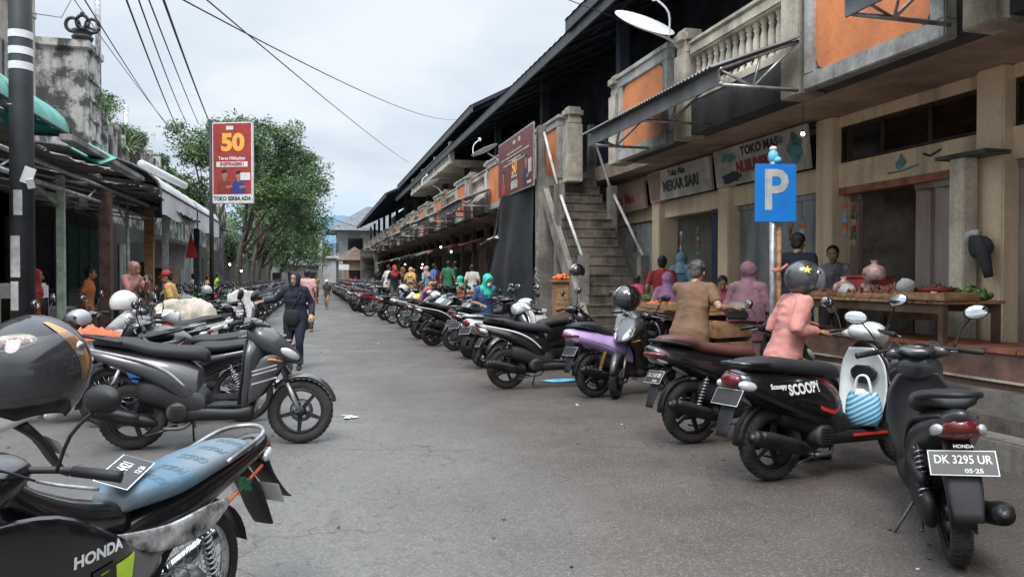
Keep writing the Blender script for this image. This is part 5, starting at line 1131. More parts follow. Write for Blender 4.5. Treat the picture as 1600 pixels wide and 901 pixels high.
# ----- the near machines, one by one -----
b = scooter(st='sport', P1=PG, P2=PG, label='dark grey scooter parked sideways in the left foreground with stripes on its tail', L=1.29, R=.262, steer=-.0)
put(b, G(206, 702), G(470, 692)-G(206, 702), 3, 1.06); vario = b
m = M(STR)
for z0 in (.60, .57, .50): m.add([(.93, -.2, z0), (1.12, -.2, z0+.05), (1.12, -.2, z0+.062), (.93, -.2, z0+.012)], [(0, 1, 2, 3)])
q = m.obj('nose_stripe', b); wrap(q, parts(b, 'side_flare', 'leg_shield', 'nose_cowl'), (0, 1, 0), .003, 3)
b = scooter(st='sport', P1=mat('paint_satin', (.05, .05, .054), .35, var=.2, coat=.3), P2=PG, label='black scooter at the right edge seen from behind with plate DK 3295 UR', plates=('DK 3295 UR', '05·25'))
rr_ = Wc(2.26, 3.72); put(b, rr_, C2(.36, .93), 4, 1.0); beat = b
text('HONDA', .022, M_PLW, 'lettering', b, face((-.392, 0, .675), (0, -1, 0), (-.9, 0, .3)), .0006, .0004)
b = scooter(st='retro', P1=PB, P2=PC, label='black retro scooter with white inner leg shield and SCOOPY lettering', L=1.25, R=.25, tw=.1, plates=(None, None)); scoopy = b
put(b, G(1207, 750), C2(.93, .36), 3, 1.04)
T = face((.165, -.197, .63), (1, 0, .04), (0, -1, .18)); q = text('SCOOPY', .095, M_PLW, 'lettering', b, T, 0, .004, sx=.8); wrap(q, parts(b, 'tail_body'), (0, 1, 0)); T = face((-.06, -.192, .655), (1, 0, .0), (0, -1, .22)); q = text('Scoopy', .045, M_PLW, 'lettering', b, T, 0, .002); wrap(q, parts(b, 'tail_body'), (0, 1, 0))
m = M(STRR); q = cat([(.28, .50), (.36, .47), (.44, .46), (.49, .52), (.47, .60), (.42, .66), (.34, .70), (.2, .73), (.05, .745)], 3); m.ring([[(x, -.2, z+.013), (x, -.2, z-.013)] for x, z in q], closed=False, caps=False); q = m.obj('red_stripe', b); wrap(q, parts(b, 'tail_body'), (0, 1, 0)); m = M(STRR); m.bb(.58, -.172, .275, .9, -.160, .295, .003); m.obj('red_stripe', b)
# white part of the head and shield edge
b2 = scooter(st='maxi', P1=PB, seat=mat('brown_seat', (.10, .035, .03), .55, var=.15, bump=.1), label='large black scooter with brown seat behind the retro scooter', L=1.31, R=.275, plates=('DK 5103 BK', '08·24')); put(b2, G(1082, 692), C2(.95, .30), 4)
b3 = scooter(st='sport', P1=PB, P2=PG, label='black scooter facing the road with a helmet on its mirror and plated nose', steer=.35); put(b3, G(1045, 603), C2(-.66, -.75), 4, 1.0, 1)
plate_(b3, face((1.19, 0, .80), (0, 1, 0), (.8, 0, .6)), 'DK 8108 UL', '03·27', 'front_plate')
b4 = scooter(st='maxi', P1=PP, label='large scooter with lilac tail and gold rear springs beside the staircase', L=1.31, R=.275, shk=M_GOLD); put(b4, G(930, 620), C2(.88, .47), 4, .96)
for c in parts(b4, 'leg_shield', 'nose_cowl', 'side_flare', 'front_fender'): c.data.materials[0] = PB
b5 = scooter(st='sport', P1=PB, P2=PB, label='black scooter with white side stripes in front of the stair column', L=1.27); put(b5, G(792, 607), C2(.97, .24), 4, 1.03)
for c in b5.children:
    if c.name.startswith('side_stripe'): c.data.materials[0] = PW
# ----- helmets -----
def helmet(name, label, p, mm, rot=(0, 0, 0), s=1.0, visor=True, stripe=None, vis_m=None, full=False, parent=None):
    """open face helmet, local +x is the face side"""
    o = root(name, label, 'helmet', p) if parent is None else root(name, label, 'helmet', p)
    o.rotation_euler = rot; o.scale = (s, s, s); m = M(mm, M_PLAST); n, k = 28, 16; rg = []
    for i in range(k+1):
        ph = pi*.02+(pi*.66)*i/k; R = []
        for j in range(n):
            th = 2*pi*j/n; c = cos(th); a = ph
            lim = pi*(.42 if not full else .60)+(pi*.68-pi*.42)*(.5-.5*max(-1, min(1, (c-.30)*3.0)))
            a = min(ph*lim/(pi*.68)*1.0, lim); R.append((.138*sin(a)*c*(1.02), .118*sin(a)*sin(th), .128*cos(a)))
        rg.append(R)
    m.ring(rg, caps=False); m.add([(0, 0, .128)]+rg[0], [(0, 1+j, 1+(j+1) % n) for j in range(n)], True)
    m.mt(M_PLAST); e = [V(p_) for p_ in rg[-1]]; m.ring([[tuple(p_) for p_ in e], [tuple(p_*1.015+V((0, 0, -.004))) for p_ in e], [tuple(p_*.90+V((0, 0, -.006))) for p_ in e], [tuple(p_*.86+V((0, 0, .02))) for p_ in e]], caps=False)
    m.ring([[tuple(V(p_)*.88) for p_ in R] for R in rg], caps=False); m.obj('shell', o)
    if visor:
        m = M(vis_m or mat('smoke_visor', (.05, .05, .055), .08, var=0, coat=1, alpha=.55)); r2 = []
        for i in range(7):
            a = RAD(50+i*11); r2.append([(.152*sin(a)*cos(t)*1.03, .132*sin(a)*sin(t), .135*cos(a)) for t in [RAD(-78+13*q) for q in range(13)]])
        m.ring(r2, closed=False, caps=False); m.obj('visor', o)
        for s_ in (-1, 1): m = M(M_CHROME if full else M_PLAST); m.lathe([(0, s_*.126), (.014, s_*.125), (.018, s_*.118)], (.035, 0, .045), 'y', 12); m.obj('visor_bolt', o)
    if stripe:
        m = M(stripe); m.ring([[(.1395*cos(a)*1.02, y*cos(a*.0), .130*sin(a)*1.0) for y in (-.02, .02)] for a in [RAD(20+i*10) for i in range(15)]], closed=False, caps=False); m.obj('stripe', o)
    return o
h1 = helmet('helmet', 'big glossy black helmet with gold stripe and YAMAHA mark in the left corner', Wc(-1.12, 1.72, 1.235), mat('helmet_black', (.005, .005, .007), .16, var=.6, scale=5, coat=.3), (RAD(4), RAD(4), -YAW-RAD(80)), 1.0, visor=True, full=True)
# gold band, logo: on the shell surface
def onshell(lon, lat_, r=1.012): a, b = RAD(lon), RAD(lat_); return V((.1408*cos(b)*cos(a)*r, .118*cos(b)*sin(a)*r, .128*sin(b)*r))
m = M(mat('helmet_gold', (.42, .2, .04), .25, var=.2, coat=.6)); rg = []
for i in range(17): q = i/16; la = 60-q*72; lo = 60+25*sin(q*2.2); w_ = 5+6*sin(q*pi); rg.append([tuple(onshell(lo-w_, la)), tuple(onshell(lo, la, 1.016)), tuple(onshell(lo+w_, la))])
m.ring(rg, closed=False, caps=False); m.obj('gold_band', h1)
hd_ = (camo.location-h1.location).normalized(); rt_ = hd_.cross(V((0, 0, 1))).normalized()*-1; dv = (hd_*.8+V((0, 0, 1))*.42-rt_*.32).normalized()
RI = h1.rotation_euler.to_matrix().inverted(); dl = RI @ dv; kk = 1/sqrt((dl.x/.1408)**2+(dl.y/.118)**2+(dl.z/.128)**2); pl_ = dl*kk; nl = V((pl_.x/.1408**2, pl_.y/.118**2, pl_.z/.128**2)).normalized(); xl = RI @ rt_
T = face(pl_+nl*.004, xl, nl); m = M(M_SIGNW); m.T = T; m.add([(.052*cos(t*pi/12), .021*sin(t*pi/12)+.004, -.0022-14*(.052*cos(t*pi/12))**2*.25) for t in range(24)], [tuple(range(24))]); m.obj('logo_patch', h1)
text('YAMAHA', .022, PR, 'lettering', h1, T, .0004, .0008)
pq = onshell(60, 12, 1.035); text('MAXI', .03, M_BLK, 'lettering', h1, face(pq, (0, .15, -1), onshell(60, 12)), .0004, .0008)
# ----- foreground underbone -----
fg = underbone(P1=PB, P2=mat('paint_black2', (.007, .007, .009), .16, var=.1, coat=.8), seat=mat('seat_blue', (.045, .13, .2), .45, var=.35, scale=3, bump=.15, col2=(.17, .175, .18)), label='black and lime underbone motorcycle in the left corner with blue printed seat', R=.29, steer=.12, up=.13, lsk=.72); fg.name = 'underbone_motorcycle'
A = Wc(-1.27, 2.86); put(fg, A, C2(-.26, -.965), 3, .93)
seat = [c for c in fg.children if c.name.startswith('seat')][0]
for i, s_ in enumerate(('GRIDS', 'PRIDE', 'GRIDS', 'PRIDE', 'GRIDS')):
    T = face((-.18+i*.12, .045, .848-.003*i if i < 2 else .838-.010*(i-2)), (0, -1, .28), (0, .3, 1)); text(s_, .058, mat('seat_ink', (.06, .12, .16), .6), 'lettering', seat, T, 0, .002, sx=.8); wrap(seat.children[-1], [seat], (0, -.3, -1), .0012)
mat('lime', (.5, .72, .03), .35, var=.1); LSH = parts(fg, 'leg_shield', 'tail_body', 'centre_body')
def flank(pts, mm, off): m = M(mm); m.add([(x-.07, .25, z+.145) for x, z in pts], [tuple(range(len(pts)))]); q = m.obj('decal', fg); wrap(q, LSH, (0, -1, 0), off, 3)
flank([(.80, .47), (.97, .42), (.96, .30), (.66, .33)], M_WHITE, .002); flank([(.60, .49), (.93, .47), (.74, .43), (.90, .38), (.62, .40)], _mc['lime'], .004)
q = text('HONDA', .05, M_WHITE, 'lettering', fg, face((.70, .25, .69), (-1, 0, 0), (0, 1, 0)), 0, .0022, sx=1.05); wrap(q, LSH, (0, -1, 0), .003)
q = text('FI', .085, M_BLK, 'lettering', fg, face((.68, .25, .605), (-1, 0, .1), (0, 1, 0)), 0, .005, sx=1.6); wrap(q, LSH, (0, -1, 0), .006, 1)
m = M(M_CHROME, STR); m.T = Matrix.Identity(4); m.mt(mat('scuffed_chrome', (.55, .55, .55), .25, .6, var=.5, scale=9)); m.loft([(-.05, .125, .62, .012, .02), (.08, .135, .60, .016, .055), (.3, .14, .60, .014, .05), (.5, .12, .64, .012, .035), (.66, .10, .70, .01, .015)], 12, 4); m.obj('side_trim', fg)
m = M(mat('orange_stripe', (.6, .12, .03), .4)); m.tube([(-.35, .09, .70), (-.2, .115, .665), (.05, .132, .585)], .008, 6, 3); m.obj('orange_stripe', fg)
text('Fit', .075, PGN, 'lettering', fg, face((-.17, .127, .665), (-1, 0, -.25), (0, 1, .2)), .001, .005, sx=1.1)
T = face((.38, .0, .848), (-.9, -.4, .0), (-.05, .3, 1)); plate_(fg, T, 'DK 4421', '12·26', 'loose_plate'); m = M(M_PLAST); m.loft([(-.42, 0, .74, .07, .03), (-.50, 0, .62, .06, .014, 30), (-.62, .0, .50, .055, .01, 50), (-.70, 0, .45, .04, .006, 60)], 14, 3); m.obj('mud_flap', fg)
for c in list(fg.children):
    if c.name.startswith('license_plate'): text('DK 4421', .062, M_PLW, 'lettering', c, face((-.447, 0, .562), (0, -1, 0), (-.86, 0, .5)), .0006, .0012, sx=.9); text('12·26', .032, M_PLW, 'lettering', c, face((-.475, -.02, .515), (0, -1, 0), (-.86, 0, .5)), .0006, .0006)
# a second machine's front seen beyond the corner: grey shoe-like cover and orange-white panel
b = underbone(P1=PW, P2=PR, label='white and orange motorcycle barely visible past the left corner'); b.name = 'underbone_motorcycle'; put(b, Wc(-2.75, 3.6), C2(-.5, -.86), 4)
# ----- left row behind the grey scooter -----
ub_blk = underbone(P1=PB, label='black underbone motorcycle with blue and white side panel behind the grey scooter', P2=PBL); ub_blk.name = 'underbone_motorcycle'
put(ub_blk, G(445, 655)+V((-.4, 0, 0)), V((-1, .05)), 4)
sport = underbone(P1=PG, P2=PBL, wire=False, sport=True, label='grey motorcycle with blue flash on its front mask pointing at the left pavement', seat=M_SEAT); sport.name = 'sport_motorcycle'
put(sport, G(430, 640)+V((-.45, .35, 0)), V((-1, -.02)), 4)
def cloth_on(p, sx, sy, rz, mm, label, name='cloth', lift=.12, seed=1, h=.35):
    r = random.Random(seed); g = []; n = 14
    for i in range(n+1):
        for j in range(n+1):
            u, v = i/n*2-1, j/n*2-1; d = max(0, abs(v)-.35)*1.6; z = lift-d*h*(1+.5*sin(u*9+seed)*(abs(v) > .6))+.035*sin(u*6+seed)*cos(v*5)+.02*sin(u*13+v*7+seed)-.12*abs(u)**3; yy = v*sy*(1-.35*max(0, abs(v)-.35)); g.append((u*sx*(1+.05*sin(v*5+seed)), yy, z))
    fs = [(i*(n+1)+j, (i+1)*(n+1)+j, (i+1)*(n+1)+j+1, i*(n+1)+j+1) for i in range(n) for j in range(n)]
    m = M(mm); m.add(g, fs, True); m.add([(a, b_, c-.012) for a, b_, c in g], [f[::-1] for f in fs], True); o = m.obj(name); tag(o, label, name.replace('_', ' ')); o.location = p; o.rotation_euler = (0, 0, rz); return o
KINDS = []
def proto(fn, **k): q = fn(**k); KINDS.append(q); return q
pA = vario; pB = b5; pC = ub_blk; pD = scoopy; pE = b2; pF = sport
proto_far = {}
def far_mesh(q):
    if q.name not in proto_far: proto_far[q.name] = merged(q, 'parked_motorcycle')
    return proto_far[q.name]
PC_ALL = [PB, PG, PW, PR, PBL, PS, PMT, PGN]
def bike(q, x, y, ang, label, group, col=None, far=False, s=1.0, lean=4, side=1):
    keys = [mm for mm in (PB, PG, PBL, PC) if mm is not col]
    if far:
        me = far_mesh(q); o = bpy.data.objects.new('parked_motorcycle', me); COL.objects.link(o); tag(o, label, 'motorcycle', group)
        sw = {}
        if col:
            done = False
            for sl in o.material_slots:
                if sl.material in (PG, PB, PBL, PC) and sl.material is not col: sl.link = 'OBJECT'; sl.material = col
    else:
        swap = {a: col for a in (PG, PB, PBL)} if col else None
        o = dup(q, label=label, group=group, swap=swap); o.name = 'scooter' if q in (pA, pB, pD, pE) else 'motorcycle'
        for c in list(o.children):
            pass
    o.location = (x, y, 0); o.rotation_euler = (-RAD(lean)*side, 0, RAD(ang)); o.scale = (s, s, s); return o
LSH_ = 0
gR = 'motorcycles parked along the market side'; gL = 'motorcycles parked along the left kerb'
# mid-distance right row, one by one (rear wheels towards the road)
near_R = [(pD, G(757, 574), 22, PW, 'white tailed retro scooter just behind the black scooter with white stripes'),
          (pB, G(737, 560), 25, PB, 'second scooter behind the white tailed one, black with dim stripes'),
          (pC, G(716, 548)+V((.25, .1, 0)), 28, PMT, 'matt black motorcycle left of the white tailed scooter'),
          (pB, G(676, 540), 14, PB, 'black scooter with a printed bag on its floor, before the teal headscarf'),
          (pA, G(657, 529), 24, PG, 'grey scooter tucked behind the lone black one'),
          (pC, G(633, 512), 30, PW, 'white sided wire wheeled motorcycle in the middle of the right row'),
          (pC, G(613, 505), 26, PB, 'black wire wheeled motorcycle right of the red and white one'),
          (pA, G(601, 500), 26, PMT, 'matt black scooter between the wire wheeled and the red motorcycles'),
          (pC, G(577, 494), 18, PR, 'red and white motorcycle in the far middle of the right row'),
          (pB, G(566, 488), 28, PB, 'black scooter just past the red motorcycle'),
          (pA, G(556, 486), 28, PS, 'silver scooter two places past the red motorcycle')]
for q, g, a, c, l in near_R: bike(q, g[0], g[1], a+3, l, gR, c, s=1.03)
rb = random.Random(21)
# second rank of handlebars seen between the first and the platform
for i, (x, y, a, c, l) in enumerate(((3.9, 11.2, 200, PB, 'black scooter behind the striped one, nose to the road by the stair column'), (4.0, 13.6, 195, PW, 'white scooter facing the road below the black tarp'), (3.95, 14.6, 190, PG, 'dark green-grey scooter below the black tarp'), (3.9, 16.9, 200, PB, 'black scooter with raised mirrors by the woman in teal'), (4.0, 18.2, 195, PS, 'silver scooter facing the road past the teal headscarf'), (4.0, 19.6, 195, PB, 'black scooter third past the teal headscarf'))):
    bike((pD, pD, pB, pA, pB, pD)[i], x, y, a, l, gR, c)
y = 31.5; i = 0
while y < 84:
    q = rb.choice((pA, pB, pC, pC, pD, pE)); c = rb.choice(PC_ALL+[PB, PB, PB]); bike(q, 2.15+rb.uniform(-.12, .15)-.012*(y-30)*.5, y, rb.uniform(18, 34), 'distant motorcycle in the tightly parked far right row', 'distant motorcycles of the right row', c, far=True)
    y += rb.uniform(.52, .72)*(1 if y < 60 else 1.5)
y = 20.5
while y < 60:
    q = rb.choice((pA, pB, pC, pD)); bike(q, 4.3+rb.uniform(-.15, .15), y, 180+rb.uniform(-15, 25), 'motorcycle in the inner rank between the right row and the stalls', 'inner rank motorcycles at the stalls', rb.choice(PC_ALL+[PB, PB]), far=True); y += rb.uniform(.8, 1.3)
# left row
left = [(pA, -1.70, 8.35, 184, PMT, 'matt black scooter with orange cloth on its seat in the left row'), (pD, -2.6, 9.4, 10, PR, 'dark red scooter carrying the white helmet in the left row'),
        (pC, -1.75, 10.2, 178, PB, 'black motorcycle under the dark seat left of the woman in navy'), (pB, -1.55, 11.6, 186, PW, 'pale scooter beside the woman in navy'), (pC, -2.3, 12.3, 5, PB, 'black motorcycle with the crumpled cream cover'),
        (pA, -1.75, 13.6, 182, PG, 'grey scooter just behind the woman in navy'), (pB, -2.6, 14.5, 8, PB, 'black scooter with raised mirrors left of the cream cover'), (pC, -1.75, 15.2, 176, PS, 'silver motorcycle in the left row past the woman in navy'), (pD, -1.95, 16.6, 180, PW, 'white scooter half way down the left row'),
        (pA, -1.95, 17.8, 184, PB, 'black scooter half way down the left row'), (pB, -2.05, 19.1, 178, PMT, 'matt black scooter right of the billboard foot')]
for q, x, y, a, c, l in left: bike(q, x, y, a, l, gL, c, side=1)
y = 20.4
while y < 75:
    for x in ((-1.85,), (-1.85, -3.2))[y < 40]:
        q = rb.choice((pA, pB, pC, pC, pD)); bike(q, x+rb.uniform(-.2, .2), y+rb.uniform(-.1, .1), 180+rb.uniform(-14, 14), 'distant motorcycle in the crowded left row', 'distant motorcycles of the left row', rb.choice(PC_ALL+[PB, PB]), far=True)
    y += rb.uniform(.65, .95)
# cloths, bags and helmets resting on bikes
cloth_on((-2.2, 8.45, .80), .28, .2, .2, mat('orange_cloth', (.72, .11, .03), .6, var=.1), 'orange cloth thrown over a black scooter seat in the left row', seed=2)
cloth_on((-1.9, 12.2, .95), .42, .26, .35, mat('cream_cover', (.55, .49, .4), .8, var=.25, scale=5), 'crumpled cream cover draped over a motorcycle in the left row', 'cover', .16, 5, .6)
cloth_on((-2.6, 16.3, 1.0), .3, .28, .2, mat('grey_cover', (.16, .15, .15), .8, var=.4), 'dark grey cover on a motorcycle by the billboard foot', 'cover', .1, 7, .5)
cloth_on((-1.6, 18.1, 1.05), .3, .3, 0, M_DIRTYW, 'pale plastic sheet over handlebars behind the woman in navy', 'cover', .1, 9, .5)
cloth_on((3.2, 22.4, .85), .3, .22, .3, mat('yellow_cloth', (.8, .68, .15), .6), 'small yellow cloth on a motorcycle seat in the right row', seed=3)
helmet('helmet', 'white helmet hanging on a dark red scooter in the left row', (-2.05, 9.1, 1.16), PW, (0, .1, RAD(60)), 1.15, visor=False)
helmet('helmet', 'small grey helmet on a bike mirror by the left pavement', (-2.4, 8.7, 1.0), PS, (0, .3, RAD(200)), .9)
helmet('helmet', 'silver black helmet on the bikes far behind the cream cover', (-2.3, 17.5, 1.15), PS, (0, .1, RAD(160)), 1.0)
helmet('helmet', 'white helmet resting on a motorcycle in the middle right row', tuple(P(630, 451, 25)), PW, (0, 0, RAD(200)), 1.25, visor=False)
q3 = P(980, 466, 8.0)
helmet('helmet', 'glossy black helmet perched on the nose-out scooter by the stairs', tuple(q3), mat('helmet_gloss', (.01, .01, .012), .1, coat=1), (0, .1, RAD(185)), 1.12, stripe=PS, full=True)
helmet('helmet', 'black and white helmet hanging on the stair newel', tuple(P(902, 424, 12.4)), PB, (0, .1, RAD(200)), 1.0, stripe=PW)
# plastic bag hung inside the retro scooter
def rel_to(o): return o.matrix_basis
bm_ = mat('bag_blue_check', (.03, .3, .5), .45, var=0); t_ = bm_.node_tree; tcc = t_.nodes.new('ShaderNodeTexCoord'); mpp = t_.nodes.new('ShaderNodeMapping'); mpp.inputs['Rotation'].default_value = (.5, .35, 0); rv = t_.nodes.new('ShaderNodeValToRGB'); rv.color_ramp.interpolation = 'CONSTANT'
wv = t_.nodes.new('ShaderNodeTexWave'); wv.bands_direction = 'Z'; wv.inputs['Scale'].default_value = 9; wv.inputs['Distortion'].default_value = .6; rv.color_ramp.elements[0].color = (.02, .26, .44, 1); rv.color_ramp.elements[1].color = (.45, .52, .56, 1); rv.color_ramp.elements[1].position = .62
t_.links.new(tcc.outputs['Object'], mpp.inputs[0]); t_.links.new(mpp.outputs[0], wv.inputs[0]); t_.links.new(wv.outputs[0], rv.inputs[0]); t_.links.new(rv.outputs[0], t_.nodes['Principled BSDF'].inputs['Base Color'])
m = M(bm_, M_WHITE); m.mt(bm_).loft([(0, 0, .0, .10, .05, 90), (0, 0, .08, .145, .075, 90), (0, 0, .2, .14, .06, 90), (0, 0, .27, .12, .035, 90), (0, 0, .29, .10, .02, 90)], 20, 3, 3.4)
m.mt(M_WHITE)
for s_ in (-1, 1): m.tube([(s_*.03, -.07, .26), (s_*.02, -.045, .40), (s_*.02, -.0, .43), (s_*.02, .045, .40), (s_*.03, .07, .26)], .009, 6, 3)
m.ball((0, .03, .26), (.04, .07, .06), 10, 7); q = m.obj('shopping_bag'); q.matrix_basis = scoopy.matrix_basis @ Matrix.Translation((.72, -.13, .34)) @ Matrix.Rotation(RAD(35), 4, 'Z'); q.scale = (.85, .85, .85); tag(q, 'blue and white striped shopping bag hanging in the retro scooter', 'bag')
m = M(mat('bag_mix', (.4, .5, .55), .4, var=.6, scale=8, col2=(.45, .1, .1))); m.T = Matrix.Translation(P(712, 500, 17.0)-V((0, 0, .12))); m.loft([(0, 0, .0, .1, .06, 90), (0, 0, .1, .15, .1, 90), (0, 0, .24, .12, .07, 90), (0, 0, .3, .03, .02, 90)], 14, 3); tag(m.obj('plastic_bag'), 'printed plastic bag on the floor of the lone black scooter', 'bag')
# litter
m = M(M_WHITE)
for i in range(5): m.cb((G(538+i*4, 652)+V((0, rb.uniform(-.08, .08), .008)))[:], (rb.uniform(.05, .14), rb.uniform(.03, .09), .004), Euler((.1, .1, rb.random()*3)))
tag(m.obj('litter'), 'torn white paper scraps lying on the asphalt', kind='stuff')
m = M(M_LBLUE); g0 = G(880, 595); m.ring([[(g0[0]+.3*cos(t)*(1+.3*sin(3*t))*s_, g0[1]+.16*sin(t)*s_, .005+(1-s_)*.03) for t in [2*pi*j/14 for j in range(14)]] for s_ in (1, .6, .2)]); tag(m.obj('plastic_sheet'), 'light blue plastic sheet lying under the striped black scooter', 'plastic sheet')
# ---------------- people ----------------
M_HAIR = mat('hair_black', (.012, .01, .009), .5, var=.3, scale=20, bump=.5, bscale=90); M_HAIRG = mat('hair_grey', (.09, .085, .08), .7, var=.5, scale=18, bump=.8, bscale=60)
M_EYE = mat('eye', (.02, .015, .012), .2, var=0); M_EYEW = mat('eye_white', (.6, .57, .52), .3, var=0); M_LIP = mat('lips', (.25, .075, .06), .5, var=.1); M_SKIND = mat('skin_light', (.42, .24, .16), .5, var=.06, scale=12)
def cloth(n, c, **k): k.setdefault('var', .18); return mat('cloth_'+n, c, .85, scale=4, bump=.35, bscale=11, **k)
def ik(a, t, l1, l2, pole):
    a, t = V(a), V(t); d = t-a; L = min(d.length, (l1+l2)*.995); d = d.normalized() if d.length else V((0, 0, -1)); t = a+d*L
    c = (l1*l1+L*L-l2*l2)/(2*l1*L); c = max(-1, min(1, c)); p = V(pole); p = p-d*p.dot(d); p = p.normalized(); return a+d*l1*c+p*l1*sqrt(1-c*c), t
def append(me, m2):
    m = M(*list(me.materials)); m.v = [tuple(v.co) for v in me.vertices]; m.f = [tuple(p.vertices) for p in me.polygons]; m.mi = [p.material_index for p in me.polygons]; m.sm = [True]*len(m.f)
    o = len(m.v); m.v += m2.v; m.f += [tuple(i+o for i in f) for f in m2.f]
    for i, s in zip(m2.mi, m2.sm):
        mm = m2.mats[i]
        if mm not in m.mats: m.mats.append(mm)
        m.mi.append(m.mats.index(mm)); m.sm.append(s)
    return m.mesh(me.name)
def hand(m, w, d, side, up, s, curl=.5, grip=False):
    """palm and five fingers from wrist w along d"""
    d = V(d).normalized(); u = V(up); u = (u-d*u.dot(d)).normalized(); sx = d.cross(u)*side
    P_ = lambda a, b, c: tuple(V(w)+(d*a+sx*b+u*c)*s)
    m.tube([P_(-.01, 0, 0), P_(.03, 0, 0), P_(.075, 0, 0), P_(.088, 0, 0)], [.024*s, .034*s, .038*s, .03*s], 10, 2, flat=.42)
    for i, (off, L) in enumerate(((-.03, .062), (-.01, .072), (.011, .068), (.03, .052))):
        c1 = curl*.6; c2 = curl*1.5; a = P_(.075, off, 0); b = P_(.08+L*.5*cos(c1), off*1.1, -L*.5*sin(c1)); c = P_(.08+L*.5*cos(c1)+L*.55*cos(c2), off*1.12, -L*.5*sin(c1)-L*.55*sin(c2)); m.tube([a, b, c], [.0095*s, .009*s, .007*s], 7, 2)
    m.tube([P_(.015, -.025, -.004), P_(.045, -.05, -.014), P_(.078, -.056, -.026)], [.013*s, .011*s, .008*s], 7, 2)
from mathutils import noise as NZ
def wrinkle(me, amp, sc=1.0, seed=0):
    ns = [v.normal.copy() for v in me.vertices]
    for v, n in zip(me.vertices, ns):
        p = v.co*sc+V((seed, 0, 0)); a = NZ.noise(V((p.x*7, p.y*7, p.z*13))); b = NZ.noise(V((p.x*15+p.z*9, p.y*15-p.z*7, p.z*16))); v.co += n*amp*((1-abs(a)*2.2)*.8+b*.6)
    me.update(); return me
def person(label, loc, face_dir, H=1.6, skin=None, top=None, bottom=None, hijab=None, hair=None, sleeve=.95, lean=4, arms=None, feet=None, hip=(0, 0), head=(0, 0), fat=1.0, skirt=None, hood_long=0, cap=None, z0=0, vox=.014, group=None, shoes=None, male=False, sit=False, hairlen=0, topname='shirt', bump=None, facey=True, hem=.0):
    skin = skin or M_SKIN; o = root('person', label, 'person', (loc[0], loc[1], z0), atan2(face_dir[1], face_dir[0]), group)
    h = H; s = h/1.6; hz = h*.525+hip[1]; hx = hip[0]
    la = RAD(lean); R = Matrix.Rotation(la, 3, 'Y'); pel = V((hx, 0, hz)); J = lambda x, y, z: pel+R @ V((x*s, y*s, z*s))
    sw = .165 if male else .15
    chest = J(.01, 0, .33); neck = J(-.0, 0, .50); shL, shR = J(0, sw, .455), J(0, -sw, .455)
    hy, hp = RAD(head[0]), RAD(head[1]); HR = Matrix.Rotation(la*.4+hp, 3, 'Y') @ Matrix.Rotation(0, 3, 'X'); HR = Matrix.Rotation(hy, 3, 'Z') @ HR
    hc = neck+R @ V((.012*s, 0, .06*s))+HR @ V((.022*s, 0, .075*s)); HP = lambda x, y, z: hc+HR @ V((x*s, y*s, z*s))
    arms = arms or ((.05, .24, -.27), (.05, -.24, -.27)); aL = []
    for sd, sh, t in ((1, shL, arms[0]), (-1, shR, arms[1])):
        T = pel+V((t[0]*s, t[1]*s, (t[2]+.27)*s)) if len(t) == 3 else V(t[:3]); el, wr = ik(sh, T, .265*s, .235*s, (-.6, sd*.35, -.5)); aL.append((sd, sh, el, wr))
    feet = feet or ((.0, .09, .0), (.04, -.09, .0)); lg = []
    for sd, f in ((1, feet[0]), (-1, feet[1])):
        hj = pel+V((0, sd*.085*s, -.02*s)); an = V((f[0]*s, f[1]*s, f[2]*s+.075*s)); kn, an = ik(hj, an, .40*s, .385*s, (1, sd*.1, 0)); lg.append((sd, hj, kn, an))
    def torso(m, g, waist=1.0):
        rg = []
        for (x, z, rx, ry) in cat([(0, -.13, .06, .09), (-.005, -.10, .10, .145), (-.01, -.02, .118, .165), (0, .08, .106, .145), (.004, .17, .098, .132), (.012, .28, .108, .148), (.01, .37, .104, .158), (-.002, .44, .08, .145), (-.004, .475, .055, .09), (-.003, .495, .035, .05)], 3):
            f = fat if z < .3 else (fat+1)/2; f *= (1+.05*(fat > 1.04)*(z < .2)); rg.append([tuple(J(x+((rx*f+g)*cos(t)), (ry*f+g)*sin(t), z)) for t in [2*pi*j/22 for j in range(22)]])
        m.ring(rg)
        for sh in (shL, shR): m.ball(tuple(sh), ((.056+g)*s,)*3, 10, 7); m.tube([tuple(J(0, 0, .49)), tuple(sh.lerp(J(0, 0, .47), .45)), tuple(sh)], [(.045+g)*s, (.05+g)*s, (.05+g)*s], 10)
    def arm(m, a, g, t1=1.0, cuff=0):
        sd, sh, el, wr = a; rr = [.052, .044, .04, .036, .028]; pts = [sh, sh.lerp(el, .5), el, el.lerp(wr, .4), wr]; n = 5 if t1 >= .9 else 2
        if t1 >= .9: q = [tuple(x) for x in pts[:4]]+[tuple(el.lerp(wr, t1))]
        else: q = [tuple(sh), tuple(sh.lerp(el, t1*.6)), tuple(sh.lerp(el, t1*1.2))]
        m.tube(q, [(x+g)*s*(1.06 if fat > 1.05 else 1)+(cuff if i == len(q)-1 else 0) for i, x in enumerate(rr[:len(q)])], 10, 2)
    def leg(m, l, g, t1=1.0, fl=0):
        sd, hj, kn, an = l; pts = [hj, hj.lerp(kn, .5), kn, kn.lerp(an, .35), kn.lerp(an, min(t1, 1))]; m.tube([tuple(x) for x in pts], [(.088*fat+g)*s, (.073*fat+g)*s, (.056+g)*s, (.054+g)*s, (.037+g+fl)*s], 12, 2)
    b = M(skin); torso(b, -.008); b.tube([tuple(J(0, 0, .43)), tuple(neck), tuple(HP(-.01, 0, -.02))], [.058*s, .05*s, .048*s], 10)
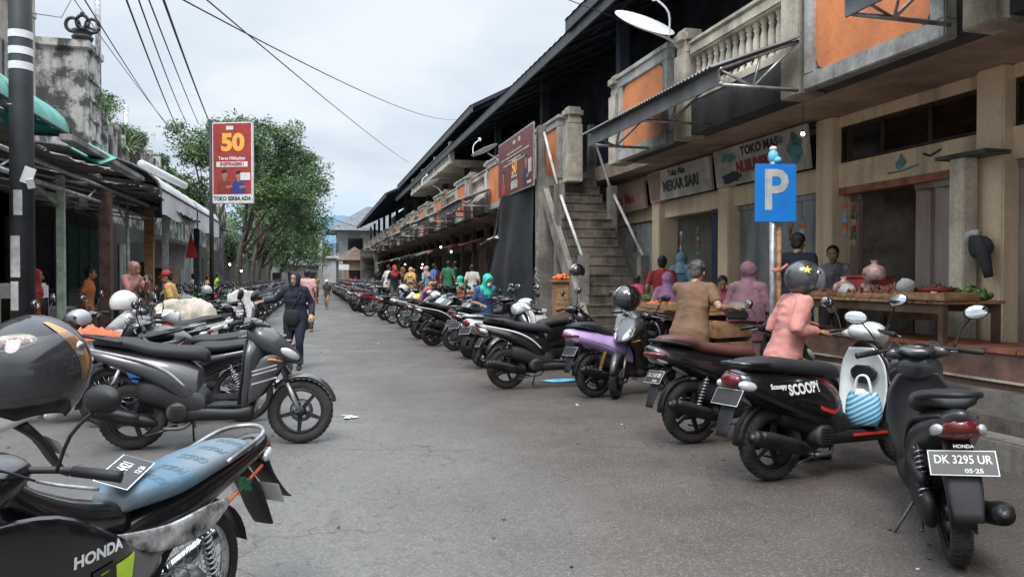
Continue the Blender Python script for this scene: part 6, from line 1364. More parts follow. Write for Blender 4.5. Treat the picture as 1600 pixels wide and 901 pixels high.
    b.ball(tuple(HP(-.012, 0, .03)), (.088*s, .074*s, .088*s), 16, 11, HR); b.ball(tuple(HP(.018, 0, -.035)), (.066*s, .056*s, .07*s), 14, 9, HR); b.ball(tuple(HP(.055, 0, -.085)), (.026*s, .028*s, .02*s), 10, 7, HR)
    for a in aL: arm(b, a, -.004)
    for l in lg:
        leg(b, l, -.004); an = l[3]; sd = l[0]; b.tube([tuple(an+V((-.03*s, 0, -.045*s))), tuple(an+V((.03*s, 0, -.04*s))), tuple(an+V((.15*s, sd*.015*s, -.06*s)))], [.034*s, .038*s, .022*s], 9, 2)
    me = remesh(b, vox*s*.9, 3, 'person_body')
    e = M(skin)
    if facey:
        e.tube([tuple(HP(.07, 0, .01)), tuple(HP(.088, 0, -.015)), tuple(HP(.097, 0, -.034)), tuple(HP(.08, 0, -.042))], [.008*s, .011*s, .016*s, .01*s], 8, 2)
        for sd in (1, -1):
            e.mt(M_EYEW).ball(tuple(HP(.068, sd*.030, .006)), (.010*s, .014*s, .008*s), 8, 6, HR); e.mt(M_EYE).ball(tuple(HP(.0745, sd*.030, .006)), (.006*s, .007*s, .0065*s), 8, 6, HR)
            e.mt(M_HAIR).tube([tuple(HP(.077, sd*.014, .024)), tuple(HP(.078, sd*.032, .030)), tuple(HP(.066, sd*.048, .024))], .0035*s, 5, 2)
            e.mt(skin).ball(tuple(HP(-.005, sd*.074, -.005)), (.016*s, .008*s, .028*s), 8, 6, HR)
        e.mt(M_LIP).ball(tuple(HP(.078, 0, -.062)), (.008*s, .023*s, .007*s), 10, 6, HR)
    e.mt(skin)
    for sd, sh, el, wr in aL: hand(e, wr, (wr-el), sd, (0, 0, 1) if abs((wr-el).normalized().z) < .8 else (sd*-.2, -sd, 0), s, .5)
    me = append(me, e); bo = link(me, 'body', o)
    # clothes
    if top:
        m = M(top); torso(m, .010+hem*.1)
        m.ring([[tuple(J((rx*fat)*cos(t)-.003, (ry*fat)*sin(t), z-hem*(z < -.05))) for t in [2*pi*j/22 for j in range(22)]] for z, rx, ry in ((.05, .11, .155), (-.05, .13, .18), (-.14, .136, .186), (-.145, .11, .16))])
        m.tube([tuple(J(0, 0, .42)), tuple(neck+V((0, 0, -.01)))], [.075*s, .057*s], 10)
        for a in aL: arm(m, a, .012 if sleeve > .5 else .018, sleeve)
        me = wrinkle(remesh(m, vox*s, 3, topname), .006*s, 1, H*9+loc[0]); link(me, topname, o)
    if skirt:
        m = M(skirt); yb = [(0, hz+.03*s, .10*fat, .135*fat), (0, hz-.10*s, .122*fat, .165*fat), (0, hz*.55, .16, .19), (0, .10, .19, .21)]
        rg = []
        for x, z, rx, ry in cat(yb, 4): rg.append([(hx*(z/hz)+rx*s*cos(t)*(1+.07*sin(t*7)*(1-z/hz)), ry*s*sin(t)*(1+.07*sin(t*9+1)*(1-z/hz)), z) for t in [2*pi*j/36 for j in range(36)]])
        m.ring(rg); m.obj('skirt', o)
    if bottom:
        m = M(bottom); m.ball(tuple(pel), (.12*fat*s, .165*fat*s, .115*s), 14, 9)
        for l in lg: leg(m, l, .010, .97 if not sit else .95, .016)
        me = wrinkle(remesh(m, vox*s, 2, 'trousers'), .005*s); link(me, 'trousers', o)
    if shoes:
        for l in lg: m = M(shoes); an = l[3]; m.tube([tuple(an+V((-.045*s, 0, -.045*s))), tuple(an+V((.03*s, 0, -.035*s))), tuple(an+V((.14*s, l[0]*.015*s, -.052*s))), tuple(an+V((.17*s, l[0]*.016*s, -.06*s)))], [.035*s, .042*s, .036*s, .018*s], 10, 2, flat=.75); m.obj('shoe', o)
    if hijab:
        m = M(hijab); m.ball(tuple(HP(-.030, 0, .022)), (.098*s, .092*s, .105*s), 16, 11, HR); m.tube([tuple(HP(-.02, 0, -.0)), tuple(HP(-.015, 0, -.09)), tuple(neck+R @ V((.0, 0, -.06))*s), tuple(J(.0, 0, .36))], [.088*s, .085*s, .12*s, .15*s], 14, 3)
        if hood_long: m.tube([tuple(J(-.0, 0, .42)), tuple(J(-.03, 0, .25)), tuple(J(-.04, 0, .43-hood_long))], [.14*s, .195*s, .225*s], 14, 3, flat=.8)
        for sh in (shL, shR): m.ball(tuple(sh.lerp(J(.0, 0, .43), .25)), (.085*s,)*3, 10, 7)
        m.tube([tuple(HP(.02, .03, -.11)), tuple(J(.085, .03, .38)), tuple(J(.10, .0, .30))], [.03*s, .06*s, .045*s], 10, 2)
        fr_ = [(.040, 0, .088), (.046, .052, .065), (.046, .074, .01), (.05, .062, -.06), (.055, .03, -.105), (.057, 0, -.113), (.055, -.03, -.105), (.05, -.062, -.06), (.046, -.074, .01), (.046, -.052, .065), (.040, 0, .088)]
        m.tube([tuple(HP(*q)) for q in fr_], .017*s, 8, 2); link(wrinkle(remesh(m, vox*s*.9, 2, 'headscarf'), .004*s, 1.4), 'headscarf', o)
    if hair:
        m = M(hair); m.ball(tuple(HP(-.024, 0, .042)), (.092*s, .082*s, .088*s), 16, 10, HR); m.ball(tuple(HP(-.055, 0, -.01)), (.05*s, .07*s, .075*s), 12, 8, HR)
        r = random.Random(int(h*1000))
        if hair is M_HAIRG:
            for _ in range(60): a, b2 = r.uniform(0, 2*pi), r.uniform(.0, 1.5); d = V((cos(a)*cos(b2)*.085-.024, sin(a)*cos(b2)*.08, sin(b2)*.088+.035)); m.ball(tuple(HP(*d)), .02*s, 7, 5)
        if hairlen == 1: m.ball(tuple(HP(-.11, 0, .02)), (.04*s, .04*s, .045*s), 10, 7)
        if hairlen == 2: m.tube([tuple(HP(-.05, 0, 0)), tuple(HP(-.08, 0, -.09)), tuple(J(-.12, 0, .40))], [.06*s, .06*s, .03*s], 10, 2)
        link(remesh(m, .010*s, 1, 'hair'), 'hair', o)
    if cap:
        m = M(cap); rg = []
        for i in range(8): a = pi/2*i/7; rg.append([tuple(HP(-.015+.098*cos(t)*sin(a), .086*sin(t)*sin(a), .035+.10*cos(a))) for t in [2*pi*j/20 for j in range(20)]])
        m.ring(rg[::-1]); m.ring([[tuple(HP(.055, y*.8, .045)), tuple(HP(.14-abs(y)*.5, y, .032-abs(y)*.1)), tuple(HP(.14-abs(y)*.5, y, .028-abs(y)*.1)), tuple(HP(.055, y*.8, .038))] for y in (-.075, -.05, -.02, .02, .05, .075)]); m.obj('cap', o)
    o['_'] = 0; del o['_']
    o_info = dict(HP=HP, J=J, neck=neck, hc=hc, aL=aL, s=s, HR=HR, lg=lg); return o, o_info
cNAVY = cloth('navy', (.009, .013, .028)); cTEALN = cloth('blue_teal', (.011, .018, .034)); cPINK = cloth('salmon', (.52, .22, .19)); cBROWN = cloth('tan', (.17, .095, .055)); cMAUVE = cloth('mauve', (.20, .10, .13)); cPALEP = cloth('pale_pink', (.5, .28, .30))
cTEAL = cloth('teal', (.03, .48, .36)); cDENIM = cloth('denim_blue', (.04, .09, .22)); cYEL = cloth('yellow_print', (.62, .45, .13), col2=(.4, .22, .08)); cRED = cloth('red', (.4, .03, .03)); cDGREY = cloth('dark_grey', (.05, .05, .055)); cROSE = cloth('rose', (.42, .17, .25)); cGRN = cloth('green', (.02, .14, .07)); cWHT = cloth('white', (.55, .53, .5)); cORN = cloth('orange', (.55, .17, .06)); cBLK = cloth('black', (.015, .015, .017)); cBLU = cloth('blue', (.04, .12, .35)); cPLUM = cloth('plum', (.20, .05, .17)); cSKY = cloth('sky', (.2, .35, .45)); cPRINT = cloth('print', (.45, .43, .4), col2=(.07, .07, .08))
def LP(px, d): return Wc((px-800)/FPX*d, d)
# woman in navy walking up the road, her right hand on a seat
p, I = person('woman in navy headscarf and jacket with glasses touching a motorcycle seat', LP(462, 11.7), C2(.05, -1), 1.54, skin=M_SKIND, top=cTEALN, bottom=cNAVY, hijab=cNAVY, sleeve=.93, lean=3, arms=((.1, .27, -.22), (.16, -.50, .0)), feet=((.10, .08, 0), (-.10, -.12, 0)), fat=1.13, shoes=M_BLK, vox=.010, topname='jacket', hem=.05, head=(-6, 0))
m = M(M_BLK); HP, s = I['HP'], I['s']
for sd in (1, -1): m.tube([tuple(HP(.084, sd*(.03+.022*cos(t)), .004+.016*sin(t))) for t in [2*pi*j/12 for j in range(13)]], .0022, 5)
m.tube([tuple(HP(.088, .008, .006)), tuple(HP(.088, -.008, .006))], .002, 5); m.obj('glasses', p)
m = M(cBLK); J = I['J']; m.tube([tuple(J(.13, .10, .36)), tuple(J(.16, 0, .2)), tuple(J(.15, -.02, .02))], .012, 6, 3); m.tube([tuple(J(.0, .16, .48)), tuple(J(.13, .10, .36))], .012, 6); m.loft([(J(.15, 0, 0).x, -.02, J(0, 0, -.12).z, .08, .03, 90), (J(.15, 0, 0).x+.01, -.02, J(0, 0, -.02).z, .11, .05, 90), (J(.15, 0, 0).x+.01, -.02, J(0, 0, .1).z, .10, .045, 90), (J(.15, 0, 0).x, -.02, J(0, 0, .14).z, .07, .03, 90)], 14, 3, 3)
ob = m.obj('shoulder_bag'); ob.matrix_basis = p.matrix_basis; tag(ob, 'black cross-body bag on the woman in navy', 'bag')
# woman in salmon sweater wearing an open helmet
p, I = person('woman in salmon pink sweater and grey helmet beside the retro scooter', LP(1240, 5.95), C2(.93, .1), 1.56, skin=M_SKIN, top=cPINK, bottom=cDGREY, hair=M_HAIR, skirt=cDGREY, sleeve=.96, lean=13, hip=(-.08, 0), arms=((.22, .14, -.02), (.20, -.16, -.06)), feet=((-.02, .08, 0), (.10, -.1, 0)), head=(5, 8), fat=1.06, shoes=M_BLK, vox=.009, topname='sweater')
hm = helmet('helmet', 'grey silver helmet with yellow star worn by the woman in pink', (0, 0, 0), mat('helmet_silver', (.06, .065, .07), .25, var=.3, coat=.6), s=1.0, full=True, vis_m=mat('clear_visor', (.5, .52, .55), .05, var=0, alpha=.4, coat=1))
hm.matrix_basis = p.matrix_basis @ Matrix.Translation(I['HP'](-.012, 0, .028)) @ I['HR'].to_4x4(); hm.scale = (1.12, 1.12, 1.12)
T = face(onshell(-112, 22, 1.02), (1, -.3, 0), onshell(-112, 22)); m = M(mat('star_yellow', (.75, .7, .05), .4)); m.T = T; pts = [((.034 if j % 2 == 0 else .014)*sin(2*pi*j/10), (.034 if j % 2 == 0 else .014)*cos(2*pi*j/10)) for j in range(10)]; m.add([(a, b_, 0) for a, b_ in pts]+[(0, 0, .003)], [(j, (j+1) % 10, 10) for j in range(10)]); m.obj('star_sticker', hm)
# man in tan T-shirt
p, I = person('grey haired man in tan T-shirt leaning towards the fruit stall', LP(1078, 7.7), C2(.55, .83), 1.66, skin=M_SKIN, top=cBROWN, bottom=cDGREY, hair=M_HAIRG, sleeve=.62, lean=16, arms=((.38, .02, .12), (.22, -.36, -.02)), feet=((0, .12, 0), (.1, -.12, 0)), head=(-10, 12), fat=1.12, male=True, shoes=M_BLK, vox=.010, hem=.04)
p, I = person('woman seen from behind in long mauve headscarf and skirt', LP(1168, 8.5), C2(.5, .86), 1.64, hijab=cMAUVE, hood_long=.36, top=cMAUVE, skirt=cMAUVE, lean=3, arms=((.2, .16, -.05), (.2, -.16, -.05)), vox=.012)
m = M(M_DIRTYW, cBLK); q = LP(1152, 8.2); m.T = Matrix.Translation((q[0], q[1], .98)) @ Matrix.Rotation(-YAW, 4, 'Z'); m.mt(M_DIRTYW).bb(-.13, -.05, .09, .13, .05, .19, .04); m.mt(cBLK).bb(-.12, -.045, 0, .12, .045, .095, .02); tag(m.obj('handbag'), 'white and black handbag at the hip of the mauve woman', 'bag')
person('man in dark navy T-shirt with short black hair before the grey shutter', LP(1243, 8.9), C2(.6, .8), 1.66, top=cNAVY, bottom=cDGREY, hair=M_HAIR, male=True, sleeve=.6, lean=5, z0=.34, head=(-10, 8), vox=.013, fat=1.08)
person('woman vendor in patterned blouse with lowered mask behind the meat table', LP(1302, 9.4), C2(-.5, -.86), 1.52, top=cPRINT, bottom=cDGREY, hair=M_HAIR, hairlen=1, sleeve=.8, z0=.34, head=(0, 5), vox=.012)
m = M(M_WHITE); q = LP(1302, 9.4)+V((0, 0, .34)); m.T = Matrix.Translation(q); m.ball((-.055, -.05, 1.325), (.04, .045, .03), 12, 7); tag(m.obj('face_mask'), 'white mask pulled under the chin of the vendor', 'mask')
person('seated girl in pink top behind the vegetable stall', LP(1132, 10.2), C2(-.5, -.8), 1.4, top=cloth('pink2', (.5, .1, .14)), bottom=cDGREY, hair=M_HAIR, hairlen=2, sleeve=.6, z0=.1, head=(20, 20), vox=.014, lean=12)
person('man in red shirt and grey cap among the shoppers by the stairs', LP(1034, 12.6), C2(.3, .9), 1.62, top=cRED, bottom=cDGREY, hair=M_HAIR, cap=cDGREY, z0=.2, male=True, sleeve=.6, vox=.015)
person('woman from behind in pale orchid headscarf with black bag strap', LP(1043, 11.2), C2(.3, .9), 1.54, top=cROSE, hijab=cloth('orchid', (.42, .2, .38)), hood_long=.3, skirt=cDGREY, z0=.0, vox=.015)
person('shopper in light blue scarf partly behind the grey haired man', LP(1063, 13), C2(.5, .8), 1.56, top=cSKY, hijab=cSKY, skirt=cDGREY, z0=.34, vox=.016)
person('small child in bright pink top beside the stair foot', LP(994, 13.2), C2(.6, .7), 1.15, top=cloth('hotpink', (.6, .06, .14)), bottom=cDGREY, hair=M_HAIR, z0=.34, vox=.016, sleeve=.6)
p, I = person('woman in teal headscarf, white mask and blue shirt looking down by the bikes', LP(757, 13.3), C2(.45, -.9), 1.53, top=cDENIM, bottom=cNAVY, hijab=cTEAL, sleeve=.7, lean=8, head=(10, 22), arms=((.24, .1, .0), (.2, -.16, -.1)), vox=.012, hem=.08)
m = M(M_WHITE); HP = I['HP']; m.ball(tuple(HP(.07, 0, -.05)), (.032, .045, .04), 12, 8, I['HR']); m.obj('face_mask', p)
p, I = person('woman in salmon blouse and beige headscarf holding a phone on the left pavement', LP(203, 12.8), C2(.95, -.3), 1.62, top=cPINK, bottom=cloth('jeans', (.07, .11, .17)), hijab=cloth('beige_pink', (.42, .22, .18)), sleeve=.9, arms=((.30, .08, .16), (.30, -.10, .14)), z0=.115, vox=.012, head=(0, 14))
ps_ = p.matrix_basis @ ((I['aL'][0][3]+I['aL'][1][3])/2+V((.09, 0, .03))); m = M(M_DIRTYW); m.T = Matrix.Translation(ps_); m.bb(-.02, -.05, -.05, .0, .05, .06, .005); tag(m.obj('phone'), 'pale phone in the hands of the woman on the left pavement', 'phone')
person('man in red cap and yellow patterned shirt beside the left row', LP(268, 13.2), C2(-.9, -.2), 1.58, top=cYEL, bottom=cDGREY, hair=M_HAIR, cap=cRED, male=True, sleeve=.7, head=(10, 10), vox=.013, fat=1.05)
person('man in pale pink shirt walking away behind the woman in navy', LP(479, 19.5), C2(.0, 1), 1.66, top=cPALEP, bottom=cDGREY, hair=M_HAIR, male=True, sleeve=.6, vox=.016, fat=1.1)
person('small distant walker in grey shorts and white cap on the road', LP(511, 33.5), C2(-.2, -1), 1.34, top=cDGREY, bottom=None, skirt=None, hair=M_HAIR, cap=M_WHITE, sleeve=.6, vox=.02, feet=((.12, .08, 0), (-.1, -.08, 0)))
# crowd under the balcony, farther on
crowd = [(700, 24, cGRN, None, 1.66, 'man in dark green jacket beside the far stalls', M_HAIR, 60), (713, 24.5, cBLK, None, 1.66, 'man in black shirt right next to the man in green', M_HAIR, 100), (738, 22, cWHT, None, 1.5, 'woman in white top and red skirt near the black tarp', M_HAIR, 80),
 (658, 22.0, cPLUM, cORN, 1.42, 'woman in plum top and peach headscarf bending over the bikes', None, -20), (668, 25, cSKY, cPALEP, 1.5, 'woman in pale headscarf among the far stalls', None, 120), (676, 27, cBLU, None, 1.62, 'man in blue shirt deep under the balcony', M_HAIR, 20),
 (641, 28, cYEL, cYEL, 1.5, 'woman all in yellow in the far market crowd', None, 60), (628, 29, cDGREY, cBROWN, 1.52, 'woman in brown headscarf left of the yellow one', None, -60), (616, 26, cNAVY, cRED, 1.55, 'person in navy with a red headscarf carrying goods', None, -80),
 (605, 29, cWHT, None, 1.6, 'man in white shirt at the left of the market crowd', M_HAIR, 30), (686, 31, cRED, None, 1.6, 'man in red far under the bulbs', M_HAIR, 200), (648, 33, cPALEP, cPALEP, 1.5, 'distant woman in all pale pink', None, 150), (590, 40, cBLK, None, 1.62, 'distant man in black by the second stair', M_HAIR, -90),
 (547, 60, cRED, None, 1.6, 'tiny distant shopper in red near the kiosk', M_HAIR, 90), (555, 62, cPLUM, cPLUM, 1.5, 'tiny distant shopper in plum near the kiosk', None, 60), (494, 50, cYEL, None, 1.6, 'tiny distant rider in yellow on the road', M_HAIR, -90), (722, 20.5, cORN, cTEAL, 1.5, 'small woman in orange with green scarf behind the bikes', None, 170),
 (300, 26, cWHT, None, 1.6, 'man in white shirt under the white awning', M_HAIR, 0), (322, 29, cORN, None, 1.55, 'person in orange under the far white awning', M_HAIR, 20), (338, 34, mat('hi_vis', (.4, .8, .05), .6), None, 1.65, 'man in bright lime vest far under the trees', M_HAIR, 0), (48, 11.8, cRED, cRED, 1.5, 'woman in red half hidden beside the banded pole', None, 0), (135, 15.0, cORN, None, 1.55, 'seller in orange in the shadow of the left shop', M_HAIR, 0)]
for px, d, tp, hj, H, lb_, hr, ang in crowd:
    bent = 'bending' in lb_
    person(lb_, LP(px, d), (cos(RAD(ang)), sin(RAD(ang))), H+(.1 if px in (48, 135) else 0), top=tp, bottom=None if 'skirt' in lb_ else cDGREY, skirt=cRED if 'skirt' in lb_ else None, hijab=hj, hair=hr, sleeve=.7, z0=.34 if 560 < px < 740 and d > 21 and not bent else 0.0, vox=.02, lean=35 if bent else 5, facey=d < 30)
# ---------------- stalls and goods ----------------
rs = random.Random(9)
M_CARD = mat('cardboard', (.33, .21, .12), .8, var=.2); M_FRY = mat('orange_fruit', (.6, .16, .03), .5, var=.2); M_YELF = mat('yellow_fruit', (.75, .56, .04), .45, var=.15); M_MEAT = mat('brown_sausages', (.2, .06, .035), .45, var=.4, scale=15); M_VEG = mat('green_veg', (.10, .2, .04), .6, var=.5, scale=14); M_BAGC = mat('pink_plastic', (.62, .38, .34), .3, var=.35, scale=9, coat=.3)
def table(name, label, x0, y0, x1, y1, z0, z1, rot=0):
    o = root(name, label, 'table', ((x0+x1)/2, (y0+y1)/2, z0)); w_, l_ = (x1-x0)/2, (y1-y0)/2; h = z1-z0; n = max(3, int(2*l_/.18))
    m = M(M_WOOD)
    for j in range(n): a = -l_+2*l_*j/n; m.bb(-w_, a+.004, h-.03, w_, a+2*l_/n-.004, h+rs.uniform(-.002, .003), .004)
    m.obj('tabletop', o)
    for sx in (-1, 1):
        for sy in (-1, 1): m = M(M_WOODD); m.bb(sx*(w_-.05)-.03, sy*(l_-.06)-.03, 0, sx*(w_-.05)+.03, sy*(l_-.06)+.03, h-.03, .004); m.obj('leg', o)
    m = M(M_WOODD); m.bb(-w_+.03, -l_+.06, h-.12, -w_+.055, l_-.06, h-.031, .003); m.bb(w_-.055, -l_+.06, h-.12, w_-.03, l_-.06, h-.031, .003); m.obj('apron', o); return o
def tray(x, y, z, w_, l_, label, mm=None, hgt=.07, rz=0):
    m = M(mm or M_WOOD); m.T = Matrix.Translation((x, y, z)) @ Matrix.Rotation(rz, 4, 'Z'); m.bb(-w_, -l_, 0, w_, l_, .012, .003)
    for a, b, c, d in ((-w_, -l_, -w_+.012, l_), (w_-.012, -l_, w_, l_), (-w_+.013, -l_, w_-.013, -l_+.012), (-w_+.013, l_-.012, w_-.013, l_)): m.bb(a, b, .013, c, d, hgt, .003)
    return tag(m.obj('tray'), label, 'tray')
def pile(x, y, z, w_, l_, h, mm, n, r, label, name='produce', stretch=1):
    m = M(mm)
    for _ in range(n):
        a, b = rs.uniform(-1, 1), rs.uniform(-1, 1); R = Euler((rs.random()*3, rs.random()*3, rs.random()*3)).to_matrix(); m.ball((x+a*w_, y+b*l_, z+r*.8+h*(1-max(abs(a), abs(b)))*rs.random()), (r*stretch, r, r), 8, 6, R)
    return tag(m.obj(name), label, 'produce', kind='stuff')
table('market_table', 'wooden table with meat and sausages in front of the open shop', 5.45, 5.35, 6.15, 7.55, .842, 1.235)
tray(5.62, 5.62, 1.24, .2, .3, 'shallow wooden tray holding yellow fruit at the table end'); pile(5.62, 5.62, 1.25, .15, .26, .03, M_YELF, 34, .026, 'yellow fruit lined up in the shallow wooden tray')
tray(5.75, 6.35, 1.24, .28, .42, 'long wooden tray of brown sausages on the meat table', hgt=.05); pile(5.75, 6.35, 1.25, .24, .38, .12, M_MEAT, 120, .022, 'brown dried sausages heaped in the long tray', stretch=2.6)
tray(5.72, 7.2, 1.24, .26, .3, 'wooden tray of small brown goods beside the vendor', hgt=.05); pile(5.72, 7.2, 1.25, .2, .26, .05, M_MEAT, 60, .022, 'dark small goods in the tray before the vendor', stretch=1.6)
for i, (x, y, z) in enumerate(((5.7, 6.95, 1.245), (5.86, 6.72, 1.245), (5.78, 6.58, 1.42))):
    m = M(M_BAGC); m.T = Matrix.Translation((x, y, z)); m.loft([(0, 0, 0, .09, .08, 90), (0, 0, .05, .12, .1, 90), (0, 0, .13, .1, .09, 90), (0, 0, .17, .03, .025, 90), (.01, .01, .21, .05, .03, 90)], 14, 3, 2.5); tag(m.obj('plastic_bag'), ('clear pink plastic bag nearest the vendor on the meat table', 'clear pink plastic bag in the middle of the meat table', 'clear pink plastic bag piled on top of the others')[i], 'bag')
m = M(M_REDB); m.lathe([(.0, 0), (.15, 0), (.2, .05), (.19, .05), (.14, .012), (0, .012)], (5.85, 5.85, 1.30), 'z', 24); tag(m.obj('plate'), 'round red plastic plate on the meat table', 'plate'); pile(5.85, 5.85, 1.31, .1, .1, .05, M_MEAT, 26, .022, 'brown snacks on the red plate', stretch=2)
m = M(M_REDB); m.T = Matrix.Translation((6.0, 6.9, 1.24)); m.bb(-.15, -.22, 0, .15, .22, .22, .03); m.bb(-.16, -.23, .2, .16, .23, .235, .01); tag(m.obj('basket'), 'red plastic basket at the back of the meat table', 'basket')
for q in range(2):
    m = M((M_CARD, _mc['yellow_plastic'])[q]); m.T = Matrix.Translation((6.35, 6.5, 1.0+q*.14)); m.bb(-.2, -.28, 0, .2, .28, .12, .02)
    for j in range(6): m.bb(-.205, -.24+j*.09, .03, .205, -.2+j*.09, .09, .004)
    tag(m.obj('crate'), ('lower brown crate stacked behind the meat table', 'yellow crate stacked on the brown one behind the meat table')[q], 'crate')
table('shop_table', 'dark table inside the open shop', 6.9, 6.3, 7.5, 7.8, .345, 1.1)
m = M(M_NAVYD); sheetgrid(m, (7.6, 6.95, 1.35), (7.6, 7.35, 1.2), (7.6, 7.2, 2.3), (7.6, 7.12, 2.3), 8, 10, .06, 3); m.tube([(7.6, 7.16, 2.25), (7.6, 7.16, 2.5), (7.65, 7.16, 2.5)], .01, 5); tag(m.obj('hanging_cloth'), 'dark cloth hanging on a hook inside the open shop', 'cloth')
m = M(cDGREY, M_DIRTYW); m.T = Matrix.Translation((6.45, 5.9, 1.75)); m.ball((0, 0, 0), (.09, .13, .12), 12, 8); m.tube([(-.04, .05, .12), (-.05, -.05, 0), (0, -.1, -.3)], [.05, .07, .04], 9, 3); m.mt(M_DIRTYW).tube([(-.06, .14, -.02), (-.08, .06, .13), (-.06, -.05, .14)], .035, 8, 3); tag(m.obj('hanging_bag'), 'grey and white bag hanging on the door post', 'bag')
m = M(M_DARKC); m.T = Matrix.Translation((7.2, 6.7, 1.1)); m.loft([(0, 0, 0, .22, .2, 90), (0, 0, .2, .26, .24, 90), (0, 0, .35, .2, .18, 90)], 16, 3); tag(m.obj('pot'), 'big dark pot inside the open shop', 'pot')
table('fruit_table', 'wooden stall table of vegetables behind the brown seat scooter', 4.35, 7.9, 5.0, 9.7, 0, 1.02)
tray(4.55, 8.3, 1.03, .25, .32, 'wooden tray of green vegetables on the stall table'); pile(4.55, 8.3, 1.04, .2, .28, .08, M_VEG, 90, .025, 'green vegetables in the wooden tray', stretch=1.8)
tray(4.6, 9.1, 1.03, .25, .32, 'wooden tray of orange fruit on the stall table'); pile(4.6, 9.1, 1.04, .2, .28, .08, M_FRY, 60, .035, 'orange fruit in the second wooden tray')
for q in range(4):
    tray(4.45, 7.55, .18+q*.2, .28, .3, ('lowest wooden tray of the stack before the stall', 'second lowest wooden tray of the stack before the stall', 'second highest wooden tray of the stack before the stall', 'highest wooden tray of the stack before the stall')[q], hgt=.15, rz=.1*q)
table('market_table', 'long wooden stall table along the platform by the stair rail', 5.3, 9.9, 5.9, 12.0, .345, 1.05); pile(5.55, 10.9, 1.06, .25, .9, .15, M_VEG, 120, .04, 'heap of green produce on the long stall table')
for i, (y, mm, l) in enumerate(((8.2, M_REDB, 'red bucket standing on the platform by the mauve woman'), (8.9, M_TEAL, 'teal bucket standing on the platform further from the mauve woman'))):
    m = M(mm); m.lathe([(.0, 0), (.13, 0), (.17, .3), (.18, .3), (.18, .32), (.16, .32), (.125, .02), (0, .02)], (5.5, y, .345), 'z', 20); tag(m.obj('bucket'), l, 'bucket')
# small stand with oranges by the stair column
q = P(882, 470, 14.3); t = root('fruit_stand', 'small wooden stand with oranges beside the stair column', 'stand', (q[0], q[1], 0)); m = M(M_WOOD); m.bb(-.2, -.15, .6, .2, .15, 1.35, .01); m.bb(-.25, -.2, 1.35, .25, .2, 1.4, .01); m.obj('box', t); m = M(M_WOODD)
for sx in (-.17, .14): m.bb(sx, -.12, 0, sx+.04, -.08, .6, .004); m.bb(sx, .08, 0, sx+.04, .12, .6, .004)
m.obj('leg', t); pile(q[0], q[1], 1.4, .18, .14, .12, M_FRY, 40, .04, 'oranges heaped on the small stand by the column')
# goods of the distant stalls under the balcony
for i in range(16):
    y = 19.5+i*2.6; mm = rs.choice((M_FRY, M_VEG, M_YELF, M_REDB, M_CARD, M_DIRTYW, M_TEAL, M_WOOD))
    t = root('market_stall', 'distant stall table heaped with goods under the balcony', 'stall', (5.7, y, .34), group='distant stalls under the balcony'); m = M(M_WOODD); m.bb(-.35, -.8, .75, .35, .8, .8, .01)
    for a in (-.3, .27): m.bb(a, -.75, 0, a+.04, -.71, .75, .004); m.bb(a, .71, 0, a+.04, .75, .75, .004)
    m.obj('table', t); m = M(mm)
    for _ in range(26): a, b = rs.uniform(-.28, .28), rs.uniform(-.7, .7); r_ = rs.uniform(.05, .1); m.bb(a-r_, b-r_, .8, a+r_, b+r_, .8+rs.uniform(.05, .4)*(1-abs(b)), .02)
    m.obj('goods', t)
    if i % 2 == 0:
        u = M(rs.choice((M_SHEET, M_TARPG, M_DIRTYW, M_REDB))); sheetgrid(u, (4.6, y-1.1, 2.5), (4.6, y+1.1, 2.45), (6.3, y+1.1, 2.95), (6.3, y-1.1, 2.95), 8, 6, .05, i, V((0, 0, 1))); tag(u.obj('stall_canopy'), 'small cloth canopy over a distant stall', 'canopy', 'canopies of the distant stalls')
# second far staircase
st2 = root('staircase', 'distant second staircase with a pale cloth hanging beside it', 'staircase', (4.6, 66, 0)); m = rel(M(M_STEP), st2)
for j in range(16): m.box(4.0, 63+j*.2, 0, 5.1, 63+(j+1)*.2, (j+1)*.225)
m.obj('flight', st2); m = rel(M(M_DIRTYW), st2); m.bb(5.15, 62.5, .0, 5.24, 66.5, 3.5, .03); m.obj('side_wall', st2)

# hanging goods, boxes and bundles that fill the shop fronts and the platform
GC = (M_REDB, M_FRY, M_YELF, M_VEG, M_DIRTYW, M_TEAL, M_CARD, cSKY, cPLUM)
def strip(x, y, z, n, label):
    m = M(*GC)
    for j in range(n): m.mt(GC[(j*3+int(y*7)) % len(GC)]); m.cb((x+rs.uniform(-.01, .01), y, z-j*.085), (.02, .075, .078), Euler((rs.uniform(-.15, .15), .1, rs.uniform(-.4, .4))))
    m.mt(M_BLK); m.tube([(x, y, z+.25), (x, y, z-.02)], .003, 4); tag(m.obj('sachet_strip'), label, 'goods', 'strips of packets hanging in the shop fronts')
for i, y in enumerate((7.9, 7.75, 8.75, 9.0, 11.6, 12.2, 14.2, 16.2)): strip(6.5, y, 2.35-.05*(i % 3), 5+i % 3, 'strip of small coloured packets hanging at a shop front')
def sack(x, y, z, r_, h, mm, label, nm='sack'):
    m = M(mm); m.T = Matrix.Translation((x, y, z)); m.loft([(0, 0, 0, r_, r_*.8, 90), (0, 0, h*.3, r_*1.12, r_*.95, 90), (.02, 0, h*.75, r_, r_*.85, 90), (.0, .01, h*.95, r_*.6, r_*.5, 90), (0, 0, h, r_*.75, r_*.6, 90)], 18, 3, 2.6); tag(wr_(m, nm), label, nm)
def wr_(m, nm): o = m.obj(nm); wrinkle(o.data, .012, 1.2, rs.random()*9); return o
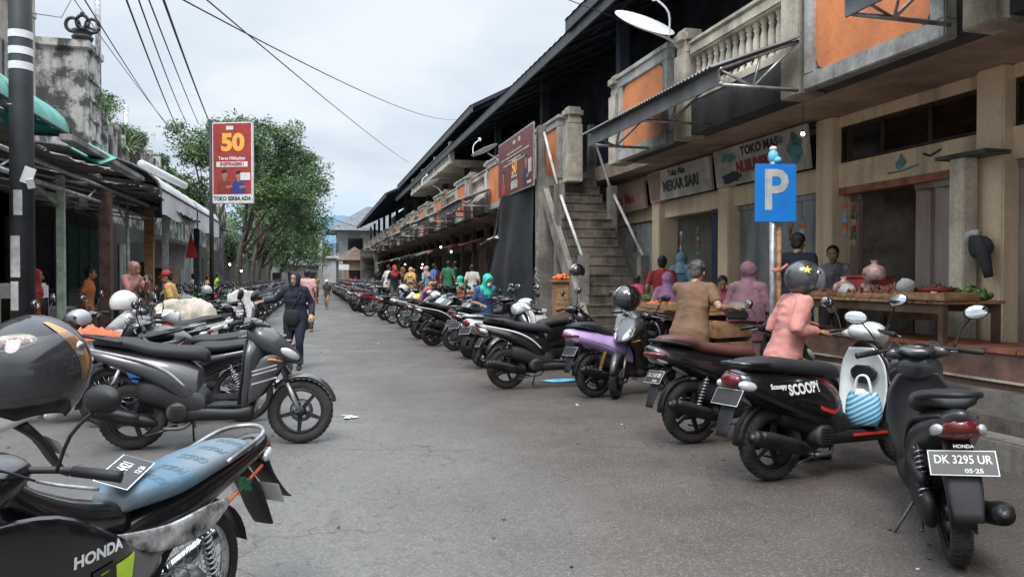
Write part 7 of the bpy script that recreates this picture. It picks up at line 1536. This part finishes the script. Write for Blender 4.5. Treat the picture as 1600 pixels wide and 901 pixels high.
sack(5.5, 12.6, .34, .22, .55, M_DIRTYW, 'white sack standing on the platform near the red shirted man'); sack(5.9, 13.2, .34, .2, .5, M_CARD, 'brown sack behind the white one on the platform'); sack(6.2, 8.6, .34, .2, .6, M_DIRTYW, 'white sack by the shutter behind the mauve woman'); sack(6.25, 11.2, .34, .2, .5, M_VEG, 'green net sack by the second pillar')
for x, y, z, sx, sy, sz, mm, l in ((6.1, 9.5, .345, .25, .2, .3, M_CARD, 'cardboard box on the platform before the grey shutter'), (6.1, 9.5, .655, .2, .17, .22, M_CARD, 'smaller cardboard box on top of the platform box'), (6.3, 12.4, .345, .2, .25, .35, M_REDB, 'red box on the platform by the open pale shop'), (7.2, 7.4, 1.11, .12, .15, .2, M_CARD, 'small carton on the dark table inside the open shop'), (7.25, 7.7, .345, .2, .2, .4, _mc['yellow_plastic'], 'yellow tub inside the open shop')):
    m = M(mm); m.T = Matrix.Translation((x, y, z)) @ Matrix.Rotation(rs.uniform(-.3, .3), 4, 'Z'); m.bb(-sx, -sy, 0, sx, sy, sz, .01); m.bb(-sx*1.01, -.02, .01, sx*1.01, .02, sz+.003, .002); tag(m.obj('box'), l, 'box')
for q in range(3):
    pile(5.8+.1*q, 9.95+q*.65, 1.06, .12, .2, .12, (M_FRY, M_YELF, M_MEAT)[q], 26, .035, ('orange fruit at the near end of the long stall table', 'yellow fruit in the middle of the long stall table', 'brown roots at the far end of the long stall table')[q])
m = M(M_SHUTD)
for j in range(9): m.bb(6.2, 8.12+j*.001, 1.5+j*0, 6.21, 8.13, 1.5, .001) if 0 else None
# leaves, peel and paper scraps on the road edges
m = M(M_DIRTYW, M_WOODD, LEAF[1]); 
for _ in range(230):
    x = rs.choice((rs.uniform(2.2, 4.9), rs.uniform(2.8, 4.9), rs.uniform(-3.8, -1.6), rs.uniform(-1, 2))) ; y = rs.uniform(2.5, 22); m.mt(rs.choice((M_WOODD, M_WOODD, LEAF[1], M_DIRTYW))); s_ = rs.uniform(.005, .02); m.cb((x, y, .006), (s_*1.6, s_, .005), Euler((rs.uniform(-.3, .3), rs.uniform(-.3, .3), rs.random()*3)))
tag(m.obj('road_debris'), 'scattered leaves and scraps on the asphalt', kind='stuff')
# more goods heaped on the meat table
for i, (x, y, mm, n, l) in enumerate(((6.05, 6.35, M_YELF, 30, 'yellow packets heaped behind the sausages'), (6.0, 5.6, M_VEG, 34, 'green leaves heaped behind the yellow fruit'), (5.98, 7.3, M_FRY, 26, 'orange fruit heaped behind the small brown goods'))):
    pile(x, y, 1.24, .12, .22, .16, mm, n, .032, l, stretch=1.4)
for i, (x, y, z) in enumerate(((5.6, 6.78, 1.245), (5.95, 7.1, 1.245), (5.62, 5.98, 1.30))):
    m = M(M_BAGC, M_DIRTYW); m.mt((M_DIRTYW, M_BAGC, M_DIRTYW)[i]); m.T = Matrix.Translation((x, y, z)); m.loft([(0, 0, 0, .06, .05, 90), (0, 0, .05, .085, .07, 90), (.01, 0, .10, .07, .06, 90), (0, .01, .13, .03, .02, 90)], 12, 3); o_ = m.obj('plastic_bag'); wrinkle(o_.data, .012, 2, i*3.1)
    tag(o_, ('small white bag among the pink ones on the meat table', 'small pink bag at the back by the vendor', 'small white bag between the sausages and the yellow fruit')[i], 'bag')
